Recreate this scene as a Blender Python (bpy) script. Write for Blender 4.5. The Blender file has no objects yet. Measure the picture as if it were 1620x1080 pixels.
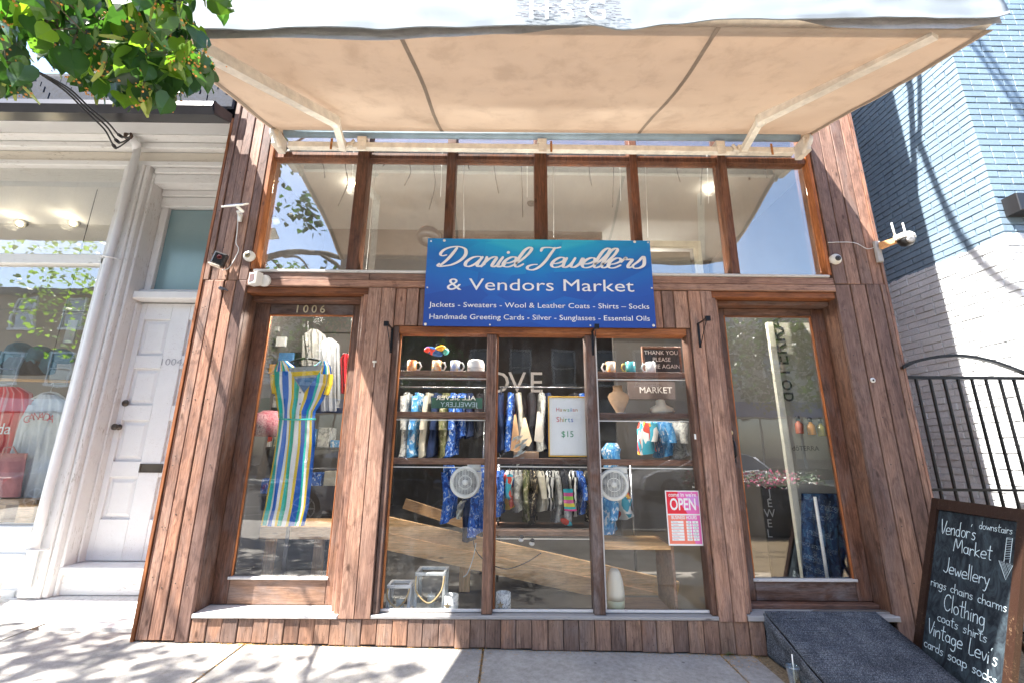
import bpy, bmesh, math, random
from mathutils import Vector, Matrix, noise
random.seed(7)
rad = math.radians
S = bpy.context.scene
C = S.collection

# ------------------------------------------------------------------ camera, sky, sun, exposure
F, TH, RO, YA = 679.0, rad(13.9), rad(.44), rad(.38)     # focal length in pixels of a 1620 px wide frame, pitch, roll, yaw
CD, CH = 3.4, 1.37                                        # metres in front of the shopfront, eye height
_fw = Vector((math.sin(YA)*math.cos(TH), math.cos(YA)*math.cos(TH), math.sin(TH)))
_r0 = Vector((math.cos(YA), -math.sin(YA), 0)); _u0 = _r0.cross(_fw)
_r = math.cos(RO)*_r0 + math.sin(RO)*_u0; _u = -math.sin(RO)*_r0 + math.cos(RO)*_u0
cam = bpy.data.cameras.new('camera'); cam.sensor_width = 36; cam.lens = F/1620*36
cam.clip_start = .05; cam.clip_end = 500
co = bpy.data.objects.new('camera', cam); C.objects.link(co)
co.matrix_world = Matrix(((_r.x, _u.x, -_fw.x, 0), (_r.y, _u.y, -_fw.y, -CD), (_r.z, _u.z, -_fw.z, CH), (0, 0, 0, 1)))
S.camera = co
def at(x, y, Y=0.0):                 # point of the photograph that lies in the vertical plane at depth Y -> (X, Z)
    d = _fw + (x-810)/F*_r - (y-540)/F*_u
    t = (Y+CD)/d.y
    return (d.x*t, CH+d.z*t)
def prj(p):
    v = Vector(p)-Vector((0, -CD, CH)); w = v.dot(_fw)
    return (810+F*v.dot(_r)/w, 540-F*v.dot(_u)/w) if w > .01 else (-9999, -9999)

SUN = Vector((-1.9, -1.08, 4.0)).normalized()
W = bpy.data.worlds.new('World'); S.world = W; W.use_nodes = True
nt = W.node_tree; bg = nt.nodes['Background']
sky = nt.nodes.new('ShaderNodeTexSky'); sky.sky_type = 'NISHITA'; sky.sun_disc = False
sky.sun_elevation = math.asin(SUN.z); sky.sun_rotation = math.atan2(SUN.x, SUN.y)
sky.air_density = 1.0; sky.dust_density = 1.2
nt.links.new(sky.outputs[0], bg.inputs[0]); bg.inputs[1].default_value = 0.11
sl = bpy.data.lights.new('sun', 'SUN'); sl.energy = 5.0; sl.angle = rad(.5); sl.color = (1, .95, .88)
so = bpy.data.objects.new('sun', sl); C.objects.link(so)
so.rotation_euler = (-SUN).to_track_quat('-Z', 'Y').to_euler(); so.location = (-8, -6, 18)
S.view_settings.view_transform = 'Standard'; S.view_settings.look = 'None'
S.view_settings.exposure = 2.4; S.view_settings.gamma = 1
S.view_settings.use_curve_mapping = False
S.render.engine = 'CYCLES'
S.cycles.max_bounces = 8; S.cycles.transparent_max_bounces = 12; S.cycles.glossy_bounces = 4
S.cycles.sample_clamp_indirect = 6
S.cycles.caustics_reflective = False; S.cycles.caustics_refractive = False

# ------------------------------------------------------------------ materials
class N:
    def __init__(s, name):
        s.m = bpy.data.materials.new(name); s.m.use_nodes = True
        s.t = s.m.node_tree; s.n = s.t.nodes; s.l = s.t.links
        s.b = s.n['Principled BSDF']; s.out = s.n['Material Output']
    def new(s, k, **kw):
        o = s.n.new('ShaderNode'+k)
        for a, v in kw.items(): setattr(o, a, v)
        return o
    def link(s, a, b): s.l.new(a, b)
    def coord(s, scale=(1, 1, 1), obj=True, rnd=True):
        tc = s.new('TexCoord'); mp = s.new('Mapping'); mp.inputs['Scale'].default_value = scale
        src = tc.outputs['Object']
        if not obj:
            g = s.new('NewGeometry'); src = g.outputs['Position']
        elif rnd:
            oi = s.new('ObjectInfo'); mu = s.new('Math', operation='MULTIPLY'); mu.inputs[1].default_value = 37.0
            s.link(oi.outputs['Random'], mu.inputs[0])
            ad = s.new('VectorMath', operation='ADD'); s.link(src, ad.inputs[0]); s.link(mu.outputs[0], ad.inputs[1]); src = ad.outputs[0]
        s.link(src, mp.inputs['Vector']); return mp.outputs[0]
    def noise(s, vec, scale=5, detail=4, rough=.5, dist=0):
        n = s.new('TexNoise'); n.inputs['Scale'].default_value = scale; n.inputs['Detail'].default_value = detail
        n.inputs['Roughness'].default_value = rough; n.inputs['Distortion'].default_value = dist
        s.link(vec, n.inputs['Vector']); return n.outputs['Fac']
    def ramp(s, fac, stops, interp='LINEAR'):
        r = s.new('ValToRGB'); r.color_ramp.interpolation = interp
        while len(r.color_ramp.elements) < len(stops): r.color_ramp.elements.new(.5)
        for e, (p, c) in zip(r.color_ramp.elements, stops):
            e.position = p; e.color = (*c, 1) if len(c) == 3 else c
        s.link(fac, r.inputs[0]); return r.outputs[0]
    def mix(s, fac, a, b, mode='MIX'):
        m = s.new('MixRGB', blend_type=mode)
        for i, v in ((0, fac), (1, a), (2, b)):
            if isinstance(v, (int, float)): m.inputs[i].default_value = v
            elif isinstance(v, tuple): m.inputs[i].default_value = (*v, 1)
            else: s.link(v, m.inputs[i])
        return m.outputs[0]
    def bump(s, h, strength=.3, dist=.01):
        b = s.new('Bump'); b.inputs['Strength'].default_value = strength; b.inputs['Distance'].default_value = dist
        s.link(h, b.inputs['Height']); s.link(b.outputs[0], s.b.inputs['Normal'])
    def set(s, color=None, rough=None, metal=None, spec=None):
        if color is not None:
            if isinstance(color, tuple): s.b.inputs['Base Color'].default_value = (*color, 1)
            else: s.link(color, s.b.inputs['Base Color'])
        if rough is not None:
            if isinstance(rough, (int, float)): s.b.inputs['Roughness'].default_value = rough
            else: s.link(rough, s.b.inputs['Roughness'])
        if metal is not None: s.b.inputs['Metallic'].default_value = metal
        if spec is not None: s.b.inputs['Specular IOR Level'].default_value = spec
        return s

def simple(name, col, rough=.6, metal=0., var=.15, scale=8, spec=.5, bump=0.):
    n = N(name); v = n.coord()
    f = n.noise(v, scale, 5, .6)
    dark = tuple(c*(1-var) for c in col); lite = tuple(min(1, c*(1+var)) for c in col)
    n.set(n.ramp(f, [(.3, dark), (.7, lite)]), rough, metal, spec)
    if bump: n.bump(n.noise(v, scale*8, 3), bump, .004)
    return n.m

def wood(name, ax, cols, grey=.5, weather=.5, rough=.62):
    n = N(name)
    sc = {'z': (1, 1, .05), 'x': (.05, 1, 1)}[ax]
    sc2 = {'z': (1, 1, .35), 'x': (.35, 1, 1)}[ax]
    v = n.coord(sc); v2 = n.coord(sc2)
    grain = n.noise(v, 75, 6, .6, .6)
    fine = n.noise(v, 260, 3, .7)
    blot = n.noise(v2, 6.5, 6, .62, 1.2)
    base = n.ramp(grain, [(.25, cols[0]), (.52, cols[1]), (.8, cols[2])])
    oi = n.new('ObjectInfo')
    hue = n.ramp(oi.outputs['Random'], [(0, (.58, .54, .56)), (.3, (.82, .76, .72)), (.6, (1.22, 1.14, 1.06)), (.85, (1.02, .82, .70)), (1, (1.32, 1.28, 1.22))])
    c = n.mix(1.0, base, hue, 'MULTIPLY')
    g = n.ramp(blot, [(.44, (0, 0, 0)), (.72, (1, 1, 1))])
    r2 = n.new('Math', operation='MULTIPLY'); r2.inputs[1].default_value = 7.31; n.link(oi.outputs['Random'], r2.inputs[0])
    r3 = n.new('Math', operation='FRACT'); n.link(r2.outputs[0], r3.inputs[0])
    gp_ = n.ramp(r3.outputs[0], [(0, (.25,)*3), (.55, (.8,)*3), (1, (1.7,)*3)])
    gm0 = n.mix(1, g, gp_, 'MULTIPLY')
    gm = n.new('Math', operation='MULTIPLY', use_clamp=True); gm.inputs[1].default_value = grey; n.link(gm0, gm.inputs[0])
    wv_ = n.new('TexCoord'); st_ = n.noise(v2, 3.1, 4, .6, .4)
    hue = n.mix(1, hue, n.ramp(st_, [(.36, (.66, .62, .62)), (.5, (1, 1, 1)), (.66, (1.22, 1.16, 1.08))]), 'MULTIPLY')
    c = n.mix(1.0, base, hue, 'MULTIPLY')
    c = n.mix(gm.outputs[0], c, (.20, .168, .160))
    dk = n.ramp(n.noise(v2, 17, 5, .7, .8), [(.50, (1, 1, 1)), (.70, (.34, .29, .28))])
    c = n.mix(weather, c, dk, 'MULTIPLY')
    # knots
    vk = n.coord({'z': (1, 1, .45), 'x': (.45, 1, 1)}[ax])
    vo = n.new('TexVoronoi'); vo.inputs['Scale'].default_value = 7.5; n.link(vk, vo.inputs['Vector'])
    kn = n.ramp(vo.outputs['Distance'], [(.045, (.18, .12, .10)), (.11, (1, 1, 1))])
    c = n.mix(.7, c, kn, 'MULTIPLY')
    c = n.mix(.5, c, n.ramp(fine, [(.38, (.42, .37, .35)), (.58, (1.12, 1.12, 1.12))]), 'MULTIPLY')
    n.set(c, n.ramp(blot, [(.3, (rough-.15,)*3), (.7, (rough+.2,)*3)]), spec=.4)
    h = n.mix(.5, grain, fine)
    n.bump(h, .55, .0035)
    return n.m

RED = ((.180, .108, .080), (.33, .208, .158), (.48, .330, .260))
WZ = wood('weathered_wood_vertical', 'z', RED, .42, .75)
WX = wood('weathered_wood_horizontal', 'x', RED, .42, .75)
DKC = ((.075, .042, .030), (.165, .092, .064), (.27, .158, .112))
DZ = wood('dark_door_wood_vertical', 'z', DKC, .75, .8)
DX = wood('dark_door_wood_horizontal', 'x', DKC, .75, .8)
KICK = wood('faded_kick_wood', 'z', ((.16, .105, .080), (.28, .19, .145), (.40, .285, .225)), .6, .7)
ORG = wood('orange_edge_wood', 'x', ((.22, .075, .022), (.42, .155, .05), (.58, .25, .10)), .15, .5)
ORGZ = wood('orange_edge_wood_vertical', 'z', ((.22, .075, .022), (.42, .155, .05), (.58, .25, .10)), .15, .5)
MUL = wood('mullion_wood', 'z', ((.07, .028, .014), (.16, .068, .035), (.27, .125, .07)), .3, .7, .5)
PINE = wood('pine_lumber', 'x', ((.58, .36, .17), (.74, .50, .27), (.84, .62, .38)), .0, .25)
PINEZ = wood('pine_lumber_vertical', 'z', ((.58, .36, .17), (.74, .50, .27), (.84, .62, .38)), .0, .25)
SHELF = wood('shelf_wood', 'x', ((.12, .065, .045), (.20, .12, .085), (.30, .20, .15)), .3, .4)

def paint(name, col, dirt=(.35, .30, .24), amt=.6, ax='z', bump=.35, rough=.55):
    n = N(name)
    v = n.coord({'z': (1, 1, .12), 'x': (.12, 1, 1), 'o': (1, 1, 1)}[ax])
    w = n.coord((1, 1, 1))
    crack = n.noise(v, 55, 6, .75, 1.4)
    big = n.noise(w, 4, 6, .7)
    cr = n.ramp(crack, [(.37, (1, 1, 1)), (.45, (0, 0, 0))])
    bm = n.ramp(big, [(.46, (0, 0, 0)), (.62, (1, 1, 1))])
    f = n.mix(1, cr, bm, 'MULTIPLY')
    m = n.new('Math', operation='MULTIPLY'); m.inputs[1].default_value = amt; n.link(f, m.inputs[0])
    c = n.mix(n.noise(w, 11, 5, .6), tuple(x*.90 for x in col), col)
    c = n.mix(m.outputs[0], c, dirt)
    n.set(c, rough, spec=.4)
    n.bump(n.mix(.5, crack, n.noise(w, 30, 5, .7)), bump, .006)
    return n.m
WHT = paint('old_white_paint', (.80, .79, .765), amt=1.0, bump=.6)
WHTX = paint('old_white_paint_horizontal', (.80, .79, .76), amt=.85, ax='x')
WHTC = paint('clean_white_paint', (.82, .82, .81), amt=.3, bump=.15)
WHTD = paint('white_door_paint', (.80, .80, .79), dirt=(.28, .20, .15), amt=.35, ax='o', bump=.2, rough=.4)
CREAM = paint('cream_peeling_paint', (.72, .66, .56), dirt=(.22, .17, .12), amt=.9, ax='x', bump=.5)
SILLG = paint('worn_grey_sill', (.34, .325, .315), dirt=(.10, .085, .08), amt=1.0, ax='x', bump=.7, rough=.75)
SILLW = paint('worn_white_sill', (.66, .64, .62), dirt=(.14, .12, .11), amt=1.0, ax='x', bump=.6, rough=.7)

def fabric(name, col, var=.25, scale=9, rough=.85, trans=0., weave=True):
    n = N(name); v = n.coord((1, 1, 1))
    f = n.noise(v, scale, 5, .6, .6)
    c = n.ramp(f, [(.3, tuple(x*(1-var) for x in col)), (.7, tuple(min(1, x*(1+var*.6)) for x in col))])
    n.set(c, rough, spec=.2)
    n.bump(n.noise(v, scale*3, 3), .4, .02)
    if trans:
        tr = n.new('BsdfTranslucent'); n.link(c, tr.inputs[0])
        mx = n.new('MixShader'); mx.inputs[0].default_value = trans
        n.link(n.b.outputs[0], mx.inputs[1]); n.link(tr.outputs[0], mx.inputs[2]); n.link(mx.outputs[0], n.out.inputs[0])
    return n.m

def glassmat(name, base=.16, tint=(1, 1, 1), rough=0.0, refl=(1, 1, 1), smear=0.):
    n = N(name); n.n.remove(n.b)
    tr = n.new('BsdfTransparent'); tr.inputs[0].default_value = (*tint, 1)
    gl = n.new('BsdfGlossy'); gl.inputs['Roughness'].default_value = rough; gl.inputs[0].default_value = (*refl, 1)
    lf = n.new('LayerWeight'); lf.inputs['Blend'].default_value = .5
    lw = n.new('Math', operation='POWER'); lw.inputs[1].default_value = 5; n.link(lf.outputs['Facing'], lw.inputs[0])
    mr = n.new('MapRange'); mr.inputs[1].default_value = 0; mr.inputs[2].default_value = 1; mr.inputs[3].default_value = base; mr.inputs[4].default_value = 1
    n.link(lw.outputs[0], mr.inputs[0])
    # old glass: very slightly wavy
    g = n.new('NewGeometry'); nz = n.noise(g.outputs['Position'], 2.2, 2)
    bp = n.new('Bump'); bp.inputs['Strength'].default_value = .06; bp.inputs['Distance'].default_value = .02; n.link(nz, bp.inputs['Height'])
    n.link(bp.outputs[0], gl.inputs['Normal'])
    mx = n.new('MixShader'); n.link(mr.outputs[0], mx.inputs[0]); n.link(tr.outputs[0], mx.inputs[1]); n.link(gl.outputs[0], mx.inputs[2])
    last = mx.outputs[0]
    if smear:
        df = n.new('BsdfDiffuse'); df.inputs[0].default_value = (.75, .78, .8, 1)
        v = n.coord((1, 1, .3), obj=False)
        sm = n.ramp(n.noise(v, 5, 6, .7, 1.5), [(.45, (0, 0, 0)), (.9, (smear,)*3)])
        m2 = n.new('MixShader'); n.link(sm, m2.inputs[0]); n.link(last, m2.inputs[1]); n.link(df.outputs[0], m2.inputs[2]); last = m2.outputs[0]
    n.link(last, n.out.inputs[0])
    return n.m
GLASS = glassmat('shop_glass', .018, (.98, .985, .98), smear=.035)
GLASSD = glassmat('door_glass', .085, (.98, .985, .98), smear=.04)
GLASSU = glassmat('transom_glass', .16, (.96, .975, .965), smear=.05)
GLASSW = glassmat('neighbour_glass', .13, (.95, .96, .955), smear=.03)
CLEAR = glassmat('clear_glass', .08, (.95, .97, .97))
CARG = glassmat('car_glass', .15, (.15, .18, .2))
FROST = N('teal_blind_glass')
FROST.set(FROST.mix(FROST.noise(FROST.coord((1, 1, .5)), 2.5, 5), (.13, .23, .25), (.24, .36, .38)), .18, spec=.9); FROST = FROST.m

PLW = simple('white_plastic', (.78, .77, .72), .35, var=.05)
PLB = simple('black_plastic', (.018, .018, .02), .4, var=.1)
BLK = simple('black_iron', (.02, .02, .022), .35, .6, spec=.6, var=.3, scale=30, bump=.2)
STEEL = simple('painted_cream_steel', (.80, .74, .64), .5, .0, var=.18, scale=14, bump=.2)
RUST = simple('rust', (.40, .17, .05), .8, var=.5, scale=40)
BRASS = simple('brass', (.62, .48, .28), .35, .8)
DKM = simple('dull_bronze', (.10, .085, .07), .4, .7)
WIRE = simple('black_wire', (.015, .015, .016), .6)
WIREW = simple('white_cord', (.75, .75, .73), .6)
DARKIN = simple('dark_interior', (.035, .032, .03), .9)
CEIL = simple('ceiling_plaster', (.26, .26, .25), .9, var=.06, scale=2)
INWALL = simple('grey_interior_wall', (.11, .10, .092), .9, var=.08, scale=2)
LETW = simple('white_print', (.85, .85, .85), .5, var=.02)
CHALK = simple('chalk', (.62, .75, .80), .95, var=.2, scale=60)

def emis(name, col, st):
    n = N(name); n.b.inputs['Emission Color'].default_value = (*col, 1); n.b.inputs['Emission Strength'].default_value = st
    n.set(col, .4); return n.m
BULB = emis('warm_bulb', (1, .78, .42), 6)

def concrete(name, col, scale=3.0):
    n = N(name); v = n.coord((1, 1, 1), obj=False)
    big = n.noise(v, scale, 6, .62); sp = n.noise(v, 220, 3, .7); mid = n.noise(v, 26, 5, .7)
    c = n.ramp(big, [(.3, tuple(x*.84 for x in col)), (.7, tuple(x*1.08 for x in col))])
    c = n.mix(.55, c, n.ramp(sp, [(.32, (.45, .43, .40)), (.45, (1, 1, 1)), (.62, (1.05, 1.05, 1.03))]), 'MULTIPLY')
    c = n.mix(.6, c, n.ramp(mid, [(.35, (.62, .60, .56)), (.6, (1, 1, 1))]), 'MULTIPLY')
    gu = n.new('TexVoronoi'); gu.inputs['Scale'].default_value = 5.5; n.link(v, gu.inputs['Vector'])
    c = n.mix(.8, c, n.ramp(gu.outputs['Distance'], [(.045, (.35, .33, .31)), (.075, (1, 1, 1))]), 'MULTIPLY')
    n.set(c, .9, spec=.25); n.bump(n.mix(.5, sp, mid), .5, .004)
    return n.m
CONC = concrete('sidewalk_concrete', (.36, .345, .325))
PCONC = concrete('painted_white_concrete', (.72, .72, .71))
ASPH = concrete('asphalt', (.06, .06, .062))
CURB = concrete('curb_concrete', (.42, .41, .38))

def brickmat():
    n = N('two_tone_painted_brick')
    v = n.coord((1, 1, 1), obj=False)
    sx = n.new('SeparateXYZ'); n.link(v, sx.inputs[0])
    nz = n.noise(v, 3.5, 4, .6); nf = n.noise(v, 24, 3, .6)
    a = n.new('Math', operation='MULTIPLY_ADD'); a.inputs[1].default_value = .12; n.link(nz, a.inputs[0]); n.link(sx.outputs[2], a.inputs[2])
    b = n.new('Math', operation='MULTIPLY_ADD'); b.inputs[1].default_value = .035; n.link(nf, b.inputs[0]); n.link(a.outputs[0], b.inputs[2])
    gt = n.new('Math', operation='GREATER_THAN'); gt.inputs[1].default_value = 3.30; n.link(b.outputs[0], gt.inputs[0])
    # lower white coat turns a little greener between two courses (repainted band)
    oi = n.new('ObjectInfo')
    tone = n.ramp(oi.outputs['Random'], [(0, (.93, .93, .93)), (1, (1.03, 1.03, 1.03))])
    blue = n.mix(n.noise(v, 2.0, 4), (.21, .30, .39), (.27, .37, .455))
    wht = n.mix(n.noise(v, 1.6, 4), (.80, .83, .85), (.86, .88, .89))
    c = n.mix(gt.outputs[0], wht, blue)
    c = n.mix(1, c, tone, 'MULTIPLY')
    c = n.mix(.45, c, n.ramp(n.noise(v, 60, 4, .7), [(.3, (.6, .6, .6)), (.55, (1, 1, 1))]), 'MULTIPLY')
    c = n.mix(.5, c, n.ramp(n.noise(v, 1.3, 6, .7, 1), [(.38, (.72, .72, .72)), (.55, (1, 1, 1))]), 'MULTIPLY')
    c = n.mix(n.ramp(n.noise(v, 38, 5, .75), [(.66, (0, 0, 0)), (.69, (1, 1, 1))]), c, (.33, .30, .28))
    n.set(c, .62, spec=.35)
    n.bump(n.noise(v, 90, 4, .7), .45, .004)
    return n.m
BRICK = brickmat()

# ------------------------------------------------------------------ mesh builder
ORI = {}                                    # world origin of every object that parents others
class MB:
    def __init__(s): s.v = []; s.f = []; s.uv = None; s.sm = []
    def add(s, vs, fs, smooth=False):
        o = len(s.v); s.v += [tuple(p) for p in vs]; s.f += [tuple(o+i for i in f) for f in fs]; s.sm += [smooth]*len(fs); return s
    def box(s, x0, x1, y0, y1, z0, z1):
        if x1 < x0: x0, x1 = x1, x0
        if y1 < y0: y0, y1 = y1, y0
        if z1 < z0: z0, z1 = z1, z0
        return s.add([(x0, y0, z0), (x1, y0, z0), (x1, y1, z0), (x0, y1, z0), (x0, y0, z1), (x1, y0, z1), (x1, y1, z1), (x0, y1, z1)],
                     [(0, 3, 2, 1), (4, 5, 6, 7), (0, 1, 5, 4), (1, 2, 6, 5), (2, 3, 7, 6), (3, 0, 4, 7)])
    def cbox(s, x0, x1, y0, y1, z0, z1, b=.004, top=None):   # box with its front (-Y) edges chamfered; top = (zl, zr, bl, br) skews
        zl0, zr0, zl1, zr1 = (z0, z0, z1, z1) if top is None else top
        vs = [(x0, y1, zl0), (x1, y1, zr0), (x1, y1, zr1), (x0, y1, zl1),
              (x0, y0+b, zl0), (x1, y0+b, zr0), (x1, y0+b, zr1), (x0, y0+b, zl1),
              (x0+b, y0, zl0+b), (x1-b, y0, zr0+b), (x1-b, y0, zr1-b), (x0+b, y0, zl1-b)]
        fs = [(0, 3, 2, 1), (0, 1, 5, 4), (1, 2, 6, 5), (2, 3, 7, 6), (3, 0, 4, 7), (4, 5, 9, 8), (5, 6, 10, 9), (6, 7, 11, 10), (7, 4, 8, 11), (8, 9, 10, 11)]
        return s.add(vs, fs)
    def hexa(s, p): return s.add(p, [(0, 3, 2, 1), (4, 5, 6, 7), (0, 1, 5, 4), (1, 2, 6, 5), (2, 3, 7, 6), (3, 0, 4, 7)])
    def prism(s, poly, ax, a0, a1):          # polygon (2D) extruded along axis
        n = len(poly)
        def P(p, a):
            return {'x': (a, p[0], p[1]), 'y': (p[0], a, p[1]), 'z': (p[0], p[1], a)}[ax]
        vs = [P(p, a0) for p in poly]+[P(p, a1) for p in poly]
        fs = [tuple(range(n))[::-1], tuple(range(n, 2*n))]+[(i, (i+1) % n, n+(i+1) % n, n+i) for i in range(n)]
        return s.add(vs, fs)
    def tube(s, pts, r, n=8, closed=False):
        pts = [Vector(p) for p in pts]; m = len(pts); rs = r if isinstance(r, (list, tuple)) else [r]*m
        vs = []; prev = None
        for i, p in enumerate(pts):
            if closed: t = pts[(i+1) % m]-pts[i-1]
            else: t = pts[min(i+1, m-1)]-pts[max(i-1, 0)]
            t = t.normalized() if t.length > 1e-9 else Vector((0, 0, 1))
            if prev is None:
                a = Vector((0, 0, 1)) if abs(t.z) < .9 else Vector((1, 0, 0)); u = t.cross(a).normalized()
            else: u = (prev-prev.dot(t)*t).normalized()
            prev = u; w = t.cross(u)
            for k in range(n):
                an = 2*math.pi*k/n; vs.append(p+rs[i]*(math.cos(an)*u+math.sin(an)*w))
        fs = []
        for i in range(m if closed else m-1):
            for k in range(n):
                a = i*n+k; b = i*n+(k+1) % n; c = ((i+1) % m)*n+(k+1) % n; d = ((i+1) % m)*n+k
                fs.append((a, b, c, d))
        if not closed: fs += [tuple(range(n))[::-1], tuple((m-1)*n+k for k in range(n))]
        return s.add(vs, fs, True)
    def lathe(s, o, ax, prof, n=20):         # prof: (radius, distance along ax)
        o = Vector(o); ax = Vector(ax).normalized(); a = Vector((0, 0, 1)) if abs(ax.z) < .9 else Vector((1, 0, 0))
        u = ax.cross(a).normalized(); w = ax.cross(u); vs = []
        for r, h in prof:
            for k in range(n):
                an = 2*math.pi*k/n; vs.append(o+ax*h+max(r, 1e-4)*(math.cos(an)*u+math.sin(an)*w))
        fs = [(i*n+k, i*n+(k+1) % n, (i+1)*n+(k+1) % n, (i+1)*n+k) for i in range(len(prof)-1) for k in range(n)]
        fs += [tuple(range(n))[::-1], tuple((len(prof)-1)*n+k for k in range(n))]
        return s.add(vs, fs, True)
    def grid(s, fn, nu, nv, smooth=True):
        vs = [fn(i/nu, j/nv) for j in range(nv+1) for i in range(nu+1)]
        fs = [(j*(nu+1)+i, j*(nu+1)+i+1, (j+1)*(nu+1)+i+1, (j+1)*(nu+1)+i) for j in range(nv) for i in range(nu)]
        return s.add(vs, fs, smooth)
    def xf(s, M):
        s.v = [tuple(M @ Vector(p)) for p in s.v]; return s
    def build(s, name, mat, parent=None, origin=None, loc=None):
        xs = list(zip(*s.v))
        if origin is None: origin = tuple((min(a)+max(a))/2 for a in xs)
        o0 = Vector(origin)
        me = bpy.data.meshes.new(name)
        me.from_pydata([tuple(Vector(p)-o0) for p in s.v], [], s.f)
        me.materials.append(mat)
        me.polygons.foreach_set('use_smooth', s.sm); me.update()
        if s.uv: 
            ul = me.uv_layers.new(name='UVMap')
            for lp in me.loops: ul.data[lp.index].uv = s.uv[lp.vertex_index]
        ob = bpy.data.objects.new(name, me); C.objects.link(ob)
        if parent is not None:
            ob.parent = parent; ob.location = o0-ORI[parent]
        else: ob.location = o0
        ORI[ob] = o0.copy()
        return ob
def tag(o, label=None, cat=None, group=None, kind=None):
    if label: o['label'] = label
    if cat: o['category'] = cat
    if group: o['group'] = group
    if kind: o['kind'] = kind
    return o
def thing(name, loc, label, cat, group=None):
    o = bpy.data.objects.new(name, None); C.objects.link(o); o.location = loc; o.empty_display_size = .1
    ORI[o] = Vector(loc); return tag(o, label, cat, group)
def copy_tree(o, loc=None, label=None, rotz=None, parent=None):
    c = o.copy(); C.objects.link(c)
    if parent is not None: c.parent = parent
    if loc is not None: c.location = loc
    if rotz is not None: c.rotation_euler = (0, 0, rotz)
    if label: c['label'] = label
    for ch in list(o.children): copy_tree(ch, parent=c)
    return c
def dup(o, parent, wloc):                    # copy of a mesh part, sharing its mesh, at a world position
    c = o.copy(); C.objects.link(c); c.parent = parent; c.location = Vector(wloc)-ORI[parent]; ORI[c] = Vector(wloc); return c
B = MB

# flat lettering
def text_geo(txt, size, align='CENTER', shear=0., offset=0., spacing=1.0):
    cu = bpy.data.curves.new('t', 'FONT'); cu.body = txt; cu.size = size; cu.align_x = align; cu.shear = shear; cu.offset = offset; cu.space_character = spacing
    cu.resolution_u = 3
    ob = bpy.data.objects.new('t', cu); C.objects.link(ob)
    bpy.context.view_layer.update()
    me = bpy.data.meshes.new_from_object(ob.evaluated_get(bpy.context.evaluated_depsgraph_get()))
    vs = [(v.co.x, v.co.y) for v in me.vertices]; fs = [tuple(p.vertices) for p in me.polygons]
    bpy.data.objects.remove(ob); bpy.data.curves.remove(cu); bpy.data.meshes.remove(me)
    return vs, fs
def text_on(name, txt, o, ex, ey, size, mat, parent, width=None, **kw):   # o = baseline anchor, ex / ey = unit axes of the surface
    vs, fs = text_geo(txt, size, **kw)
    if width and vs:
        w = max(p[0] for p in vs)-min(p[0] for p in vs); k = width/w
        vs = [(p[0]*k, p[1]) for p in vs]
    o = Vector(o); ex = Vector(ex); ey = Vector(ey)
    # one object per word: faces are grouped wherever a gap as wide as a space opens between them
    sp = sorted((min(vs[i][0] for i in f), max(vs[i][0] for i in f), f) for f in fs)
    words = []; hi = -1e9; gap = size*.155*(k if width and vs else 1)
    for a, c, f in sp:
        if a-hi > gap: words.append([])
        words[-1].append(f); hi = max(hi, c)
    r = None
    for wf in words:
        ids = sorted({i for f in wf for i in f}); mp = {i: n for n, i in enumerate(ids)}
        b = B(); b.add([o+ex*vs[i][0]+ey*vs[i][1] for i in ids], [tuple(mp[i] for i in f) for f in wf]); r = b.build(name, mat, parent)
    return r
def crom(pts, n=6):
    if len(pts) < 3: return [Vector(p) for p in pts]
    P = [Vector(p) for p in pts]; out = []
    for i in range(len(P)-1):
        p0 = P[max(i-1, 0)]; p1 = P[i]; p2 = P[i+1]; p3 = P[min(i+2, len(P)-1)]
        for k in range(n):
            t = k/n
            out.append(.5*((2*p1)+(-p0+p2)*t+(2*p0-5*p1+4*p2-p3)*t*t+(-p0+3*p1-3*p2+p3)*t**3))
    out.append(P[-1]); return out
HH = [0]
def ribbon(b, path, wfn, M2):                # path: 2D Vectors; wfn(direction, t) half width; M2: 2D->3D
    L = len(path); l = []; r = []
    for i, p in enumerate(path):
        t = (path[min(i+1, L-1)]-path[max(i-1, 0)])
        t = t.normalized() if t.length > 1e-9 else Vector((1, 0))
        w = wfn(t, i/max(1, L-1)); nrm = Vector((-t.y, t.x))*w
        l.append(p+nrm); r.append(p-nrm)
    M0 = M2; HH[0] += 1; h1 = (HH[0] % 40)*6e-5
    M2 = lambda p: M0(p, h1)
    b.add([M2(p) for p in l]+[M2(p) for p in r], [(i, i+1, L+i+1, L+i) for i in range(L-1)])
    for p, i in ((path[0], 0), (path[-1], L-1)):
        t = path[min(1, L-1)]-path[0] if i == 0 else path[-1]-path[-2]
        w = wfn(t.normalized() if t.length > 1e-9 else Vector((1, 0)), i/max(1, L-1))
        HH[0] += 1; h2 = (HH[0] % 40)*6e-5
        b.add([M0(p+w*Vector((math.cos(a*math.pi/4), math.sin(a*math.pi/4))), h2) for a in range(8)], [tuple(range(8))])
def arc(cx, cy, rx, ry, a0, a1, n=8):
    return [(cx+rx*math.cos(rad(a0+(a1-a0)*k/n)), cy+ry*math.sin(rad(a0+(a1-a0)*k/n))) for k in range(n+1)]

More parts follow.
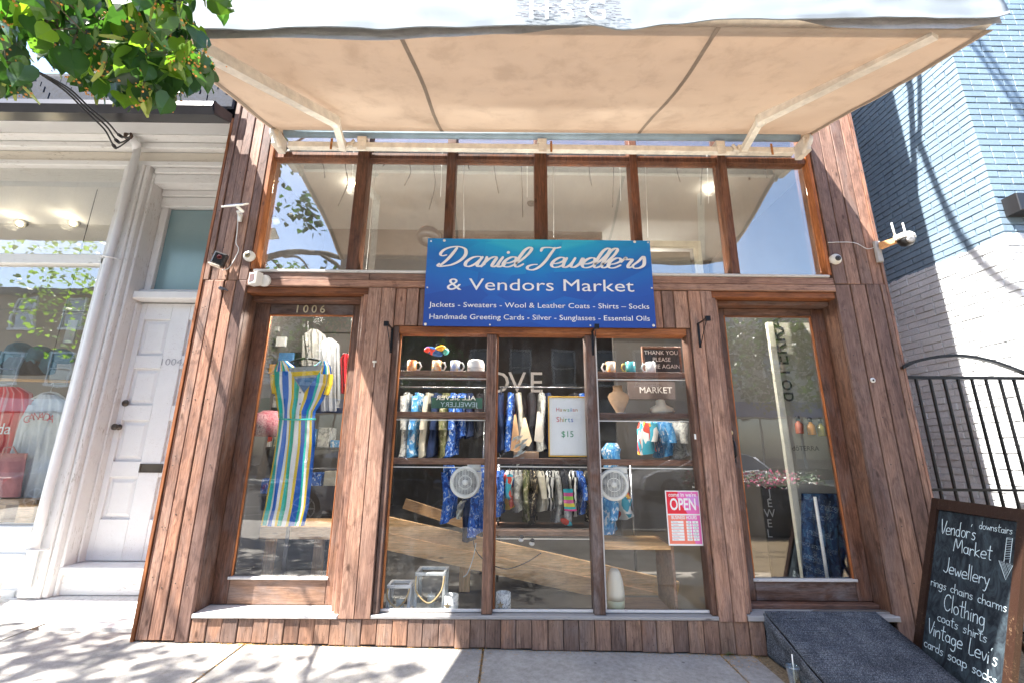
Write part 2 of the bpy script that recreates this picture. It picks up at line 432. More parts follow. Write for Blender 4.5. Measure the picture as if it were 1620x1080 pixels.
# ================================================================== THE SETTING
def gz(x): return .018-.0165*max(-6, min(6, x))          # the pavement falls slightly to the right
gb = B()
gb.box(-60, 60, -60, 40, -.9, -.18)
tag(gb.build('ground', ASPH), kind='structure')
rd = B(); rd.box(-60, 60, -14.5, -4.62, -.17, -.135); tag(rd.build('road', ASPH), kind='structure')
RL = simple('road_paint', (.7, .68, .6), .8)
ln = B()
for i in range(12): ln.box(-30+i*5, -28+i*5, -9.62, -9.5, -.1345, -.131)
tag(ln.build('road_marking', RL), kind='structure')
tr = B()
for y in (-8.0, -6.6, -11.2, -12.6): tr.box(-60, 60, y, y+.09, -.1348, -.1325)
tag(tr.build('tram_rail', simple('worn_rail', (.25, .24, .23), .35, .8)), kind='structure')
# pavement: slabs with open joints
sw = bpy.data.objects.new('pavement', None); C.objects.link(sw); ORI[sw] = Vector((0, 0, 0)); sw['kind'] = 'structure'
xs = [-.16+1.64*k for k in range(-6, 7)]
ys = [.26, -1.46, -3.0, -4.45]
for i in range(len(xs)-1):
    for j in range(3):
        a, b_ = xs[i]+.008, xs[i+1]-.008; y0, y1 = ys[j+1]+.008, ys[j]-.006
        if j == 0 and -2.7 < (a+b_)/2 < 3.2: y1 = .12
        d = random.uniform(-.003, .003)
        B().hexa([(a, y0, -.1), (b_, y0, -.1), (b_, y1, -.1), (a, y1, -.1), (a, y0, gz(a)+d), (b_, y0, gz(b_)+d), (b_, y1, gz(b_)+d), (a, y1, gz(a)+d)]).build('slab', CONC, sw)
jb = B(); jb.hexa([(-10, -4.47, -.12), (10, -4.47, -.12), (10, .3, -.12), (-10, .3, -.12)]+[(x, y, gz(x)-.014) for x, y in ((-10, -4.47), (10, -4.47), (10, .3), (-10, .3))])
jb.build('joint_filling', simple('joint_grit', (.20, .15, .09), .95, var=.5, scale=60), sw)
cb = B(); cb.box(-60, 60, -4.62, -4.47, -.17, .0); tag(cb.build('kerb', CURB), kind='structure')
cb = B(); cb.box(-60, 60, -18.0, -14.65, -.17, .0); tag(cb.build('far_pavement', CONC), kind='structure')
cb = B(); cb.box(-60, 60, -14.65, -14.5, -.17, -.002); tag(cb.build('far_kerb', CURB), kind='structure')
# linden litter swept against the shopfront and in the joints
LIT = simple('dry_blossom_litter', (.50, .27, .07), .9, var=.5, scale=50)
lb = B()
for i in range(2300):
    u_ = random.random()
    if u_ < .42: x = random.uniform(-2.5, 1.75); y = -abs(random.gauss(.0, .035))-.012
    elif u_ < .62: x = random.choice((-1.80, -.16, 1.48))+random.gauss(0, .012); y = -abs(random.gauss(0, .45))
    elif u_ < .78: x = random.gauss(-1.78, .18); y = -abs(random.gauss(0, .05))-.01
    elif u_ < .92: x = random.gauss(1.62, .12); y = -abs(random.gauss(0, .09))-.01
    else: x = random.uniform(-4, 2); y = -random.uniform(0, 1.6)
    s = random.uniform(.0018, .0055); a = random.uniform(0, 6.3); z = gz(x)+.0045
    ca, sa = math.cos(a)*s, math.sin(a)*s
    lb.add([(x+ca, y+sa, z), (x-sa*.5, y+ca*.5, z+.002), (x-ca, y-sa, z+.0006), (x+sa*.5, y-ca*.5, z+.001)], [(0, 1, 2, 3)])
tag(lb.build('blossom_litter', LIT), 'dry orange linden blossom litter lying along the foot of the wooden shopfront', 'litter', kind='stuff')

# ================================================================== WOODEN SHOPFRONT
XL, XR = -2.56, 3.165
shop = thing('wooden_shopfront', (.28, .2, 0), 'two storey shop clad in weathered red brown planks with three display windows and two doors', 'shop building')
def bld(b, name, mat, parent=None): return b.build(name, mat, parent or shop)
# carcass: upper wall above the awning, side walls, back, roof, floor, ceiling
b = B(); b.box(XL+.02, XR-.02, .2, .34, 4.35, 7.95); bld(b, 'upper_wall', WX)
b = B(); b.box(XL+.01, XL+.10, .205, 6.5, 0, 7.9); bld(b, 'side_wall', INWALL)
b = B(); b.box(XR-.10, XR-.01, .205, 6.5, 0, 7.9); bld(b, 'side_wall', INWALL)
b = B(); b.box(XL+.10, XR-.10, 6.3, 6.4, 0, 7.9); bld(b, 'back_wall', DARKIN)
b = B(); b.box(XL, XR, .1, 6.5, 7.96, 8.1); bld(b, 'roof', DARKIN)
b = B(); b.box(XL+.10, XR-.10, .36, 6.3, 4.16, 4.28); bld(b, 'ceiling', CEIL)
b = B(); b.box(XL+.10, XR-.10, .23, 6.3, -.05, .175); bld(b, 'floor', simple('dark_shop_floor', (.06, .055, .05), .5, var=.3, scale=4))
BWALL = simple('brown_interior_wall', (.13, .085, .06), .8)
b = B(); b.box(XL+.10, 1.22, 1.78, 1.86, 2.75, 4.16); bld(b, 'interior_bulkhead', INWALL)
b = B(); b.box(-1.1, 1.18, 1.72, 1.778, 3.93, 4.04); bld(b, 'ceiling_beam', MUL)
# cream framed interior window beside the banner
iw = B()
for x0, x1, z0, z1 in ((1.24, 1.31, 2.75, 4.02), (1.72, 1.78, 2.75, 3.94), (2.42, 2.50, 2.75, 4.02), (1.31, 2.42, 3.94, 4.02)): iw.box(x0, x1, 1.74, 1.80, z0, z1)
iwf = bld(iw, 'interior_window_frame', simple('cream_frame', (.62, .58, .45), .6))
b = B(); b.box(1.31, 2.42, 1.90, 1.93, 2.75, 3.94); b.build('pane', simple('dim_back_pane', (.16, .16, .14), .3), iwf)

# front face planks ---------------------------------------------------------
def vplanks(edges, z0, z1, y, th, mat, name='plank', gap=.0075, foot=False, jit=.006, parent=None):
    for i in range(len(edges)-1):
        a, c = edges[i]+gap/2, edges[i+1]-gap/2
        lo = gz((a+c)/2)+.004+random.uniform(0, .012) if foot else z0
        d = random.uniform(-jit, jit)
        B().cbox(a, c, y+d, y+th, lo, z1, .0035).build(name, mat, parent or shop)
LE = [-2.56, -2.54, -2.463, -2.375, -2.283, -2.190]
RE = [2.738, 2.87, 2.998, 3.118, 3.165]
vplanks(LE, 0, 2.705, -.028, .03, WZ, foot=True)
vplanks([-2.56, -2.51, -2.44, -2.36, -2.27, -2.190], 2.709, 4.9, -.026, .03, WZ)
vplanks(RE, 0, 2.725, -.028, .03, WZ, foot=True)
vplanks([2.738, 2.85, 2.965, 3.07, 3.165], 2.729, 4.9, -.026, .03, WZ)
b = B(); b.box(XL+.004, -2.200, .003, .22, 0, 7.9); bld(b, 'pillar_core', DZ)
b = B(); b.box(2.748, XR-.004, .003, .22, 0, 7.9); bld(b, 'pillar_core', DZ)
# outer corner return boards
b = B(); b.box(XL-.022, XL-.001, -.03, .7, .05, 4.3); bld(b, 'corner_board', ORGZ)
b = B(); b.box(XR+.001, XR+.022, -.03, 2.2, .0, 7.9); bld(b, 'corner_board', WZ)
# door recess reveals
for x0, x1, m in ((-2.1985, -2.1905, DZ), (2.7385, 2.7465, DZ)):
    b = B(); b.box(x0, x1, .004, .17, .22, 2.66); bld(b, 'reveal', m)
# edge boards next to the transom
b = B(); b.cbox(-2.189, -2.150, -.02, .06, 2.815, 4.4); bld(b, 'transom_jamb', ORGZ)
b = B(); b.cbox(2.702, 2.737, -.02, .06, 2.815, 4.4); bld(b, 'transom_jamb', ORGZ)
# kick boards
n = 40; w = (2.02+2.125)/n; x = -2.125; ke = []
x = -2.186
while x < 1.80:
    ke.append(x); x += random.uniform(.104, .112)
ke.append(x)
nails = B()
for i in range(len(ke)-1):
    a, c = ke[i]+.002, ke[i+1]-.002
    d = random.uniform(-.005, .004)
    bt = gz((a+c)/2)+random.uniform(.004, .014)
    B().cbox(a, c, -.022+d, .0, bt, .205, .004).build('kick_board', KICK, shop)
    for k in range(random.choice((2, 3, 4))):
        nx, nz_ = (a+c)/2+random.uniform(-.03, .03), random.choice((.185, .17, .09, .06))+random.uniform(-.01, .01)
        nails.lathe((nx, -.0215+d, nz_), (0, -1, 0), [(.0028, 0), (.0024, .001)], 6)
b = nails.build('nail_head', simple('dark_nail', (.04, .03, .025), .6), shop); b['kind'] = 'stuff'
# nail heads on the pillar planks
nails = B()
for ed, zz in ((LE, 2.7), (RE, 2.7)):
    for i in range(5):
        for z in [k*.42+random.uniform(-.06, .06) for k in range(1, 10)]:
            if random.random() < .8: nails.lathe((ed[i]+random.uniform(.02, .06), -.034, z), (0, -1, 0), [(.0048, 0), (.004, .0015)], 6)
b = nails.build('nail_head', bpy.data.materials['dark_nail'], shop); b['kind'] = 'stuff'
b = B(); b.box(-2.12, 2.67, .002, .16, 0, .2); bld(b, 'plinth_core', DARKIN)
# sills on top of the kick boards
b = B(); b.cbox(-2.188, -1.18, -.035, .200, .207, .232, .006); bld(b, 'door_sill', SILLW)
b = B(); b.cbox(-.95, 1.49, -.028, .05, .2065, .2295, .005); bld(b, 'window_sill', SILLG)
b = B(); b.cbox(1.69, 2.76, -.045, .200, .2075, .243, .006); bld(b, 'door_sill', SILLG)
b = B(); b.cbox(1.74, 2.73, .09, .196, .2435, .275, .005); bld(b, 'threshold', DX)
b = B(); b.cbox(2.2, 2.74, .02, .06, .2435, .252, .002); bld(b, 'threshold_strip', simple('aluminium', (.6, .6, .6), .35, .9))

# posts between doors and display window
b_ = [(-1.172, -1.065), (-1.061, -.952)]
for a, c in b_: B().cbox(a, c, -.03, .04, .207, 2.655, .004).build('plank', WZ, shop)
for a, c in ((1.492, 1.588), (1.592, 1.685)): B().cbox(a, c, -.03, .04, .20, 2.655, .004).build('plank', WZ, shop)
for a, c, y in ((-1.215, -1.176, -.012), (-1.25, -1.217, .03)): B().cbox(a, c, y, .196, .232, 2.60, .004).build('door_trim', WZ, shop)
for a, c, y in ((1.689, 1.722, -.012), (1.724, 1.757, .03)): B().cbox(a, c, y, .196, .244, 2.60, .004).build('door_trim', WZ, shop)
# upper planks over the display window
e = [-.95]
while e[-1] < 1.43: e.append(e[-1]+random.uniform(.092, .108))
e[-1] = 1.490
vplanks(e, 2.335, 2.655, -.018, .04, WZ)
b = B(); b.box(-1.2, 1.7, .042, .10, 2.30, 2.80); bld(b, 'lintel_core', DARKIN)
# ledge: two long boards with a joint, and the weathered sill
for x0, x1 in ((-2.188, -.42), (-.416, 1.02), (1.024, 2.736)):
    B().cbox(x0, x1, -.034, .06, 2.66, 2.716, .004).build('ledge_board', WX, shop)
for x0, x1 in ((-2.188, -1.18), (-1.176, .60), (.604, 2.736)):
    B().cbox(x0, x1, -.028, .06, 2.720, 2.782, .004).build('ledge_board', WX, shop)
b = B(); b.cbox(-2.149, 2.701, -.04, .10, 2.785, 2.806, .004); bld(b, 'transom_sill', SILLW)
# heads over the doors
for x0, x1 in ((-2.188, -1.176), (1.688, 2.736)):
    B().cbox(x0, x1, -.012, .10, 2.604, 2.657, .004).build('door_head', ORG, shop)
    B().cbox(x0+.01, x1-.01, .06, .19, 2.565, 2.600, .004).build('door_head', DX, shop)

# transom band: mullions, rails and panes
MX = [(-1.39, -1.288), (-.578, -.497), (.212, .328), (1.079, 1.15), (1.888, 1.962)]
for a, c in MX: B().cbox(a, c, -.015, .10, 2.808, 4.40, .006).build('mullion', MUL, shop)
edges = [-2.149]+[q for m_ in MX for q in m_]+[2.701]
for i in range(0, len(edges), 2):
    x0, x1 = edges[i], edges[i+1]
    B().box(x0+.001, x1-.001, .048, .052, 2.81, 3.905).build('pane', GLASSU, shop)
    B().box(x0+.001, x1-.001, .044, .048, 3.975, 4.35).build('pane', GLASSU, shop)
    B().cbox(x0+.001, x1-.001, .0, .08, 3.908, 3.972, .004).build('transom_rail', MUL, shop)
# display window
for a, c in ((-.180, -.104), (.620, .700)): B().cbox(a, c, -.012, .10, .232, 2.268, .007).build('mullion', DZ, shop)
B().cbox(-.948, -.902, -.010, .10, .232, 2.33, .006).build('window_frame', DZ, shop)
B().cbox(1.454, 1.489, -.010, .10, .232, 2.33, .006).build('window_frame', DZ, shop)
B().cbox(-.900, 1.452, -.014, .10, 2.272, 2.33, .006).build('window_frame', ORG, shop)
for x0, x1 in ((-.902, -.181), (-.103, .619), (.701, 1.453)):
    B().box(x0, x1, .048, .053, .236, 2.270).build('pane', GLASS, shop)
    B().cbox(x0+.001, x1-.001, .03, .047, .234, .252, .003).build('glazing_bead', SILLW, shop)
    B().cbox(x0+.001, x0+.016, .03, .047, .253, 2.268, .003).build('glazing_bead', SILLW if x0 > 0 else ORGZ, shop)

# the two glazed doors
def door(x0, x1, z0, z1, gx0, gx1, gz0, gz1, Y):
    d = bpy.data.objects.new('door', None); C.objects.link(d); d.parent = shop; ORI[d] = Vector(((x0+x1)/2, Y, z0)); d.location = ORI[d]-ORI[shop]
    B().cbox(x0, gx0, Y, Y+.045, z0, z1, .005).build('stile', DZ, d)
    B().cbox(gx1, x1, Y, Y+.045, z0, z1, .005).build('stile', DZ, d)
    B().cbox(gx0+.002, gx1-.002, Y+.002, Y+.045, z0, gz0, .005).build('bottom_rail', DX if x0 > 0 else KICKX, d)
    B().cbox(gx0+.002, gx1-.002, Y+.002, Y+.045, gz1, z1, .005).build('top_rail', DX, d)
    B().box(gx0+.001, gx1-.001, Y+.022, Y+.027, gz0, gz1).build('pane', GLASSD, d)
    for bx in ((gx0+.001, gx0+.012, gz0+.001, gz1-.001), (gx1-.012, gx1-.001, gz0+.001, gz1-.001), (gx0+.013, gx1-.013, gz1-.012, gz1-.001)):
        B().cbox(bx[0], bx[1], Y+.006, Y+.021, bx[2], bx[3], .003).build('glazing_bead', ORG if bx[1]-bx[0] > .1 else ORGZ, d)
    B().cbox(gx0-.01, gx1+.01, Y-.012, Y+.021, gz0-.012, gz0+.006, .003).build('drip_strip', SILLW, d)
    return d
KICKX = wood('faded_rail_wood', 'x', ((.15, .09, .06), (.26, .165, .115), (.36, .24, .175)), .6, .6)
dl = door(-2.188, -1.252, .236, 2.562, -2.07, -1.345, .418, 2.47, .15)
# widen the left stile to the recess corner
dr = door(1.760, 2.736, .278, 2.562, 1.862, 2.628, .424, 2.500, .15)
for i, ch in enumerate('1006'):
    vs, fs = text_geo(ch, .098, shear=.0)
    x = -1.83+i*.072
    q = B(); q.add([(x+a, .142, 2.484+c) for a, c in vs]+[(x+a, .1485, 2.484+c) for a, c in vs], fs+[tuple(len(vs)+k for k in f)[::-1] for f in fs])
    # side walls of the numeral
    from collections import Counter
    ed = Counter()
    for f in fs:
        for k in range(len(f)): ed[frozenset((f[k], f[(k+1) % len(f)]))] += 1
    q.f += [(tuple(e_)[0], tuple(e_)[1], tuple(e_)[1]+len(vs), tuple(e_)[0]+len(vs)) for e_, c_ in ed.items() if c_ == 1]
    q.sm = [False]*len(q.f)
    q.build('house_number', simple('pale_brass_number', (.66, .55, .36), .4, .3) if i == 0 else bpy.data.materials['pale_brass_number'], dl)
# handle and lock on the right door
b = B(); b.lathe((1.803, .149, 1.505), (0, -1, 0), [(.021, 0), (.021, .006), (.015, .010), (.006, .011)], 18); b.build('lock', BRASS, dr)
b = B(); b.cbox(1.785, 1.822, .133, .1495, 1.27, 1.47, .004); b.tube([(1.803, .137, 1.45), (1.803, .10, 1.43), (1.803, .09, 1.39), (1.803, .093, 1.33), (1.803, .137, 1.30)], .009, 8); b.build('door_handle', PLB, dr)
# small fittings: hook on the left post and round bell push on the right pillar
b = B(); b.cbox(-1.085, -1.055, -.045, -.031, 2.02, 2.035, .002); b.box(-1.075, -1.068, -.043, -.036, 1.985, 2.02); bld(b, 'hook', STEEL)
x, z = at(1380, 601, -.03)
b = B(); b.lathe((x, -.032, z), (0, -1, 0), [(.020, 0), (.020, .006), (.009, .008)], 20); f_ = bld(b, 'bell_push', PLW)
b = B(); b.lathe((x, -.041, z), (0, -1, 0), [(.0085, 0), (.006, .003)], 12); b.build('button', PLB, f_)
# white peeled flecks / latches on the display frame
for px, py in ((1102, 553), (1101, 690)):
    x, z = at(px, py, -.03); b = B(); b.cbox(x-.006, x+.006, -.022, -.012, z-.02, z+.02, .002); bld(b, 'window_catch', PLW)

# black triangular shelf brackets
BR = None
def bracket(x, z, label):
    t = thing('wall_bracket', (x, -.03, z), label, 'bracket', 'black iron wall brackets')
    y = -.03
    b = B(); b.box(x-.009, x+.009, y-.006, y, z-.20, z); b.build('upright', BLK, t)
    b = B(); b.box(x-.009, x+.009, y-.17, y-.0065, z-.006, z); b.box(x-.018, x+.018, y-.19, y-.171, z-.03, z+.008); b.build('arm', BLK, t)
    b = B(); b.tube([(x, y-.007, z-.19), (x, y-.16, z-.008)], .0035, 6); b.build('brace', BLK, t)
for px, py, lb_ in ((621, 520, 'black iron bracket on the wood post left of the display window'), (937, 524, 'black iron bracket just below the blue banner, on the right hand mullion'), (1104, 512, 'black iron bracket beside the right hand door')):
    x, z = at(px, py, -.03); bracket(x, z, lb_)

# ================================================================== BLUE BANNER
def banner():
    P = [at(678, 378, -.05), at(1028, 381, -.05), at(1038, 520, -.05), at(668, 515, -.05)]
    x0 = (P[0][0]+P[3][0])/2; x1 = (P[1][0]+P[2][0])/2; z1 = (P[0][1]+P[1][1])/2; z0 = (P[2][1]+P[3][1])/2
    t = thing('shop_banner', ((x0+x1)/2, -.045, z0), 'blue vinyl banner with white script lettering fixed above the display window', 'banner')
    n = N('banner_blue'); tc = n.new('TexCoord'); sp = n.new('SeparateXYZ'); n.link(tc.outputs['Generated'], sp.inputs[0])
    v = n.coord((1, 1, 1), rnd=False)
    vo = n.new('TexVoronoi'); vo.inputs['Scale'].default_value = 1.7; mp = n.new('Mapping'); mp.inputs['Scale'].default_value = (1.2, 1, 2.5); mp.inputs['Rotation'].default_value = (0, .6, 0)
    n.link(v, mp.inputs['Vector']); n.link(mp.outputs[0], vo.inputs['Vector'])
    ad = n.new('Math', operation='MULTIPLY_ADD'); ad.inputs[1].default_value = .30; n.link(vo.outputs['Color'], ad.inputs[0]); n.link(sp.outputs[2], ad.inputs[2])
    # horizontal falloff away from the centre
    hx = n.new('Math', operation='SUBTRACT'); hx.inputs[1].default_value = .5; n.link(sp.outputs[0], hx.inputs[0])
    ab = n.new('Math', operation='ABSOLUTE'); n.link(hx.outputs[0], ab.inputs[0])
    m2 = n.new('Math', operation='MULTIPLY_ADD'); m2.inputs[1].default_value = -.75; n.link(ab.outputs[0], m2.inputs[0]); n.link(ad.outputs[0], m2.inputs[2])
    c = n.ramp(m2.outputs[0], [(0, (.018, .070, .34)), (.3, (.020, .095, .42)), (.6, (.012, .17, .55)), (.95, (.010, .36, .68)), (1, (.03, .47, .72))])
    n.set(c, .38, spec=.5); n.bump(n.noise(v, 3, 3), .25, .02)
    nx, nz = 24, 8
    def fn(u, v): return (x0+(x1-x0)*u, -.052-.006*math.sin(3.1*u*3)*(1-v)*.4-.0015*noise.noise(Vector((u*9, v*4, 0))), z0+(z1-z0)*v)
    b = B(); b.grid(fn, nx, nz)
    b.box(x0+.004, x1-.004, -.047, -.032, z0+.004, z1-.004)
    b.build('vinyl_sheet', n.m, t)
    Y = -.0575; W_ = x1-x0; H_ = z1-z0
    ex, ey = (1, 0, 0), (0, 0, 1)
    fx = lambda px, py: at(px, py, Y)
    # script line, drawn stroke by stroke
    G = {}
    G['D'] = ([[(.30, .93), (.27, .70), (.20, .35), (.08, .03)],
               [(.02, .10), (.0, .02), (.07, -.03), (.22, .0), (.42, .08), (.60, .30), (.66, .60), (.56, .88), (.34, 1.0), (.10, .96), (-.06, .82), (-.10, .62), (-.02, .52), (.10, .56)]], .80)
    G['a'] = ([[(.40, .42), (.30, .50), (.12, .44), (.0, .22), (.03, .03), (.16, -.01), (.30, .14), (.41, .45)], [(.41, .47), (.36, .15), (.40, .0), (.50, .03), (.58, .12)]], .54)
    G['n'] = ([[(.0, .46), (.02, .30), (-.03, .0)], [(-.01, .10), (.10, .38), (.22, .49), (.30, .42), (.28, .20), (.28, .03), (.36, -.01), (.46, .12)]], .43)
    G['i'] = ([[(.05, .47), (.01, .15), (.04, .0), (.13, .01), (.22, .12)]], .19)
    G['e'] = ([[(.0, .17), (.15, .20), (.28, .33), (.24, .47), (.12, .48), (.0, .33), (-.03, .12), (.06, -.01), (.20, .0), (.34, .13)]], .32)
    G['l'] = ([[(.0, .12), (.14, .35), (.26, .68), (.28, .92), (.20, .99), (.10, .85), (.04, .5), (.01, .15), (.06, .0), (.15, .01), (.25, .13)]], .23)
    G['J'] = ([[(.02, .83), (.04, .97), (.20, 1.0), (.42, .97), (.56, 1.02)], [(.40, .97), (.36, .7), (.30, .30), (.20, .0), (.06, -.15), (-.10, -.13), (-.15, .0), (-.04, .10), (.10, .12)]], .56)
    G['w'] = ([[(.02, .46), (.0, .2), (.03, .02), (.12, .0), (.22, .14), (.27, .42)], [(.27, .46), (.24, .15), (.28, .01), (.38, .02), (.48, .2), (.50, .45), (.56, .40), (.64, .36)]], .60)
    G['r'] = ([[(.0, .30), (.08, .52), (.12, .42), (.26, .44), (.30, .38), (.25, .12), (.30, -.0), (.42, .10)]], .38)
    G['s'] = ([[(.0, .12), (.12, .32), (.22, .58), (.30, .36), (.33, .14), (.24, .0), (.10, -.02), (.02, .06)]], .40)
    slant = .28
    txt = [('D', 0), ('a', 0), ('n', 0), ('i', 0), ('e', 0), ('l', 0), (' ', 0), ('J', 0), ('e', 0), ('w', 0), ('e', 0), ('l', 0), ('l', 0), ('e', 0), ('r', 0), ('s', 0)]
    strokes = []; x = 0
    for ch, _ in txt:
        if ch == ' ': x += .34; continue
        g, wd = G[ch]
        for st in g: strokes.append(([(x+px_+slant*py_, py_) for px_, py_ in st], ch))
        if ch == 'i': strokes.append(([(x+.14+slant*.72, .72), (x+.145+slant*.72, .725)], '.'))
        x += wd
    tot = x
    xa, za = fx(690, 421); xb, _ = fx(1024, 421); _, ztop = fx(760, 391)
    kx = (xb-xa)/(tot+.12); kz = (ztop-za)
    sb = B(); nj = [q for q, s_ in enumerate(strokes) if s_[1] == 'J'][0]
    for si, (st, ch) in enumerate(strokes):
        if si == nj: sb.build('script_lettering', LETW, t); sb = B()
        path = crom([Vector((p[0]*kx, p[1]*kz)) for p in st], 7)
        def wf(t, q, ch=ch):
            if ch == '.': return .0135
            a = abs(t.x*.28-t.y*.96) if True else 0
            dn = abs(t.y*.95+t.x*.1)
            w_ = .0052+.0095*dn**1.5
            return w_*(.75+.25*math.sin(math.pi*min(1, max(0, q))))*1.08
        ribbon(sb, path, wf, lambda p, h: (xa+.04*kx+p.x, Y-h-.0006, za+p.y))
    sb.build('script_lettering', LETW, t)
    for txt_, pxa, pxb, py, size in (('& Vendors Market', 706, 1003, 459.5, .150), ('Jackets - Sweaters - Wool & Leather Coats - Shirts \u2013 Socks', 679, 1028, 486.5, .062), ('Handmade Greeting Cards - Silver - Sunglasses - Essential Oils', 679, 1028, 505.5, .062)):
        xa_, za_ = fx(pxa, py); xb_, zb_ = fx(pxb, py+1.5)
        text_on('lettering', txt_, ((xa_+xb_)/2, Y, (za_+zb_)/2), ex, ey, size, LETW, t, width=xb_-xa_)
    for px, py in ((682, 382), (703, 381), (1004, 383), (1025, 384), (676, 455), (1031, 456), (673, 513), (775, 514), (934, 515), (1034, 515)):
        x_, z_ = fx(px, py); r_ = .012 if (px, py) in ((673, 513), (1034, 515), (1004, 383), (703, 381)) else .0075
        B().lathe((x_, Y-.0005, z_), (0, -1, 0), [(r_, 0), (r_*.9, .003), (r_*.3, .004)], 14).build('fixing_screw', STEEL if r_ > .01 else PLW, t)
banner()

# ================================================================== AWNING
FAB = N('beige_awning_canvas')
v = FAB.coord((1, 1, 1), rnd=False)
fc = FAB.mix(FAB.noise(FAB.coord((.4, 1.5, 1), rnd=False), 2.2, 6, .65), (.50, .415, .34), (.62, .52, .425))
fc = FAB.mix(.22, fc, FAB.ramp(FAB.noise(v, 5, 6, .7, .3), [(.34, (.52, .46, .42)), (.5, (1, 1, 1))]), 'MULTIPLY')
FAB.set(fc, .85, spec=.2)
wv = FAB.noise(FAB.coord((1, 1.3, 1), rnd=False), 2.4, 2, .45, .8); w2 = FAB.noise(FAB.coord((1, 1, 1), rnd=False), 300, 2)
FAB.bump(FAB.mix(.10, wv, w2), .5, .03)
trn = FAB.new('BsdfTranslucent'); FAB.link(fc, trn.inputs[0]); mxs = FAB.new('MixShader'); mxs.inputs[0].default_value = .34
FAB.link(FAB.b.outputs[0], mxs.inputs[1]); FAB.link(trn.outputs[0], mxs.inputs[2]); FAB.link(mxs.outputs[0], FAB.out.inputs[0]); FAB = FAB.m
VAL = N('white_valance_canvas'); v = VAL.coord((1, 1, 1), rnd=False)
vc = VAL.mix(VAL.noise(v, 3, 5), (.27, .31, .34), (.35, .385, .41)); VAL.set(vc, .8, spec=.2); VAL.bump(VAL.noise(VAL.coord((1, 1, .5), rnd=False), 3, 2, .5, .6), .5, .02); VAL = VAL.m
FLAP = fabric('grey_beige_flap', (.50, .46, .42), .15)
SEAM = fabric('seam_tape', (.30, .24, .19), .1)
AXL, AXR, AYF = -2.12, 2.72, -1.5
aw = thing('retractable_awning', (.28, -.06, 4.0), 'retractable beige canvas awning with white scalloped valance over the shopfront', 'awning')
ZB, ZF = 4.135, 3.66
def afn(u, v):                                # u along X, v from wall to front
    x = AXL+(AXR-AXL)*u; y = -.05+(AYF+.05)*v
    sag = -.035*math.sin(math.pi*v)*math.sin(math.pi*min(1, max(0, u)))
    k = 1+.0*v
    r = .006*noise.noise(Vector((x*1.6, y*5, 0)))+.004*noise.noise(Vector((x*5, y*9, 3)))
    return (x+.012*math.sin(y*5), y, ZB+(ZF-ZB)*v+sag+r*math.sin(math.pi*min(1, v*1.2))+.02*(u-.5))
b = B(); b.grid(afn, 90, 36); cv = b.build('canvas', FAB, aw)
sm = cv.modifiers.new('thickness', 'SOLIDIFY'); sm.thickness = .002; sm.offset = 1
for px0, px1 in ((626, 703), (1143, 1008)):
    xa_ = at(px0, 66, AYF)[0]; xb_ = at(px1, 217, -.06)[0]; pts = []
    b = B(); vs = []
    for i in range(25):
        t_ = i/24; u = ((xa_*(1-t_)+xb_*t_)-AXL)/(AXR-AXL); p = afn(u, 1-t_)
        vs += [(p[0]-.014, p[1], p[2]-.005), (p[0]+.014, p[1], p[2]-.005)]
    b.add(vs, [(2*i, 2*i+1, 2*i+3, 2*i+2) for i in range(24)]); b.build('seam', SEAM, aw)
for s_ in (0, 1):                              # hemmed side edges
    b = B(); vs = []
    for i in range(25):
        p = afn(s_*.985+.0075, i/24); vs += [(p[0]-.018, p[1], p[2]-.006), (p[0]+.018, p[1], p[2]-.006)]
    b.add(vs, [(2*i, 2*i+1, 2*i+3, 2*i+2) for i in range(24)]); b.build('hem', SEAM, aw)
def curve_z(pts, Y):
    q = [at(px, py, Y) for px, py in pts]
    def f(x):
        if x <= q[0][0]: return q[0][1]
        for (xa, za), (xb, zb) in zip(q, q[1:]):
            if x <= xb:
                t = (x-xa)/(xb-xa); t = t*t*(3-2*t); return za+(zb-za)*t
        return q[-1][1]
    return f
vb = curve_z([(215, 46), (300, 48), (373, 49), (483, 43), (560, 44), (603, 48), (700, 44), (809, 41), (944, 40), (984, 47), (1062, 39), (1221, 31), (1367, 28.5), (1571, 28), (1620, 18)], -1.56)
fb = curve_z([(215, 66), (300, 63), (480, 60), (603, 64), (700, 60), (809, 54), (900, 44), (960, 34), (1250, 30), (1330, 44), (1400, 47), (1500, 46.5), (1583, 37), (1620, 24)], -1.53)
def vfn(u, v):
    x = AXL-.02+(AXR-AXL+.04)*u; z1 = 3.93; z0 = vb(x)
    k = (1-v)
    return (x, -1.56-.010*noise.noise(Vector((x*2.3, v*1.2, 7)))*1.6*k-.005*math.sin(x*7+2*noise.noise(Vector((x, 0, 0))))*k+.005*noise.noise(Vector((x*6, v*3, 1))), z0+(z1-z0)*v)
b = B(); b.grid(vfn, 130, 12); o_ = b.build('valance', VAL, aw); sm = o_.modifiers.new('thickness', 'SOLIDIFY'); sm.thickness = .002
def hfn(u, v):
    p = vfn(u, v*.10); return (p[0], p[1]-.003, p[2])
b = B(); b.grid(lambda u, v: (lambda p: (p[0], p[1]-.0035, p[2]))(vfn(u, .005+v*.085)), 130, 1); b.build('hem', VAL, aw)
def ffn(u, v):
    x = AXL-.01+(AXR-AXL+.02)*u; z0 = fb(x); z1 = 3.76
    return (x, -1.53+.004*math.sin(x*5), z0+(z1-z0)*v)
b = B(); b.grid(ffn, 110, 3); b.build('inner_flap', FLAP, aw)
b = B(); b.box(AXL+.02, AXR-.02, -1.515, -1.46, 3.70, 3.80); b.build('front_bar', STEEL, aw)
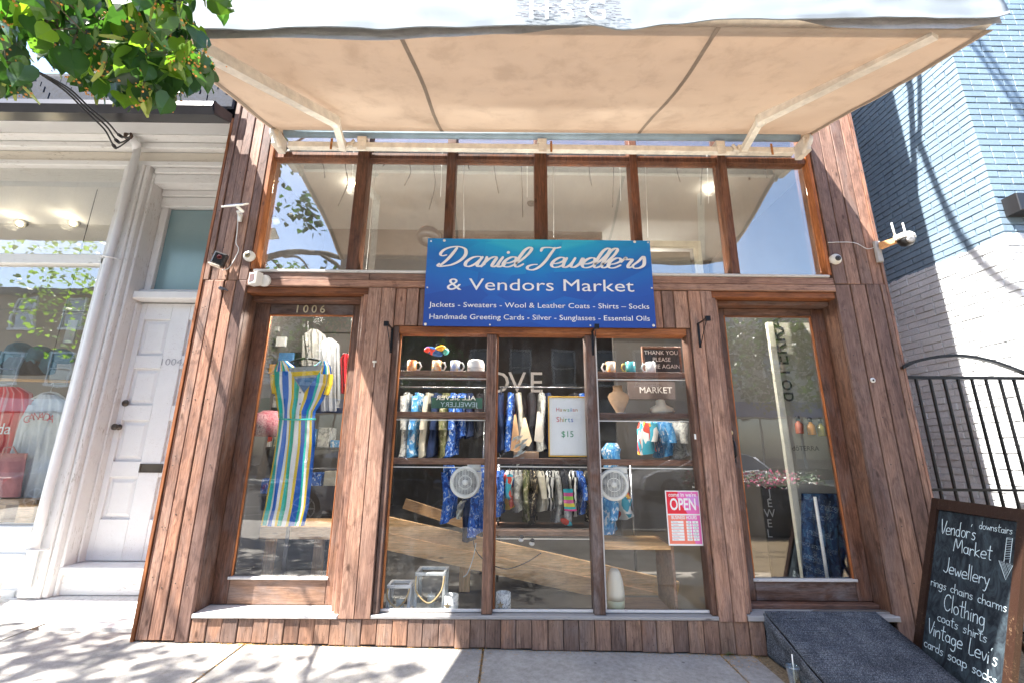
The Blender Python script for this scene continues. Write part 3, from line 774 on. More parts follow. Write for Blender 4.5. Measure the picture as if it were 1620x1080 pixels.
# broken lettering on the valance
LG = simple('grey_blotted_print', (.10, .10, .13), .8, var=.35, scale=90)
x0_, z0_ = at(820, 30, -1.585); x1_, z1_ = at(976, -12, -1.585)
b = B()
for i in range(420):
    x = random.uniform(x0_, x1_); z = random.uniform(z0_, z1_); w_ = random.uniform(.004, .02); h_ = random.uniform(.0008, .0022)
    y = -1.592-random.random()*.002
    b.add([(x-w_, y, z-h_), (x+w_, y, z-h_), (x+w_, y, z+h_), (x-w_, y, z+h_)], [(0, 1, 2, 3)])
b.build('blotted_print', LG, aw)['kind'] = 'stuff'
xa_, za_ = at(838, 30, -1.6); xb_, _ = at(958, 30, -1.6)
text_on('lettering', 'H S G', ((xa_+xb_)/2, -1.6, za_+.002), (1, 0, 0), (0, 0, 1), .20, simple('white_valance_print', (.80, .80, .80), .5), aw, width=(xb_-xa_))
# torsion bar with wall brackets
ZT = 3.95
b = B(); b.cbox(-1.97, 2.515, -.135, -.085, ZT-.03, ZT+.028, .005); b.build('torsion_bar', STEEL, aw)
for px in (599, 858, 1137):
    x = at(px if px > 599 else 575, 235, -.1)[0]
    b = B(); b.cbox(x-.045, x+.035, -.150, -.02, ZT+.03, ZT+.075, .004); b.cbox(x-.035, x+.035, -.150, -.136, ZT-.065, ZT+.03, .003)
    b.lathe((x, -.151, ZT-.035), (0, -1, 0), [(.009, 0), (.009, .006), (.004, .007)], 6); b.build('wall_bracket', STEEL, aw)
b = B(); b.tube([(-2.03, -.09, 4.09), (2.60, -.09, 4.11)], .036, 14); b.build('roller', simple('blue_grey_roller', (.30, .42, .52), .5), aw)
for x, s_ in ((-2.07, -1), (2.62, 1)):
    b = B(); b.lathe((x, -.10, 4.06), (s_, 0, 0), [(.055, 0), (.065, .02), (.06, .06), (.02, .075)], 14); b.cbox(x-.03, x+.03, -.16, -.02, 3.93, 4.06, .006); b.tube([(x-.05*s_, -.15, 3.90), (x, -.17, 4.02), (x+.04*s_, -.14, 4.10)], .018, 8); b.build('end_cap', STEEL, aw)
for px in (524, 1220, 872):
    x = at(px, 235, -.13)[0]; b = B(); b.box(x-.009, x+.009, -.140, -.1355, ZT-.055, ZT+.055); b.build('rust_strap', RUST, aw)
# folding arms
for (ex_, ey_), (bx_, by_), (fx_, fy_) in (((531, 193), (543, 236), (318, 78)), ((1203, 190), (1175, 240), (1480, 50))):
    Xb, Zb = at(bx_, by_, -.14); Xe, Ze = at(ex_, ey_, -.50); Xf, Zf = at(fx_, fy_, -1.47)
    arm = bpy.data.objects.new('folding_arm', None); C.objects.link(arm); arm.parent = aw; ORI[arm] = Vector((Xb, -.14, Zb)); arm.location = ORI[arm]-ORI[aw]
    def beam(p, q, w, h):
        p = Vector(p); q = Vector(q); d = (q-p).normalized(); s = d.cross(Vector((0, 0, 1))).normalized(); u = s.cross(d)
        return B().hexa([p-s*w-u*h, p+s*w-u*h, q+s*w-u*h, q-s*w-u*h, p-s*w+u*h, p+s*w+u*h, q+s*w+u*h, q-s*w+u*h])
    beam((Xb, -.14, Zb), (Xe, -.50, Ze), .026, .026).build('rear_arm', STEEL, arm)
    beam((Xe, -.50, Ze), (Xf, -1.47, Zf), .034, .036).build('fore_arm', STEEL, arm)
    B().lathe((Xe, -.50, Ze-.045), (0, 0, 1), [(.012, -.004), (.034, 0), (.036, .08), (.02, .092)], 14).build('elbow', STEEL, arm)
    sg = 1 if Xb < 0 else -1
    q = B(); q.cbox(Xb-.05, Xb+.02, -.17, -.136, ZT-.07, ZT+.02, .004); q.tube([(Xb, -.15, ZT-.075), (Xb+.05*sg, -.155, ZT-.03), (Xb+.09*sg, -.15, ZT+.03)], .012, 8)
    q.lathe((Xb+.07*sg, -.15, ZT-.03), (0, -1, 0), [(.02, 0), (.018, .02)], 10); q.build('shoulder', STEEL, arm)

# ================================================================== WHITE NEIGHBOUR SHOP (left)
nb = thing('white_shop', (-4.4, .8, 0), 'white painted shop on the left with a big display window and a recessed panelled door', 'shop building')
def nbl(b, name, mat, parent=None): return b.build(name, mat, parent or nb)
WY = .8
b = B(); b.hexa([(-9, .20, -.2), (-2.60, .20, -.2), (-2.60, 1.5, -.2), (-9, 1.5, -.2), (-9, .20, .075), (-2.60, .20, .062), (-2.60, 1.5, .085), (-9, 1.5, .095)]); nbl(b, 'apron', PCONC)
# stall riser under the window
b = B(); b.box(-9, -4.30, WY+.02, WY+.2, .05, .60); nbl(b, 'stall_riser', WHTX)
b = B(); b.cbox(-9, -4.27, WY-.02, WY+.2, .60, .655, .006); b.cbox(-9, -4.29, WY-.005, WY+.2, .40, .42, .003); b.cbox(-9, -4.29, WY-.01, WY+.1, .07, .13, .004); nbl(b, 'window_ledge', WHTX)
b = B(); b.box(-9, -4.245, WY+.045, WY+.05, .66, 3.19); nbl(b, 'pane', GLASSW)
b = B(); b.box(-9, -4.245, WY+.045, WY+.05, 3.31, 4.36); nbl(b, 'pane', GLASSW)
b = B(); b.cbox(-9, -4.245, WY-.01, WY+.10, 3.195, 3.305, .008); nbl(b, 'transom_bar', WHTX)
# fascia, bands and soffit
b = B(); b.cbox(-9, -2.58, WY-.02, WY+.3, 4.365, 4.43, .008); nbl(b, 'head_trim', WHTX)
b = B(); b.cbox(-9, -2.58, WY+.01, WY+.3, 4.435, 4.56, .004); nbl(b, 'peeling_frieze', CREAM)
b = B(); b.cbox(-9, -2.58, WY-.06, WY+.3, 4.565, 4.64, .010); nbl(b, 'cornice', WHTX)
b = B(); b.cbox(-9, -2.58, WY-.16, WY+.3, 4.645, 4.70, .006); nbl(b, 'cornice', WHTX)
b = B(); b.hexa([(-9, -.12, 4.20), (-2.63, -.12, 4.20), (-2.60, WY-.165, 4.66), (-9, WY-.165, 4.66), (-9, -.12, 4.22), (-2.63, -.12, 4.22), (-2.60, WY-.165, 4.70), (-9, WY-.165, 4.70)]); nbl(b, 'soffit', WHTC)
b = B(); b.box(-9, -2.62, WY+.3, 6, 4.3, 5.0); nbl(b, 'upper_wall', WHTC)
GUT = simple('black_gutter', (.022, .022, .028), .3, .2, var=.3)
b = B(); prof = [(-.33, 4.07), (-.14, 4.15), (-.14, 4.24), (-.16, 4.24), (-.16, 4.18), (-.30, 4.11), (-.35, 4.14), (-.34, 4.17), (-.36, 4.175), (-.375, 4.12)]
b.prism(prof, 'x', -9, -2.50); gt_ = nbl(b, 'gutter', GUT)
b = B(); b.prism([(-.34, 4.072), (-.14, 4.152), (-.14, 4.24), (-.37, 4.17)], 'x', -2.50, -2.492); b.build('gutter_end', GUT, gt_)
b = B(); b.cbox(-9, -2.52, -.136, -.121, 4.16, 4.25, .003); nbl(b, 'fascia_board', simple('dark_fascia', (.05, .05, .06), .5))
SH = simple('slate_blue_shingle', (.014, .020, .038), .85, var=.5, scale=30, bump=.4)
b = B()
for r in range(5):
    z0 = 4.25+r*.11; y0 = -.15+r*.05
    x = -8.9+(r % 2)*.12
    while x < -2.7:
        b.cbox(x, x+.235, y0+random.uniform(-.006, .006), y0+.03, z0, z0+.13, .003); x += .24
rf = nbl(b, 'shingle_roof', SH); rf['kind'] = 'stuff'
b = B(); b.hexa([(-9, .05, 4.78), (-2.62, .05, 4.78), (-2.62, 6, 5.02), (-9, 6, 5.02), (-9, .06, 4.86), (-2.62, .06, 4.86), (-2.62, 6, 5.3), (-9, 6, 5.3)]); nbl(b, 'roof_deck', SH)
# pilaster between window and door
b = B(); b.cbox(-4.225, -4.03, WY-.055, WY+.30, .08, 4.36, .012); nbl(b, 'pilaster', WHT)
b = B(); b.cbox(-4.03, -3.985, WY-.035, WY+.30, .08, 4.36, .012); nbl(b, 'pilaster_bead', WHT)
b = B(); b.cbox(-3.985, -3.955, WY+.02, WY+.32, .08, 4.30, .006); nbl(b, 'pilaster_bead', WHT)
b = B(); b.cbox(-4.28, -4.225, WY-.01, WY+.10, .08, 4.36, .006); nbl(b, 'window_stile', WHT)
# door recess: jamb, lintels, steps, transom light
DY = 1.0
b = B(); b.box(-4.02, -3.956, WY+.33, DY+.2, .2, 4.36); b.cbox(-3.954, -3.935, DY-.06, DY+.02, .32, 2.82, .004); nbl(b, 'door_jamb', WHT)
b = B(); b.cbox(-3.95, -2.60, WY+.02, WY+.2, 4.18, 4.29, .006); b.cbox(-3.95, -2.60, WY+.0, WY+.2, 4.295, 4.36, .006); nbl(b, 'lintel', WHTX)
b = B(); b.cbox(-3.954, -2.60, DY-.03, DY+.1, 3.98, 4.10, .008); b.cbox(-3.95, -2.60, DY-.05, DY+.1, 4.105, 4.175, .004); nbl(b, 'lintel', WHTX)
b = B(); b.box(-3.87, -2.64, DY+.03, DY+.04, 2.99, 3.97); nbl(b, 'transom_light', FROST)
b = B(); b.cbox(-3.953, -3.872, DY-.01, DY+.05, 2.98, 3.98, .006); nbl(b, 'transom_frame', WHT)
b = B(); b.cbox(-3.953, -2.60, DY-.12, DY+.05, 2.855, 2.94, .010); b.cbox(-3.953, -2.60, DY-.06, DY+.05, 2.945, 2.979, .005); nbl(b, 'transom_sill', WHTX)
b = B(); b.cbox(-3.965, -2.60, WY+.01, DY+.1, .255, .315, .008); nbl(b, 'step', WHTX)
b = B(); b.cbox(-3.965, -2.60, WY+.05, DY+.05, .08, .250, .004); nbl(b, 'riser', WHTX)
# panelled door
wd = bpy.data.objects.new('door', None); C.objects.link(wd); wd.parent = nb; ORI[wd] = Vector((-3.58, DY, .32)); wd.location = ORI[wd]-ORI[nb]
dx0, dx1, dz0, dz1 = -3.953, -3.02, .322, 2.84
b = B(); b.box(dx0, dx1, DY+.030, DY+.05, dz0, dz1)
pX = lambda px, py: at(px, py, DY)[0]
stx = [(dx0, pX(224, 520)), (pX(266, 520), pX(295, 520)), (dx1-.13, dx1)]
for a, c in stx: b.cbox(a, c, DY+.005, DY+.0298, dz0, dz1, .004)
pZ = lambda py: at(220, py, DY)[1]
rails = [(dz0, pZ(821)), (pZ(754), pZ(729)), (pZ(664), pZ(640)), (pZ(582), pZ(561)), (pZ(505), dz1)]
for i in range(2):
    xa, xb = stx[i][1], stx[i+1][0]
    for z0, z1 in rails: b.cbox(xa+.0005, xb-.0005, DY+.0055, DY+.0298, z0, z1, .004)
b.build('leaf', WHTD, wd)
for i in range(2):
    xa, xb = stx[i][1]+.02, stx[i+1][0]-.02
    for (q, z0), (z1, q2) in zip(rails, rails[1:]):
        q_ = B(); zc0, zc1 = z0+.022, z1-.022
        q_.hexa([(xa, DY+.0298, zc0), (xb, DY+.0298, zc0), (xb, DY+.0298, zc1), (xa, DY+.0298, zc1), (xa+.03, DY+.016, zc0+.03), (xb-.03, DY+.016, zc0+.03), (xb-.03, DY+.016, zc1-.03), (xa+.03, DY+.016, zc1-.03)])
        q_.build('panel', WHTD, wd)
for px, py, m_ in ((198, 637, DKM), (188, 675, DKM)):
    x, z = at(px, py, DY); q = B()
    if py == 637: q.lathe((x, DY+.005, z), (0, -1, 0), [(.034, 0), (.034, .006), (.024, .018), (.010, .020)], 18); q.build('deadbolt', m_, wd)
    else: q.lathe((x, DY+.005, z), (0, -1, 0), [(.030, 0), (.028, .005), (.011, .010), (.011, .03), (.030, .042), (.031, .058), (.018, .068)], 18); q.build('door_knob', m_, wd)
x0, z0 = at(219, 746, DY); x1, z1 = at(258, 734, DY)
q = B(); q.cbox(x0, x1, DY-.004, DY+.004, z0-.004, z0+.010, .002); q.cbox(x0, x1, DY-.004, DY+.004, z1-.006, z1+.006, .002); q.cbox(x0, x0+.015, DY-.004, DY+.004, z0+.011, z1-.007, .002); q.cbox(x1-.015, x1, DY-.004, DY+.004, z0+.011, z1-.007, .002)
q.box(x0+.015, x1-.015, DY+.001, DY+.0045, z0+.01, z1-.006); q.build('mail_slot', DKM, wd)
xa, za = at(254, 577, DY); xb, _ = at(293, 577, DY)
text_on('house_number', '1004A', ((xa+xb)/2+.01, DY+.002, za), (1, 0, 0), (0, 0, 1), .10, simple('grey_number_print', (.38, .38, .40), .5), wd, width=xb-xa+.04)
# interior of the white shop
b = B(); b.box(-9, -4.1, 3.2, 3.3, 0, 4.6); nbl(b, 'back_wall', simple('greige_wall', (.22, .21, .19), .9, var=.05, scale=1))
b = B(); b.box(-9, -4.24, .92, 3.2, 4.40, 4.46); nbl(b, 'ceiling', CEIL)
b = B(); b.box(-4.24, -4.21, 1.12, 3.2, .3, 4.4); nbl(b, 'side_wall', simple('greige_side', (.26, .25, .23), .9, var=.05, scale=1))
b = B(); b.box(-9, -4.24, 1.01, 3.2, .30, .36); nbl(b, 'shop_floor', simple('light_timber_floor', (.5, .38, .24), .5))
# drainpipe down the pilaster with service wires at its head
pt = [at(218, 232, WY-.10), at(213, 330, WY-.10)]
dp = thing('service_pipe', (-4.15, WY-.10, .1), 'white painted conduit pipe running down the pilaster of the white shop', 'pipe')
pth = []
for (px, py) in ((218, 234), (190, 345), (160, 455), (118, 625), (78, 770), (38, 935)):
    x, z = at(px, py, WY-.10); pth.append((x, WY-.10, z))
b = B(); b.tube(pth, .034, 14); b.build('conduit', WHTC, dp)
for (px, py) in ((171, 408), (53, 868)):
    x, z = at(px, py, WY-.10); b = B(); b.tube([(x-.055, WY-.075, z+.003), (x-.045, WY-.13, z), (x, WY-.148, z), (x+.045, WY-.13, z-.002), (x+.10, WY-.06, z-.006)], .008, 6); b.build('pipe_clip', WHTC, dp)
x, z = at(216, 226, WY-.12); b = B(); b.tube([(x, WY-.10, z-.09), (x, WY-.11, z-.02), (x-.02, WY-.17, z+.02)], [.036, .046, .040], 14); b.build('weatherhead', WHTC, dp)
b = B()
for k in range(4): b.tube([(x-.02+.035*math.cos(a/8*6.28+k), WY-.19-.01*k, z+.02+.035*math.sin(a/8*6.28+k)*(1+.2*k)) for a in range(9)], .005, 5)
b.build('wire_coil', simple('brown_wire', (.12, .08, .06), .7), dp)
sv = thing('service_wires', (x, WY-.2, z), 'bundle of black overhead service wires coming down to the pipe head of the white shop', 'wires')
ends = [(36, 100), (44, 108), (30, 92)]
for k in range(3):
    pts = []
    for (px, py, Y) in ((-60, 40+8*k, -1.8), (36+4*k, 100+3*k, -1.3), (100+3*k, 142-2*k, -.9), (135+2*k, 176-4*k, -.65), (165+3*k, 205-5*k, -.45), (178+4*k, 228-8*k, -.25), (186+5*k, 234-8*k, 0), (205, 221-2*k, .5)):
        xx, zz = at(px, py, Y); pts.append(Vector((xx, Y, zz)))
    P = []
    for i in range(len(pts)-1):
        for t in range(6): 
            p0, p1, p2, p3 = pts[max(i-1, 0)], pts[i], pts[i+1], pts[min(i+2, len(pts)-1)]; t_ = t/6
            P.append(.5*((2*p1)+(-p0+p2)*t_+(2*p0-5*p1+4*p2-p3)*t_*t_+(-p0+3*p1-3*p2+p3)*t_**3))
    P.append(pts[-1])
    b = B(); b.tube(P, .0065, 6)
    q = P[-10]; b.tube([P[-12], P[-9]], .014, 8); b.build('wire', WIRE, sv)

# ---- goods in the white shop window
GY = 1.15
rl = thing('clothes_rail', (-5.0, GY, 2.0), 'pale wooden clothes rail across the white shop window', 'rail')
xa, za = at(-60, 598, GY); xb, zb = at(112, 604, GY)
b = B(); b.tube([(xa, GY, za), (-4.26, GY, zb+.0)], .016, 10); b.build('rail_bar', PINE, rl)
b = B(); b.tube([(-4.9, GY, za+.008), (-4.9, GY, 4.39)], .004, 6); b.build('hanging_cable', WIRE, rl)
def garment(px_poly, Y, th, mat, name, parent, folds=5, amp=.018):
    """closed hanging cloth body; px_poly: rows (y, xl, xr) in photograph pixels"""
    rows = []
    for (py, xl, xr) in px_poly:
        a, z = at(xl, py, Y); c, z2 = at(xr, py, Y); rows.append((a, c, (z+z2)/2))
    m = len(rows); nU = 22; vs = []; b = B()
    def row(q):
        f = q*(m-1); i = min(int(f), m-2); t = f-i
        return tuple(rows[i][k]*(1-t)+rows[i+1][k]*t for k in range(3))
    nV = 6*(m-1); uv = []
    for j in range(nV+1):
        a, c, z = row(j/nV)
        for s_ in (0, 1):
            for i in range(nU+1):
                u = i/nU if s_ == 0 else 1-i/nU
                x = a+(c-a)*u
                el = math.sin(math.pi*u)**.5*th*(1 if s_ == 0 else -1)
                fo = amp*(math.sin(u*folds*6.28+1.3*math.sin(j*.25))+.6*noise.noise(Vector((u*6, j*.16, Y*9))))*min(1, j/nV*2+.25)
                vs.append((x, Y-el+fo*(1 if s_ == 0 else .5), z)); uv.append((u, 1-j/nV))
    w = 2*(nU+1); fs = []
    for j in range(nV):
        for i in range(w): fs.append((j*w+i, (j+1)*w+i, (j+1)*w+(i+1) % w, j*w+(i+1) % w))
    b.add(vs, fs, True); b.uv = uv
    return b.build(name, mat, parent)
def hanger(cx, cz, w, Y, mat, parent, up=.10, plane='x'):
    b = B()
    e = (lambda d: (cx+d, Y)) if plane == 'x' else (lambda d: (cx, Y+d))
    b.tube([(*e(-w/2), cz-.07), (*e(-w*.22), cz-.015), (*e(0), cz), (*e(w*.22), cz-.015), (*e(w/2), cz-.07)], [.007, .011, .012, .011, .007], 8)
    b.tube([(*e(-w/2+.01), cz-.072), (*e(w/2-.01), cz-.072)], .004, 6)
    b.tube([(*e(0), cz), (*e(0), cz+up*.45), (*e(.018), cz+up*.7), (*e(.0), cz+up), (*e(-.018), cz+up*.85)], .003, 6)
    return b.build('hanger', mat, parent)
def striped(name, cols, fn='u', n_=12, scale=1., base=None):
    n = N(name); tc = n.new('TexCoord'); sp = n.new('SeparateXYZ'); n.link(tc.outputs['UV'], sp.inputs[0])
    st = [(i/len(cols), c) for i, c in enumerate(cols)]
    src = sp.outputs[0] if fn == 'u' else sp.outputs[1]
    if scale != 1:
        m = n.new('Math', operation='MULTIPLY'); m.inputs[1].default_value = scale; n.link(src, m.inputs[0]); fr = n.new('Math', operation='FRACT'); n.link(m.outputs[0], fr.inputs[0]); src = fr.outputs[0]
    c = n.ramp(src, st[:32], 'CONSTANT'); n.set(c, .8, spec=.2); n.bump(n.noise(n.coord((1, 1, 1)), 14, 3), .3, .01); return n.m
CORAL = striped('coral_pinstripe_cotton', [(.72, .07, .08), (.72, .07, .08), (.72, .07, .08), (.80, .35, .33)], scale=7)
GREYF = fabric('light_grey_fleece', (.72, .74, .75), .12)
REDP = simple('crimson_print', (.45, .02, .04), .7)
sh = thing('red_baseball_shirt', (at(18, 700, GY)[0], GY, 1.2), 'coral red pinstriped shirt with big white letters at the far left edge', 'shirt')
garment([(612, 0, 34), (622, -14, 50), (650, -30, 52), (710, -40, 40), (760, -52, 28), (800, -60, 14)], GY, .05, CORAL, 'shirt_body', sh)
hanger(*at(18, 612, GY), .40, GY, PLW, sh)
xa, za = at(4, 686, GY-.08); text_on('lettering', 'da', (xa-.0, GY-.082, za), (1, 0, .02), (0, 0, 1), .16, LETW, sh)
sw_ = thing('grey_sweatshirt', (at(70, 700, GY)[0], GY, 1.2), 'light grey sweatshirt with red CANADA lettering on a white hanger in the white shop window', 'sweatshirt')
garment([(624, 66, 92), (636, 52, 106), (660, 42, 103), (700, 33, 98), (740, 24, 92), (775, 15, 86), (790, 14, 80)], GY-.03, .055, GREYF, 'body', sw_)
garment([(640, 46, 60), (665, 32, 50), (700, 22, 38), (735, 10, 26), (762, 3, 17)], GY-.07, .03, GREYF, 'sleeve', sw_, 2, .006)
garment([(640, 96, 107), (670, 92, 108), (720, 86, 100), (765, 80, 92)], GY-.01, .03, GREYF, 'sleeve', sw_, 2, .006)
hanger(*at(80, 620, GY-.03), .36, GY-.03, PLW, sw_)
for i, ch in enumerate('CANADA'):
    px = 47+i*7.2; py = 668-4.5*math.sin((i+.5)/6*math.pi)+ (1.5 if i == 0 else 0); x, z = at(px, py, GY-.10); an = rad(16-i*6)
    text_on('lettering', ch, (x, GY-.128, z), (math.cos(an), 0, math.sin(an)), (-math.sin(an), 0, math.cos(an)), .105, REDP, sw_)
pb = thing('pink_tote_bag', (at(20, 780, .98)[0], .98, .7), 'dusty pink tote bag leaning in the corner of the white shop window', 'bag')
garment([(716, -16, 44), (730, -30, 40), (755, -30, 36), (785, -34, 33)], 1.0, .06, fabric('dusty_pink_leather', (.50, .20, .20), .2), 'bag_body', pb, 2, .008)
x, z = at(15, 716, .93); b = B(); b.tube([(x-.07, .93, z-.02), (x-.05, .92, z+.05), (x+.03, .92, z+.06), (x+.08, .93, z-.01)], .008, 6); b.build('handle', bpy.data.materials['dusty_pink_leather'], pb)
pl = thing('display_plinth', (at(20, 820, 1.1)[0], 1.1, .5), 'low pale plywood bench in the white shop window', 'bench')
xa, za = at(-60, 788, .95); xb, zb = at(57, 788, .95)
b = B(); b.cbox(xa, xb, .95, 1.35, za-.05, za, .004); b.build('top', PINE, pl)
b = B(); b.cbox(xb-.16, xb, .96, 1.3, .40, za-.051, .004); b.build('leg', PINE, pl)
b = B(); b.cbox(xa+.2, xa+.42, .96, 1.3, .40, za-.051, .004); b.build('leg', PINE, pl)
DEN = fabric('teal_denim', (.06, .15, .19), .25)
for i, (px, py, lb_) in enumerate(((32, 556, 'leftmost'), (65, 562, 'middle'), (98, 566, 'rightmost'))):
    x, z = at(px, py, 1.5); t = thing('baseball_cap', (x, 1.5, z), lb_+' of three teal denim baseball caps on the wall of the white shop', 'cap', 'three denim caps on the wall')
    M_ = Matrix.Translation((x, 1.5, z)) @ Matrix.Rotation(rad(20), 4, 'Y')
    b = B(); b.lathe((0, 0, -.03), (0, -.35, 1), [(.115, 0), (.113, .04), (.10, .09), (.06, .125), (.01, .135)], 18); b.xf(M_); b.build('crown', DEN, t)
    b = B(); b.prism([(-.09, -.02)]+[(.115*math.cos(rad(a)), -.10+.085*math.sin(rad(a))) for a in range(200, 345, 15)]+[(.09, -.02)], 'y', -.12, -.108); b.xf(M_ @ Matrix.Rotation(rad(15), 4, 'X')); b.build('peak', DEN, t)
t = thing('black_folded_shirts', (at(35, 590, 1.5)[0], 1.5, 2.2), 'black shirts hanging under the denim caps in the white shop', 'shirts')
garment([(566, 14, 60), (578, 0, 70), (592, -4, 74)], 1.45, .07, simple('black_cotton', (.015, .016, .02), .9), 'cloth', t, 3)
x, z = at(103, 540, 1.6); x1, z1 = at(122, 514, 1.6)
tag(B().cbox(x-.03, x1, 1.6, 1.62, z-.02, z1+.06, .003).build('blank_card', simple('pale_card', (.55, .55, .53), .6)), 'blank pale card on the wall above the caps in the white shop', 'card')
for i, (px, py, Y) in enumerate(((32, 354, 1.9), (116, 353, 1.9))):
    x, z = at(px, py, Y); t = thing('track_spotlight', (x, Y, z), ('left', 'right')[i]+' hand lit spotlight hanging behind the upper pane of the white shop', 'spotlight', 'lit spotlights in the white shop')
    dr_ = Vector((.25, -.75, -.6))
    b = B(); b.lathe(Vector((x, Y, z))-dr_.normalized()*.06, dr_, [(.02, -.02), (.055, 0), (.065, .07), (.058, .072)], 18); b.build('housing', simple('grey_spot', (.30, .29, .26), .5) if i == 0 else bpy.data.materials['grey_spot'], t)
    b = B(); b.lathe(Vector((x, Y, z))+dr_.normalized()*.006, dr_, [(.054, 0), (.030, .008)], 18); b.build('lamp', BULB, t)
    l_ = bpy.data.lights.new('spot_glow', 'POINT'); l_.energy = .7; l_.color = (1, .85, .6); l_.shadow_soft_size = .06; lo = bpy.data.objects.new('spot_glow', l_); C.objects.link(lo); lo.parent = t; lo.location = dr_.normalized()*.16
xa, za = at(-40, 338, 1.95); xb, _ = at(185, 339, 1.95)
tag(B().tube([(xa, 1.95, za), (xb, 1.95, za)], .009, 6).build('light_track', WIRE), 'thin black light track behind the upper pane of the white shop', 'light track')
# crumpled bag with orange petals at the left edge of the frame
x, y = -3.98-.35, .62
t = thing('flower_bag', (x, y, .08), 'crumpled white bag with orange petals on the apron at the left edge', 'bag')
b = B(); b.grid(lambda u, v: (x-.02+.085*math.cos(6.283*u)*math.sin(math.pi*(.12+.88*v)*.97)*(1+.3*noise.noise(Vector((math.cos(6.28*u)*3, v*5, math.sin(6.28*u)*3)))), y+.085*math.sin(6.283*u)*math.sin(math.pi*(.12+.88*v)*.97), .08+.19*(1-v)), 20, 9); b.build('bag', PLW, t)
b = B()
for k in range(60):
    a = random.uniform(0, 6.3); r_ = random.uniform(0, .09); px, py, pz = x+.03+r_*math.cos(a), y-.05+r_*math.sin(a), .10+random.uniform(0, .13)
    s = .016; b.add([(px-s, py, pz), (px, py-s, pz+.004), (px+s, py, pz+.01), (px, py+s, pz)], [(0, 1, 2, 3)])
b.build('petals', simple('orange_petal', (.75, .32, .03), .7, var=.4, scale=30), t)['kind'] = 'stuff'

# ================================================================== BRICK BUILDING (right)
KX = 4.35
bk = thing('painted_brick_building', (5.5, 1.5, 0), 'brick building on the right painted white below and slate blue above', 'brick building')
b = B(); b.box(KX+.012, 12, .012, 9, -.1, 9.0); b.build('wall', BRICK, bk)
CRS = .0677; BL = .215; JT = .009
def brick_mesh(L):
    b = B(); b.cbox(-L/2, L/2, 0, .03, -(CRS-JT)/2, (CRS-JT)/2, .0025); return b
stuffF = B(); cand = []
rng = random.Random(3)
nC = int(8.9/CRS)
for c in range(nC):
    z = .0+CRS*(c+.5)
    hdr = (c % 6 == 5)
    L0 = BL/2 if hdr else BL
    # flank (plane X = KX, facing -X)
    y = .004+(0 if c % 2 else BL/2) - (BL if not hdr else 0)
    while y < 2.4:
        y0 = max(y, .0); y1 = y+L0-JT
        if y1-y0 > .03: cand.append(('f', (y0+y1)/2, z, y1-y0))
        y += L0
    x = KX+(.0 if c % 2 else -BL/2)
    while x < 6.2:
        x0 = max(x, KX-.0); x1 = x+L0-JT
        if x1-x0 > .03: cand.append(('s', (x0+x1)/2, z, x1-x0))
        x += L0
seen = []; rest = []
for q in cand:
    k, a, z, L_ = q
    p = (KX, a, z) if k == 'f' else (a, 0, z)
    px, py = prj(p)
    hid = px > 1625 or py < -5 or py > 1085 or px < 1330 or (k == 'f' and a > 1.9)
    occl = py < 37 or (px < 1583 and py < 88+(1465-px)*.57) or px < 1330+(py-180)*.225
    d = (Vector(p)-Vector((0, -CD, CH))).length
    if hid or occl: rest.append(q)
    else: seen.append((d, q))
seen.sort(key=lambda t: t[0])
singles = [q for _, q in seen[:300]]; rest += [q for _, q in seen[300:]]
cache = {}
def place(b, k, a, z, dy):
    if k == 's': b.xf(Matrix.Translation((a, dy-.0, z)))
    else: b.xf(Matrix.Translation((KX+dy, a, z)) @ Matrix.Rotation(-math.pi/2, 4, 'Z'))
    return b
for k, a, z, L_ in singles:
    dy = rng.uniform(-.0025, .0025); key = (k, round(L_, 3))
    if key not in cache: cache[key] = place(brick_mesh(L_), k, a, z, dy).build('brick', BRICK, bk); cache[(key, 'o')] = Vector((a, z, 0)); cache[(key, 'd')] = (a, z, dy)
    else:
        a0, z0, d0 = cache[(key, 'd')]; o = cache[key]
        w = ORI[o]+(Vector((a-a0, dy-d0, z-z0)) if k == 's' else Vector((dy-d0, a-a0, z-z0)))
        dup(o, bk, w)
b = B()
for k, a, z, L_ in rest:
    b2 = place(brick_mesh(L_), k, a, z, rng.uniform(-.0025, .0025)); b.add(b2.v, b2.f)
b.build('brickwork', BRICK, bk)['kind'] = 'stuff'
x, z = at(1612, 318, -.1)
tag(B().cbox(x-.03, x+.25, -.12, -.002, z-.10, z+.07, .006).build('wall_box', PLB), 'black box fixed high on the front of the brick building at the right edge', 'box')

# ================================================================== IRON GATE
gt = thing('iron_gate', (3.7, .22, 0), 'black iron gate with upright bars and an arched top beside the brick building', 'gate')
GY2 = -.018
def gp(px, py): x, z = at(px, py, GY2); return (x, GY2, z)
ztop = gp(1500, 597)[2]; zmid = gp(1500, 774)[2]
b = B(); b.box(3.19, 4.62, GY2-.012, GY2+.012, ztop-.012, ztop+.012); b.build('top_rail', BLK, gt)
b = B(); b.box(3.19, 4.62, GY2-.010, GY2+.010, zmid-.009, zmid+.009); b.build('rail', BLK, gt)
b = B(); b.box(3.19, 4.62, GY2-.010, GY2+.010, .10, .13); b.build('rail', BLK, gt)
for k in range(12):
    x = gp(1450, 605)[0]+.113*k
    if x > 4.6: break
    bb = B(); bb.box(x-.0075, x+.0075, GY2-.0075, GY2+.0075, .131, zmid-.0095); bb.box(x-.0075, x+.0075, GY2-.0075, GY2+.0075, zmid+.0095, ztop-.0125); bb.build('bar', BLK, gt)
arcp = []
x0a = gp(1420, 580)[0]; pts = [(1421, 583), (1430, 578), (1445, 572), (1482, 565), (1520, 564.5), (1560, 572), (1590, 582), (1620, 594), (1665, 618), (1700, 640)]
b = B(); P = crom([Vector(gp(*p)) for p in pts], 5)
P = [Vector((p[0], GY2-.03, p[2])) for p in P]
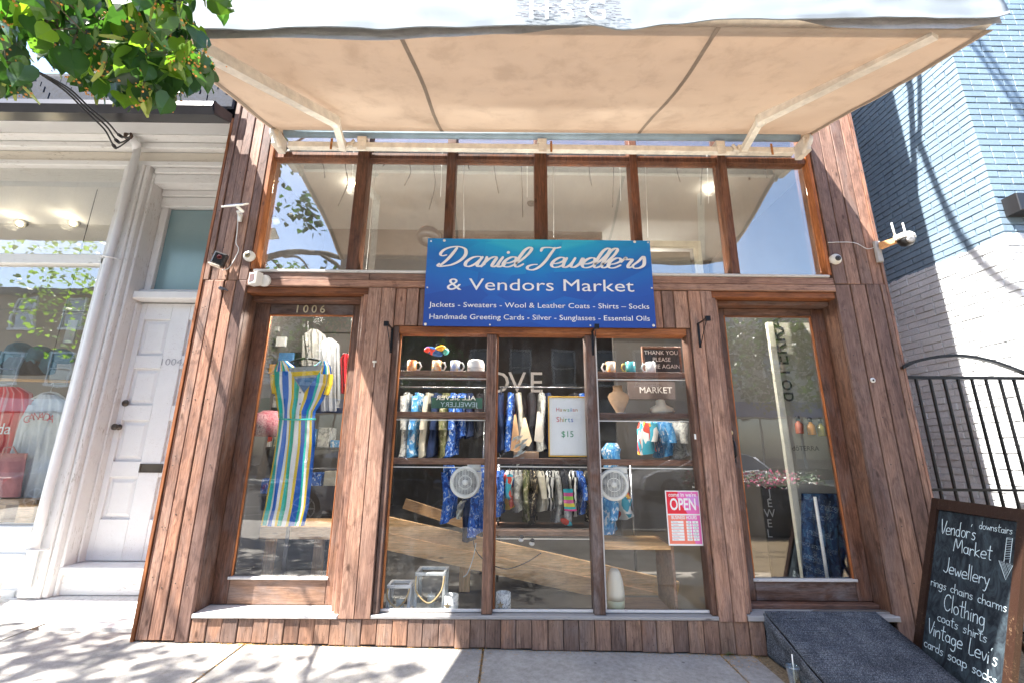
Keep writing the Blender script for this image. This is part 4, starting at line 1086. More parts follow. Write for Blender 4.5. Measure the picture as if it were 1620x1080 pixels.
vs = []
for p in P: vs += [(p.x, p.y-.016, p.z-.010), (p.x, p.y+.016, p.z-.010), (p.x, p.y+.016, p.z+.012), (p.x, p.y-.016, p.z+.012)]
b.add(vs, [(4*i+k, 4*i+(k+1) % 4, 4*i+4+(k+1) % 4, 4*i+4+k) for i in range(len(P)-1) for k in range(4)]); b.build('arch', BLK, gt)

# ================================================================== CHALKBOARD
def chalkboard():
    t = thing('chalkboard_sign', (2.85, -.5, 0), 'freestanding chalkboard in a chipped brown frame listing vendor wares, beside the ramp', 'chalkboard')
    A = Vector((3.03, -.20, 1.045)); Bn = Vector((2.985, -.815, 1.045)); A0 = Vector((2.67, -.17, -.02)); B0 = Vector((2.605, -.79, -.03))
    ex = (Bn-A).normalized(); up = ((A-A0).normalized()); nn = ex.cross(up).normalized()
    if nn.x > 0: nn = -nn
    Wd = (Bn-A).length; Hh = (A-A0).length
    def P(u, v, h=0): return A0+(B0-A0)*u*(1) * (1) + ((A-A0)*(1-u)+(Bn-B0)*u)*v + nn*h
    FR = paint('chipped_brown_frame', (.030, .014, .009), dirt=(.26, .17, .10), amt=.55, ax='o', bump=.5, rough=.4)
    def beam(u0, u1, v0, v1, h0, h1, name):
        q = B(); q.hexa([P(u0, v0, h0), P(u1, v0, h0), P(u1, v1, h0), P(u0, v1, h0), P(u0, v0, h1), P(u1, v0, h1), P(u1, v1, h1), P(u0, v1, h1)]); return q.build(name, FR, t)
    beam(0, .075, 0, 1, -.015, .018, 'frame_side'); beam(.925, 1, 0, 1, -.015, .018, 'frame_side'); beam(.0765, .9235, .935, 1, -.015, .016, 'frame_top'); beam(.0765, .9235, .02, .07, -.015, .016, 'frame_bottom')
    n = N('black_chalk_surface'); v = n.coord((1, 1, 1), rnd=False)
    sm_ = n.ramp(n.noise(n.coord((3, 3, .8), rnd=False), 5, 6, .75, 1.2), [(.42, (0, 0, 0)), (.75, (.5,)*3)])
    n.set(n.mix(sm_, (.008, .012, .018), (.12, .17, .20)), .7, spec=.3)
    q = B(); q.hexa([P(.0755, .071, -.012), P(.9245, .071, -.012), P(.9245, .934, -.012), P(.0755, .934, -.012), P(.0755, .071, .0), P(.9245, .071, 0), P(.9245, .934, 0), P(.0755, .934, 0)]); q.build('board', n.m, t)
    # rear leg frame
    q = B()
    for s_ in (0, 1):
        a = P(s_*.94+.03, .97, -.02); f_ = a+Vector((.40, 0, -a.z)); q.tube([a, f_], .016, 6)
    q.build('rear_leg', FR, t)
    # chalk hand lettering
    g = {}
    g['V'] = ([[(0, 1.05), (.14, 0), (.34, .98)]], .36); g['M'] = ([[(.0, 0), (.08, .95), (.24, .25), (.42, .95), (.50, 0)]], .58)
    g['J'] = ([[(.26, 1.15), (.25, .35), (.16, .02), (.0, .12)]], .34); g['C'] = ([arc(.22, .5, .2, .5, 45, 320, 10)], .46); g['L'] = ([[(.04, 1), (.02, .0), (.26, .02)]], .32)
    g['e'] = ([[(.0, .25), (.26, .28), (.22, .48), (.08, .48), (.0, .25), (.06, .02), (.26, .05)]], .34)
    g['n'] = ([[(.0, .48), (.01, 0)], [(.01, .34), (.12, .49), (.22, .40), (.23, 0)]], .32); g['d'] = ([arc(.12, .24, .12, .24, 40, 380, 9), [(.24, 1.0), (.23, 0)]], .33)
    g['o'] = ([arc(.13, .24, .13, .24, 90, 450, 10)], .33); g['r'] = ([[(.0, .48), (.01, 0)], [(.01, .32), (.10, .47), (.20, .42)]], .25)
    g["'"] = ([[(.03, 1.0), (.0, .86)]], .10); g['s'] = ([[(.20, .44), (.08, .48), (.02, .36), (.18, .18), (.12, .0), (.0, .04)]], .28)
    g['a'] = ([arc(.12, .23, .12, .23, 40, 380, 9), [(.24, .46), (.23, .1), (.28, 0)]], .34); g['k'] = ([[(.0, .95), (.01, 0)], [(.22, .48), (.02, .22), (.24, 0)]], .31)
    g['t'] = ([[(.10, .95), (.09, .1), (.18, 0)], [(-.02, .62), (.22, .64)]], .27); g['w'] = ([[(.0, .48), (.09, .0), (.18, .36), (.27, 0), (.36, .48)]], .43)
    g['l'] = ([[(.02, 1.05), (.03, 0)]], .13); g['y'] = ([[(.0, .48), (.12, .08)], [(.26, .48), (.10, -.35), (.0, -.38)]], .32)
    g['i'] = ([[(.02, .46), (.03, 0)], [(.02, .66), (.025, .67)]], .13); g['g'] = ([arc(.12, .25, .12, .23, 40, 380, 9), [(.24, .46), (.24, -.2), (.12, -.38), (.0, -.28)]], .34)
    g['c'] = ([arc(.13, .24, .13, .24, 50, 315, 8)], .29); g['h'] = ([[(.0, 1.0), (.01, 0)], [(.01, .32), (.12, .47), (.21, .38), (.22, 0)]], .31)
    g['m'] = ([[(.0, .48), (.01, 0)], [(.01, .34), (.10, .48), (.17, .38), (.17, 0)], [(.17, .34), (.27, .48), (.34, .38), (.34, 0)]], .43)
    g['p'] = ([[(.0, .48), (.01, -.38)], arc(.13, .24, .13, .23, 160, -170, 9)], .34)
    g['v'] = ([[(.0, .48), (.11, .0), (.22, .48)]], .29)
    b = B()
    ux = lambda u, v: P(.0755+.849*u, v, .0012)
    BW = Wd*.849; BH = Hh
    def write(s_, u0, v0, hgt, width, thick=.0022, rise=0.):
        tot = sum(.30 if ch == ' ' else g[ch][1] for ch in s_); k = width/tot; x = 0; b = B()
        for ch in s_:
            if ch == ' ':
                x += .30; b.build('chalk_word', CHALK, t); b = B(); continue
            st, wd = g[ch]; jy = random.uniform(-.03, .03)
            for path in st:
                pp = crom([Vector(((x+p[0]+random.uniform(-.006, .006))*k*BW, (p[1]+jy)*hgt*BH)) for p in path], 4)
                def M2(p, h): uu = u0+p.x/BW; vv = v0+p.y/BH+rise*(p.x/BW); return P(.0755+.849*uu, vv, .0012+h)
                ribbon(b, pp, lambda t_, q_: thick*(.8+.35*random.random()), M2)
            x += wd
        b.build('chalk_word', CHALK, t)
    write("Vendor's", .07, .800, .080, .47, .0024)
    write('downstairs', .56, .868, .040, .38, .0016)
    write('Market', .27, .715, .075, .48, .0024)
    write('Jewellery', .17, .585, .075, .58, .0024)
    write('rings chains charms', .02, .490, .048, .94, .0019)
    write('Clothing', .23, .385, .085, .52, .0024)
    write('coats shirts', .17, .316, .050, .62, .0019)
    write("Vintage Levi's", .06, .230, .074, .86, .0024)
    write('cards soap socks', .03, .152, .050, .90, .0022)
    # arrow
    def seg(pts, th=.0018):
        pp = [Vector((p[0]*BW, p[1]*BH)) for p in pts]
        ribbon(b, pp, lambda t_, q_: th, lambda p, h: P(.0755+.849*(p.x/BW), p.y/BH, .0012+h))
    seg([(.88, .845), (.875, .725), (.82, .725), (.91, .64), (.975, .725), (.935, .725), (.94, .85), (.88, .845)])
    for k in range(8): seg([(.835+.015*k, .722), (.905+.008*k, .648+.009*k)], .0009)
    for k in range(9): seg([(.88, .74+.012*k), (.937, .748+.012*k)], .0008)
    b.build('chalk_arrow', CHALK, t)
chalkboard()

# ================================================================== RAMP WITH CARPET, CUP
CAR = N('charcoal_ribbed_carpet'); v = CAR.coord((1, 1, 1), rnd=False)
cc = CAR.ramp(CAR.noise(v, 150, 4, .8), [(.36, (.026, .030, .038)), (.52, (.10, .11, .13)), (.70, (.34, .36, .40))])
cc = CAR.mix(.8, cc, CAR.ramp(CAR.noise(v, 4, 6, .75), [(.35, (.45, .45, .45)), (.52, (1, 1, 1)), (.68, (1.7, 1.65, 1.55))]), 'MULTIPLY'); CAR.set(cc, .95, spec=.1)
CAR.bump(CAR.noise(v, 150, 3, .8), 1.0, .006); CAR = CAR.m
rp = thing('entrance_ramp', (2.2, -.5, 0), 'short wooden ramp covered in charcoal carpet leading up to the right hand door', 'ramp')
RX0, RX1 = 1.815, 2.60
def rz(y): return .262+(y+.02)*.335
b = B()
def rfn(u, v):
    y = -.025-1.0*v; x = RX0+(RX1-RX0)*u+.01*noise.noise(Vector((0, y*4, u)))
    return (x, y, max(gz(x)+.012, rz(y))+.004*noise.noise(Vector((x*6, y*6, 0)))+.0016*math.sin(y*420))
b.grid(rfn, 12, 240, True); o_ = b.build('carpet', CAR, rp); m_ = o_.modifiers.new('thickness', 'SOLIDIFY'); m_.thickness = .012; m_.offset = -1
b = B()
def sfn(u, v):                                  # carpet folded down the left side
    y = -.03-.78*u; x = RX0-.006+.008*noise.noise(Vector((y*7, v*3, 1))); top = rz(y)-.002; return (x-.006*math.sin(v*9), y, gz(x)+.01+(top-gz(x)-.01)*(1-v))
b.grid(sfn, 60, 16); o_ = b.build('side_carpet', CAR, rp); m_ = o_.modifiers.new('thickness', 'SOLIDIFY'); m_.thickness = .008
b = B(); b.prism([(-.03, -.02), (-.03, rz(-.03)-.02), (-.76, .0), (-.76, -.02)], 'x', RX0+.02, RX1-.02); b.build('ramp_board', DARKIN, rp)
b = B(); b.prism([(-.03, -.02), (-.03, rz(-.03)-.012), (-.82, -.01)], 'x', RX1-.018, RX1-.002); b.build('side_board', DARKIN, rp)
x, y = 1.735, -.42
cu = thing('plastic_cup', (x, y, gz(x)), 'clear plastic cup with a white straw on the ground beside the ramp', 'cup')
b = B(); b.lathe((x, y, gz(x)+.003), (0, 0, 1), [(.028, 0), (.040, .105), (.042, .107), (.039, .107), (.027, .004)], 22); b.build('cup', CLEAR, cu)
b = B(); b.lathe((x, y, gz(x)+.108), (0, 0, 1), [(.044, 0), (.044, .006), (.034, .012), (.01, .012)], 22); b.build('lid', glassmat('cloudy_lid', .12, (.7, .78, .82)), cu)
b = B(); b.tube([(x, y, gz(x)+.01), (x+.004, y, gz(x)+.175)], .0035, 8); b.build('straw', PLW, cu)
x, y = at(1150, 1034, 0)[0]-.0, -.03
b = B()
for k in range(22):
    a = random.uniform(0, 6.28); r_ = random.uniform(.006, .03); s = random.uniform(.004, .008)
    px, py, pz = x+r_*math.cos(a), y-.01+r_*math.sin(a)*.6, gz(x)+.006+random.uniform(.0, .022)
    b.add([(px-s, py, pz), (px, py-s*.6, pz+.003), (px+s, py, pz+.005), (px, py+s*.6, pz+.001)], [(0, 1, 2, 3)])
tag(b.build('weed', simple('weed_green', (.07, .16, .03), .7)), 'tiny green weed growing at the foot of the kick boards near the ramp', 'weed')

# ================================================================== SECURITY DEVICES
def pt(px, py, Y): x, z = at(px, py, Y); return Vector((x, Y, z))
# solar panel
p = pt(372, 325, -.20); t = thing('solar_panel', pt(378, 338, -.03), 'small white solar panel on an arm, high on the left wooden pillar', 'solar panel')
M_ = Matrix.Translation(p) @ Matrix.Rotation(rad(-6), 4, 'Y') @ Matrix.Rotation(rad(38), 4, 'X')
b = B(); b.cbox(-.085, .085, -.055, .055, -.006, .006, .002); b.xf(M_); b.build('panel_body', PLW, t)
b = B(); b.box(-.078, .078, -.048, .048, .0062, .0075); b.xf(M_); b.build('solar_cells', simple('solar_cell_blue', (.05, .08, .14), .2), t)
q = pt(381, 345, -.03); b = B(); b.tube([p+Vector((.01, .01, -.005)), p+Vector((.03, .06, -.02)), q+Vector((0, -.05, .03)), q], [.014, .012, .012, .012], 8); b.cbox(q.x-.014, q.x+.014, -.05, -.031, q.z-.04, q.z+.035, .003); b.build('mounting_arm', PLW, t)
b = B(); P = crom([(*at(a, c, -.04),) for a, c in ((377, 340), (376, 365), (374, 385), (378, 395), (372, 410), (362, 425), (352, 428))], 5); b.tube([(q_[0], -.045, q_[1]) for q_ in P], .0035, 6); b.build('cable', WIREW, t)
# black camera
p = pt(347, 411, -.10); t = thing('black_camera', pt(350, 415, -.03), 'black box camera on the left pillar beneath the solar panel', 'security camera')
M_ = Matrix.Translation(p) @ Matrix.Rotation(rad(14), 4, 'Y') @ Matrix.Rotation(rad(25), 4, 'Z')
b = B(); b.cbox(-.045, .045, -.04, .04, -.055, .055, .012); b.xf(M_); b.build('housing', PLB, t)
b = B(); b.lathe((.005, -.041, .012), (0, -1, 0), [(.020, 0), (.018, .004), (.008, .003)], 16); b.xf(M_); b.build('lens', simple('dark_red_lens', (.08, .015, .015), .15), t)
b = B(); b.cbox(-.05, .03, -.05, .03, -.066, -.056, .002); b.xf(M_); b.tube([p+Vector((0, .03, 0)), (p.x, -.03, p.z)], .012, 8); b.build('bracket', STEEL, t)
# loose clamp with wires under it
p = pt(352, 457, -.04); tag(B().tube([p+Vector((-.02, 0, .01)), p+Vector((.0, -.03, -.005)), p+Vector((.03, -.01, -.008)), p+Vector((.05, .0, -.02))], [.012, .016, .010, .004], 8).build('metal_clamp', simple('tarnished_metal', (.12, .12, .14), .4, .7)), 'small tarnished clamp left on the pillar below the black camera', 'clamp')
# dome cameras
def dome(px, py, name, label):
    p = pt(px, py, -.03); t = thing(name, p, label, 'security camera')
    ax = Vector((.1 if px < 800 else -.1, -1, -.12))
    b = B(); b.lathe(p, ax, [(.046, -.01), (.047, .012), (.040, .024), (.024, .040), (.010, .042)], 22); b.build('dome', PLW, t)
    b = B(); b.lathe(p+ax.normalized()*.038, ax, [(.024, 0), (.022, .008), (.012, .009)], 18); b.build('lens_ring', simple('brass_ring', (.30, .25, .15), .4, .6) if px < 800 else simple('dark_ring', (.06, .06, .065), .3), t)
    b = B(); b.lathe(p+ax.normalized()*.047, ax, [(.009, 0), (.005, .003)], 12); b.build('lens', PLB, t)
dome(395, 406, 'dome_camera', 'small round white camera with a brass coloured lens ring on the left pillar')
dome(1321, 411, 'dome_camera', 'small round white camera on the right wooden pillar')
# white sensor box
p = pt(410, 443, -.06); t = thing('white_sensor_lamp', pt(418, 443, -.03), 'white oval sensor lamp with a square eye above the 1006 door, left corner', 'sensor')
b = B(); b.lathe(p+Vector((.035, .03, 0)), (0, -1, 0), [(.05, 0), (.052, .012), (.045, .028), (.02, .034)], 20); b.build('round_base', PLW, t)
M_ = Matrix.Translation(p+Vector((-.02, -.02, .0))) @ Matrix.Rotation(rad(-24), 4, 'Z')
b = B(); b.cbox(-.045, .045, -.03, .03, -.052, .052, .008); b.xf(M_); b.build('head', PLW, t)
b = B(); b.cbox(-.028, .028, -.034, -.0305, -.034, .034, .002); b.xf(M_); b.build('window', simple('brown_glass', (.14, .08, .06), .15), t)
# pan tilt camera on a timber arm, right
t = thing('pan_tilt_camera', pt(1400, 385, -.03), 'white camera with two aerials on a pale timber arm off the right pillar', 'security camera')
b = B(); a = pt(1388, 392, -.03); b.cbox(a.x-.035, a.x+.012, -.055, -.031, a.z-.14, a.z+.05, .004); b.build('back_plate', simple('grey_painted_wood', (.42, .42, .42), .7), t)
c_ = pt(1417, 381, -.16); b = B(); s0, e0 = Vector((a.x-.0, -.06, a.z+.0)), c_; d = (e0-s0).normalized(); sd = d.cross(Vector((0, 0, 1))).normalized(); u_ = sd.cross(d)
b.hexa([s0-sd*.02-u_*.028, s0+sd*.02-u_*.028, e0+sd*.02-u_*.02, e0-sd*.02-u_*.02, s0-sd*.02+u_*.028, s0+sd*.02+u_*.028, e0+sd*.02+u_*.02, e0-sd*.02+u_*.02]); b.build('timber_arm', PINE, t)
p = pt(1433, 378, -.18)
b = B(); b.lathe(p+Vector((0, 0, .045)), (0, 0, -1), [(.012, -.008), (.046, 0), (.062, .02), (.066, .045), (.062, .052)], 24); b.cbox(p.x-.085, p.x-.04, p.y-.02, p.y+.02, p.z-.01, p.z+.03, .006); b.build('body', PLW, t)
b = B(); b.lathe(p+Vector((0, 0, .0)), (0, 0, -1), [(.060, 0), (.056, .03), (.040, .055), (.012, .066)], 24); b.build('head', PLB, t)
b = B(); b.lathe(p+Vector((-.012, -.045, -.028)), (-.2, -1, -.25), [(.026, 0), (.028, .012), (.020, .016), (.008, .014)], 18); b.build('lens', simple('pale_lens_ring', (.45, .45, .46), .3), t)
for dx in (-.065, .03): b = B(); b.tube([p+Vector((dx, .02, .02)), p+Vector((dx-.006, .02, .155))], [.008, .006], 8); b.build('aerial', PLW, t)
pw = [pt(1310, 384, -.034), pt(1350, 384, -.034), pt(1372, 394, -.034), pt(1386, 390, -.034)]
tag(B().tube(crom(pw, 4), .0028, 6).build('camera_cable', WIREW), 'thin white cable stapled across the right pillar to the pan and tilt camera', 'cable')

# ================================================================== DISPLAY WINDOW CONTENTS
ORD = ['first', 'second', 'third', 'fourth', 'fifth', 'sixth', 'seventh', 'eighth', 'ninth', 'tenth', 'eleventh', 'twelfth', 'thirteenth', 'fourteenth']
def patt(name, cols, scale=16, kind='noise', seed=0.):
    n = N(name); v = n.coord((1, 1, .8))
    if kind == 'vor':
        vo = n.new('TexVoronoi'); vo.inputs['Scale'].default_value = scale; n.link(v, vo.inputs['Vector']); f = vo.outputs['Color']
    elif kind == 'wave':
        vo = n.new('TexWave'); vo.inputs['Scale'].default_value = scale; vo.inputs['Distortion'].default_value = 6; n.link(v, vo.inputs['Vector']); f = vo.outputs['Fac']
    else: f = n.noise(v, scale, 3, .55, 1.5)
    k = len(cols)
    st = [(.30+.42*i/k, c) for i, c in enumerate(cols)] if kind == 'noise' else [(i/k, c) for i, c in enumerate(cols)]
    n.set(n.ramp(f, st, 'CONSTANT'), .85, spec=.15); return n.m
PT = {'blue floral': patt('blue_floral_cloth', [(.02, .05, .22), (.04, .14, .50), (.45, .55, .70)], 22),
      'navy': fabric('navy_cloth', (.02, .035, .09), .4), 'sky blue': patt('sky_blue_floral_cloth', [(.05, .22, .50), (.12, .35, .62), (.7, .75, .8)], 18),
      'black and cream': patt('black_cream_cloth', [(.015, .015, .015), (.05, .04, .03), (.5, .42, .28)], 20),
      'zebra striped': patt('zebra_cloth', [(.015, .015, .018), (.65, .65, .62)], 9, 'wave'), 'pale grey': patt('pale_grey_print_cloth', [(.55, .55, .50), (.40, .40, .38), (.22, .22, .21)], 20),
      'olive leaf': patt('olive_leaf_cloth', [(.10, .12, .05), (.20, .20, .10), (.45, .42, .30)], 15), 'multicoloured': patt('multicolour_cloth', [(.02, .08, .25), (.45, .06, .04), (.6, .6, .58), (.05, .3, .4), (.6, .35, .05)], 14, 'vor'),
      'cream': fabric('cream_cloth', (.55, .52, .42), .2), 'charcoal': fabric('charcoal_cloth', (.03, .03, .035), .4)}
def side_shirt(px, Y, zt, zb, wpx, mat, label, group, hang=True):
    """a shirt seen edge-on on a rack (rack runs along X)"""
    x, _ = at(px, 740, Y); w = wpx*.0056; t = thing('hanging_shirt', (x, Y, zt), label, 'shirt', group)
    b = B(); ph = random.uniform(0, 6)
    def fn(u, v):
        a = u*2*math.pi; wx = w/2*(.55+.45*min(1, v*3))*(1+.25*math.sin(3*a+ph+v*2)); dy = .22*(.55+.45*min(1, v*4))
        return (x+wx*math.cos(a)+.012*math.sin(v*5+ph)+.010*math.sin(4*a+v*7+ph), Y+dy*math.sin(a)*.8, zt-(zt-zb)*v+.02*math.cos(a)*(v > .9))
    b.grid(fn, 22, 9); b.build('shirt_body', mat, t)
    b = B()
    def fs(u, v):
        a = u*2*math.pi; return (x+.012*math.sin(v*3+ph)+(w*.32)*math.cos(a)*(1-.2*v), Y-.19-.03*v+.035*math.sin(a), zt-.05-(zt-zb)*.52*v)
    b.grid(fs, 10, 6); b.build('sleeve', mat, t)
    if hang:
        b = B(); b.tube([(x, Y-.18, zt-.03), (x, Y, zt+.015), (x, Y+.18, zt-.03)], .004, 6); b.tube([(x, Y, zt+.015), (x, Y, zt+.06), (x, Y+.015, zt+.075)], .0025, 6); b.build('hanger', WIRE, t)
    return t
def rack(px0, px1, py, Y, label):
    xa, za = at(px0, py, Y); xb, zb_ = at(px1, py, Y); t = thing('clothes_rack', ((xa+xb)/2, Y, .175), label, 'clothes rack')
    z = (za+zb_)/2
    B().tube([(xa, Y, z), (xb, Y, z)], .012, 10).build('rail', simple('chrome_rail', (.35, .35, .36), .25, .9), t)
    for x in (xa+.02, xb-.02): B().tube([(x, Y, .18), (x, Y, z-.013)], .012, 8).build('upright', bpy.data.materials['chrome_rail'], t)
    return z
z1 = rack(786, 1000, 732, .95, 'lower clothes rack of shirts behind the middle pane')
names = ['blue floral', 'multicoloured', 'pale grey', 'olive leaf', 'black and cream', 'cream', 'zebra striped', 'pale grey', 'charcoal', 'zebra striped', 'blue floral', 'black and cream']
xs_ = [792, 806, 819, 832, 843, 856, 868, 880, 892, 905, 917, 929]
for i, (px, nm) in enumerate(zip(xs_, names)):
    side_shirt(px, .95+random.uniform(-.02, .02), z1-.07, at(px, 826+random.uniform(-22, 4), .75)[1], random.uniform(13, 19), PT[nm], nm+' shirt, '+ORD[i]+' from the left on the lower rack behind the middle pane', 'shirts on the lower rack')
z2 = rack(620, 770, 612, 1.2, 'clothes rack behind the left pane of the display window')
for i, (px, nm) in enumerate(zip([640, 655, 672, 686, 702, 714, 728, 742, 756], ['pale grey', 'sky blue', 'cream', 'navy', 'olive leaf', 'blue floral', 'blue floral', 'navy', 'charcoal'])):
    side_shirt(px, 1.2, z2-.07, at(px, 722 if i < 6 else 690, 1.0)[1], random.uniform(15, 22), PT[nm], nm+' shirt, '+ORD[i]+' from the left on the rack behind the left pane', 'shirts on the rack behind the left pane')
z3 = rack(790, 930, 612, 1.3, 'upper clothes rack behind the middle pane')
for i, (px, nm) in enumerate(zip([792, 805, 822, 840, 856, 870, 912, 926], ['navy', 'blue floral', 'cream', 'charcoal', 'pale grey', 'navy', 'charcoal', 'blue floral'])):
    side_shirt(px, 1.3, z3-.07, at(px, 712, 1.1)[1], random.uniform(12, 20), PT[nm], nm+' shirt, '+ORD[i]+' from the left on the upper rack behind the middle pane', 'shirts on the upper rack')
# blue shirts hanging by the left fan, and the ones under the right fan
for i, (px, py0, py1, nm, Y) in enumerate(((712, 735, 822, 'blue floral', .45), (733, 790, 815, 'cream', .5), (756, 735, 842, 'blue floral', .45), (746, 780, 850, 'navy', .6))):
    x, zt = at(px, py0, Y); zb = at(px, py1, Y)[1]
    side_shirt(px, Y, zt, zb, 20 if nm != 'cream' else 9, PT[nm], nm+' shirt hanging around the left fan, '+ORD[i]+' from the left', 'shirts around the left fan', False)
for i, (px, py0, py1, nm, Y) in enumerate(((958, 770, 838, 'sky blue', .5), (980, 775, 815, 'multicoloured', .55), (968, 700, 735, 'sky blue', .7), (1052, 662, 720, 'sky blue', .8), (1026, 662, 716, 'multicoloured', .8), (1073, 662, 722, 'pale grey', .8))):
    x, zt = at(px, py0, Y); zb = at(px, py1, Y)[1]
    side_shirt(px, Y, zt, zb, 24, PT[nm], nm+' garment behind the right hand pane, '+('by the fan' if i < 3 else 'under the middle shelf')+', '+ORD[i], 'garments behind the right pane', False)

# shelves in the two side bays
def shelf(px0, px1, py, Y0, Y1, label, nosing=True):
    xa, z = at(px0, py, Y0); xb, z_ = at(px1, py, Y0); z = (z+z_)/2
    t = thing('display_shelf', ((xa+xb)/2, (Y0+Y1)/2, z), label, 'shelf', 'shelves in the display window')
    b = B(); b.cbox(xa, xb, Y0, Y1, z-.022, z+.022, .003); b.build('board', SHELF, t)
    b = B(); b.box(xa, xb, Y0-.006, Y0-.001, z-.048, z-.040); b.build('edge_reflection', PLW, t)  # white strip standing in for the reflection along the shelf front
    return z+.022
ZS = {}
ZS['L1'] = shelf(620, 772, 590, .13, .36, 'top shelf behind the left pane, carrying the mugs')
ZS['L2'] = shelf(617, 770, 655, .13, .36, 'middle shelf behind the left pane')
ZS['L3'] = shelf(612, 768, 729, .13, .30, 'lowest shelf behind the left pane')
ZS['R1'] = shelf(938, 1084, 592, .13, .36, 'top shelf behind the right pane, carrying three mugs')
ZS['R2'] = shelf(940, 1092, 657, .13, .40, 'middle shelf behind the right pane, carrying the necklace busts')
ZS['R3'] = shelf(942, 1100, 731, .13, .30, 'lowest shelf behind the right pane')
ZS['M3'] = shelf(782, 932, 729, .30, .50, 'shelf behind the middle pane under the framed price poster')
b_ = shelf(782, 936, 843, .70, 1.15, 'low dark shelf behind the middle pane')
def mug(px, zb, Y, mats, label, side=1, s=1.):
    x, _ = at(px, 576, Y); t = thing('mug', (x, Y, zb), label, 'mug', 'mugs on the top shelves')
    b = B(); b.lathe((x, Y, zb+.001), (0, 0, 1), [(.036*s, 0), (.041*s, .006), (.041*s, .098*s), (.038*s, .098*s), (.037*s, .01)], 24); b.build('cup', mats[0], t)
    b = B(); b.tube([(x+side*(.038+.0)*s, Y, zb+.082*s), (x+side*.062*s, Y, zb+.085*s), (x+side*.078*s, Y, zb+.052*s), (x+side*.062*s, Y, zb+.020*s), (x+side*.038*s, Y, zb+.02*s)], .0075*s, 8); b.build('handle', mats[1], t)
MW = simple('mug_white', (.80, .80, .78), .25, var=.03)
MO = N('orange_print_mug'); MO.set(MO.ramp(MO.noise(MO.coord((1, 1, 1)), 22, 3), [(.35, (.75, .20, .08)), (.5, (.85, .50, .20)), (.62, (.82, .76, .68))]), .25); MO = MO.m
MBm = N('pale_blue_print_mug'); MBm.set(MBm.ramp(MBm.noise(MBm.coord((1, 1, 1)), 22, 3), [(.38, (.35, .45, .75)), (.52, (.70, .74, .82)), (.66, (.85, .7, .3))]), .25); MBm = MBm.m
MT = simple('turquoise_glaze', (.10, .50, .55), .25); YEL = simple('yellow_glaze', (.75, .60, .15), .3)
Ym = .22
mug(652, ZS['L1'], Ym, (MO, MW), 'white mug with an orange print, far left on the top shelf')
mug(691, ZS['L1'], Ym, (MO, MW), 'white mug with an orange print in front of the parrot fish ornament')
mug(720, ZS['L1'], Ym, (MBm, MW), 'white mug with a pale blue print beside the round white appliance')
mug(966, ZS['R1'], Ym, (MO, MW), 'white mug with an orange print, leftmost on the right hand top shelf', -1)
mug(997, ZS['R1'], Ym, (MT, YEL), 'turquoise mug with a yellow handle', -1)
mug(1029, ZS['R1'], Ym, (MW, MW), 'plain white mug in front of the thank you board', -1)
x, _ = at(753, 573, Ym); t = thing('white_appliance', (x, Ym, ZS['L1']), 'rounded white appliance at the right end of the top shelf behind the left pane', 'appliance')
b = B(); b.lathe((x, Ym, ZS['L1']+.001), (0, 0, 1), [(.070, 0), (.074, .004), (.074, .078), (.060, .104), (.03, .112), (.005, .113)], 28); b.build('body', MW, t)
b = B(); b.lathe((x, Ym, ZS['L1']+.030), (0, 0, 1), [(.0755, 0), (.0755, .003), (.0745, .0035)], 28); b.build('seam_ring', simple('grey_seam', (.3, .3, .3), .5), t)
# fish ornament
x, z = at(690, 556, .30); t = thing('fish_ornament', (x, .30, z), 'brightly painted red, yellow and green fish hanging above the left mugs', 'ornament')
def ell(cx, cz, rx, rz_, Y=.30, th=.02, n=20, rot=0.):
    b = B(); b.lathe((0, 0, 0), (1, 0, 0), [(rz_*math.sin(math.pi*k/10), -rx*math.cos(math.pi*k/10)) for k in range(11)], n)
    b.xf(Matrix.Translation((cx, Y, cz)) @ Matrix.Rotation(-rot, 4, 'Y') @ Matrix.Diagonal((1, th/rz_, 1, 1))); return b
ell(x-.02, z-.0, .085, .036, rot=rad(-22)).build('body', patt('fish_paint', [(.75, .04, .05), (.8, .55, .05), (.05, .15, .45), (.8, .12, .10), (.10, .5, .35)], 18, 'vor'), t)
ell(x+.035, z+.028, .05, .028, rot=rad(15)).build('fin', simple('amber_paint', (.80, .45, .04), .4), t)
ell(x+.085, z-.0, .030, .028, rot=rad(60)).build('tail', simple('teal_fish_paint', (.10, .50, .45), .4), t)
ell(x-.075, z+.012, .032, .024, .295).build('head', simple('red_fish_paint', (.75, .06, .05), .4), t)
B().tube([(x, .3, z+.03), (x, .3, 2.26)], .0012, 5).build('thread', WIRE, t)
# necklace busts
SKIN = simple('tan_linen_bust', (.66, .42, .24), .8, var=.12, scale=20)
SKIN2 = simple('cream_linen_bust', (.66, .56, .40), .8, var=.1, scale=20)
x, _ = at(979, 640, .28); zb = ZS['R2']; t = thing('necklace_bust', (x, .28, zb), 'tall tan necklace bust on the middle shelf behind the right pane', 'necklace bust')
b = B(); zs = [(0, .028, .02), (.03, .045, .026), (.09, .078, .04), (.135, .092, .046), (.165, .075, .045), (.18, .045, .040), (.205, .038, .036), (.235, .040, .036)]
def bustfn(zs, x, Y, zb):
    vs = []; 
    for h, rx, ry in zs:
        for k in range(24): a = k/24*2*math.pi; vs.append((x+rx*math.cos(a), Y+ry*math.sin(a)-.04*(1-h/zs[-1][0])+.02, zb+.012+h))
    fs = [(i*24+k, i*24+(k+1) % 24, (i+1)*24+(k+1) % 24, (i+1)*24+k) for i in range(len(zs)-1) for k in range(24)]+[tuple(range(24))[::-1], tuple((len(zs)-1)*24+k for k in range(24))]
    return vs, fs
b.add(*bustfn(zs, x, .28, zb), True); b.build('bust', SKIN, t)
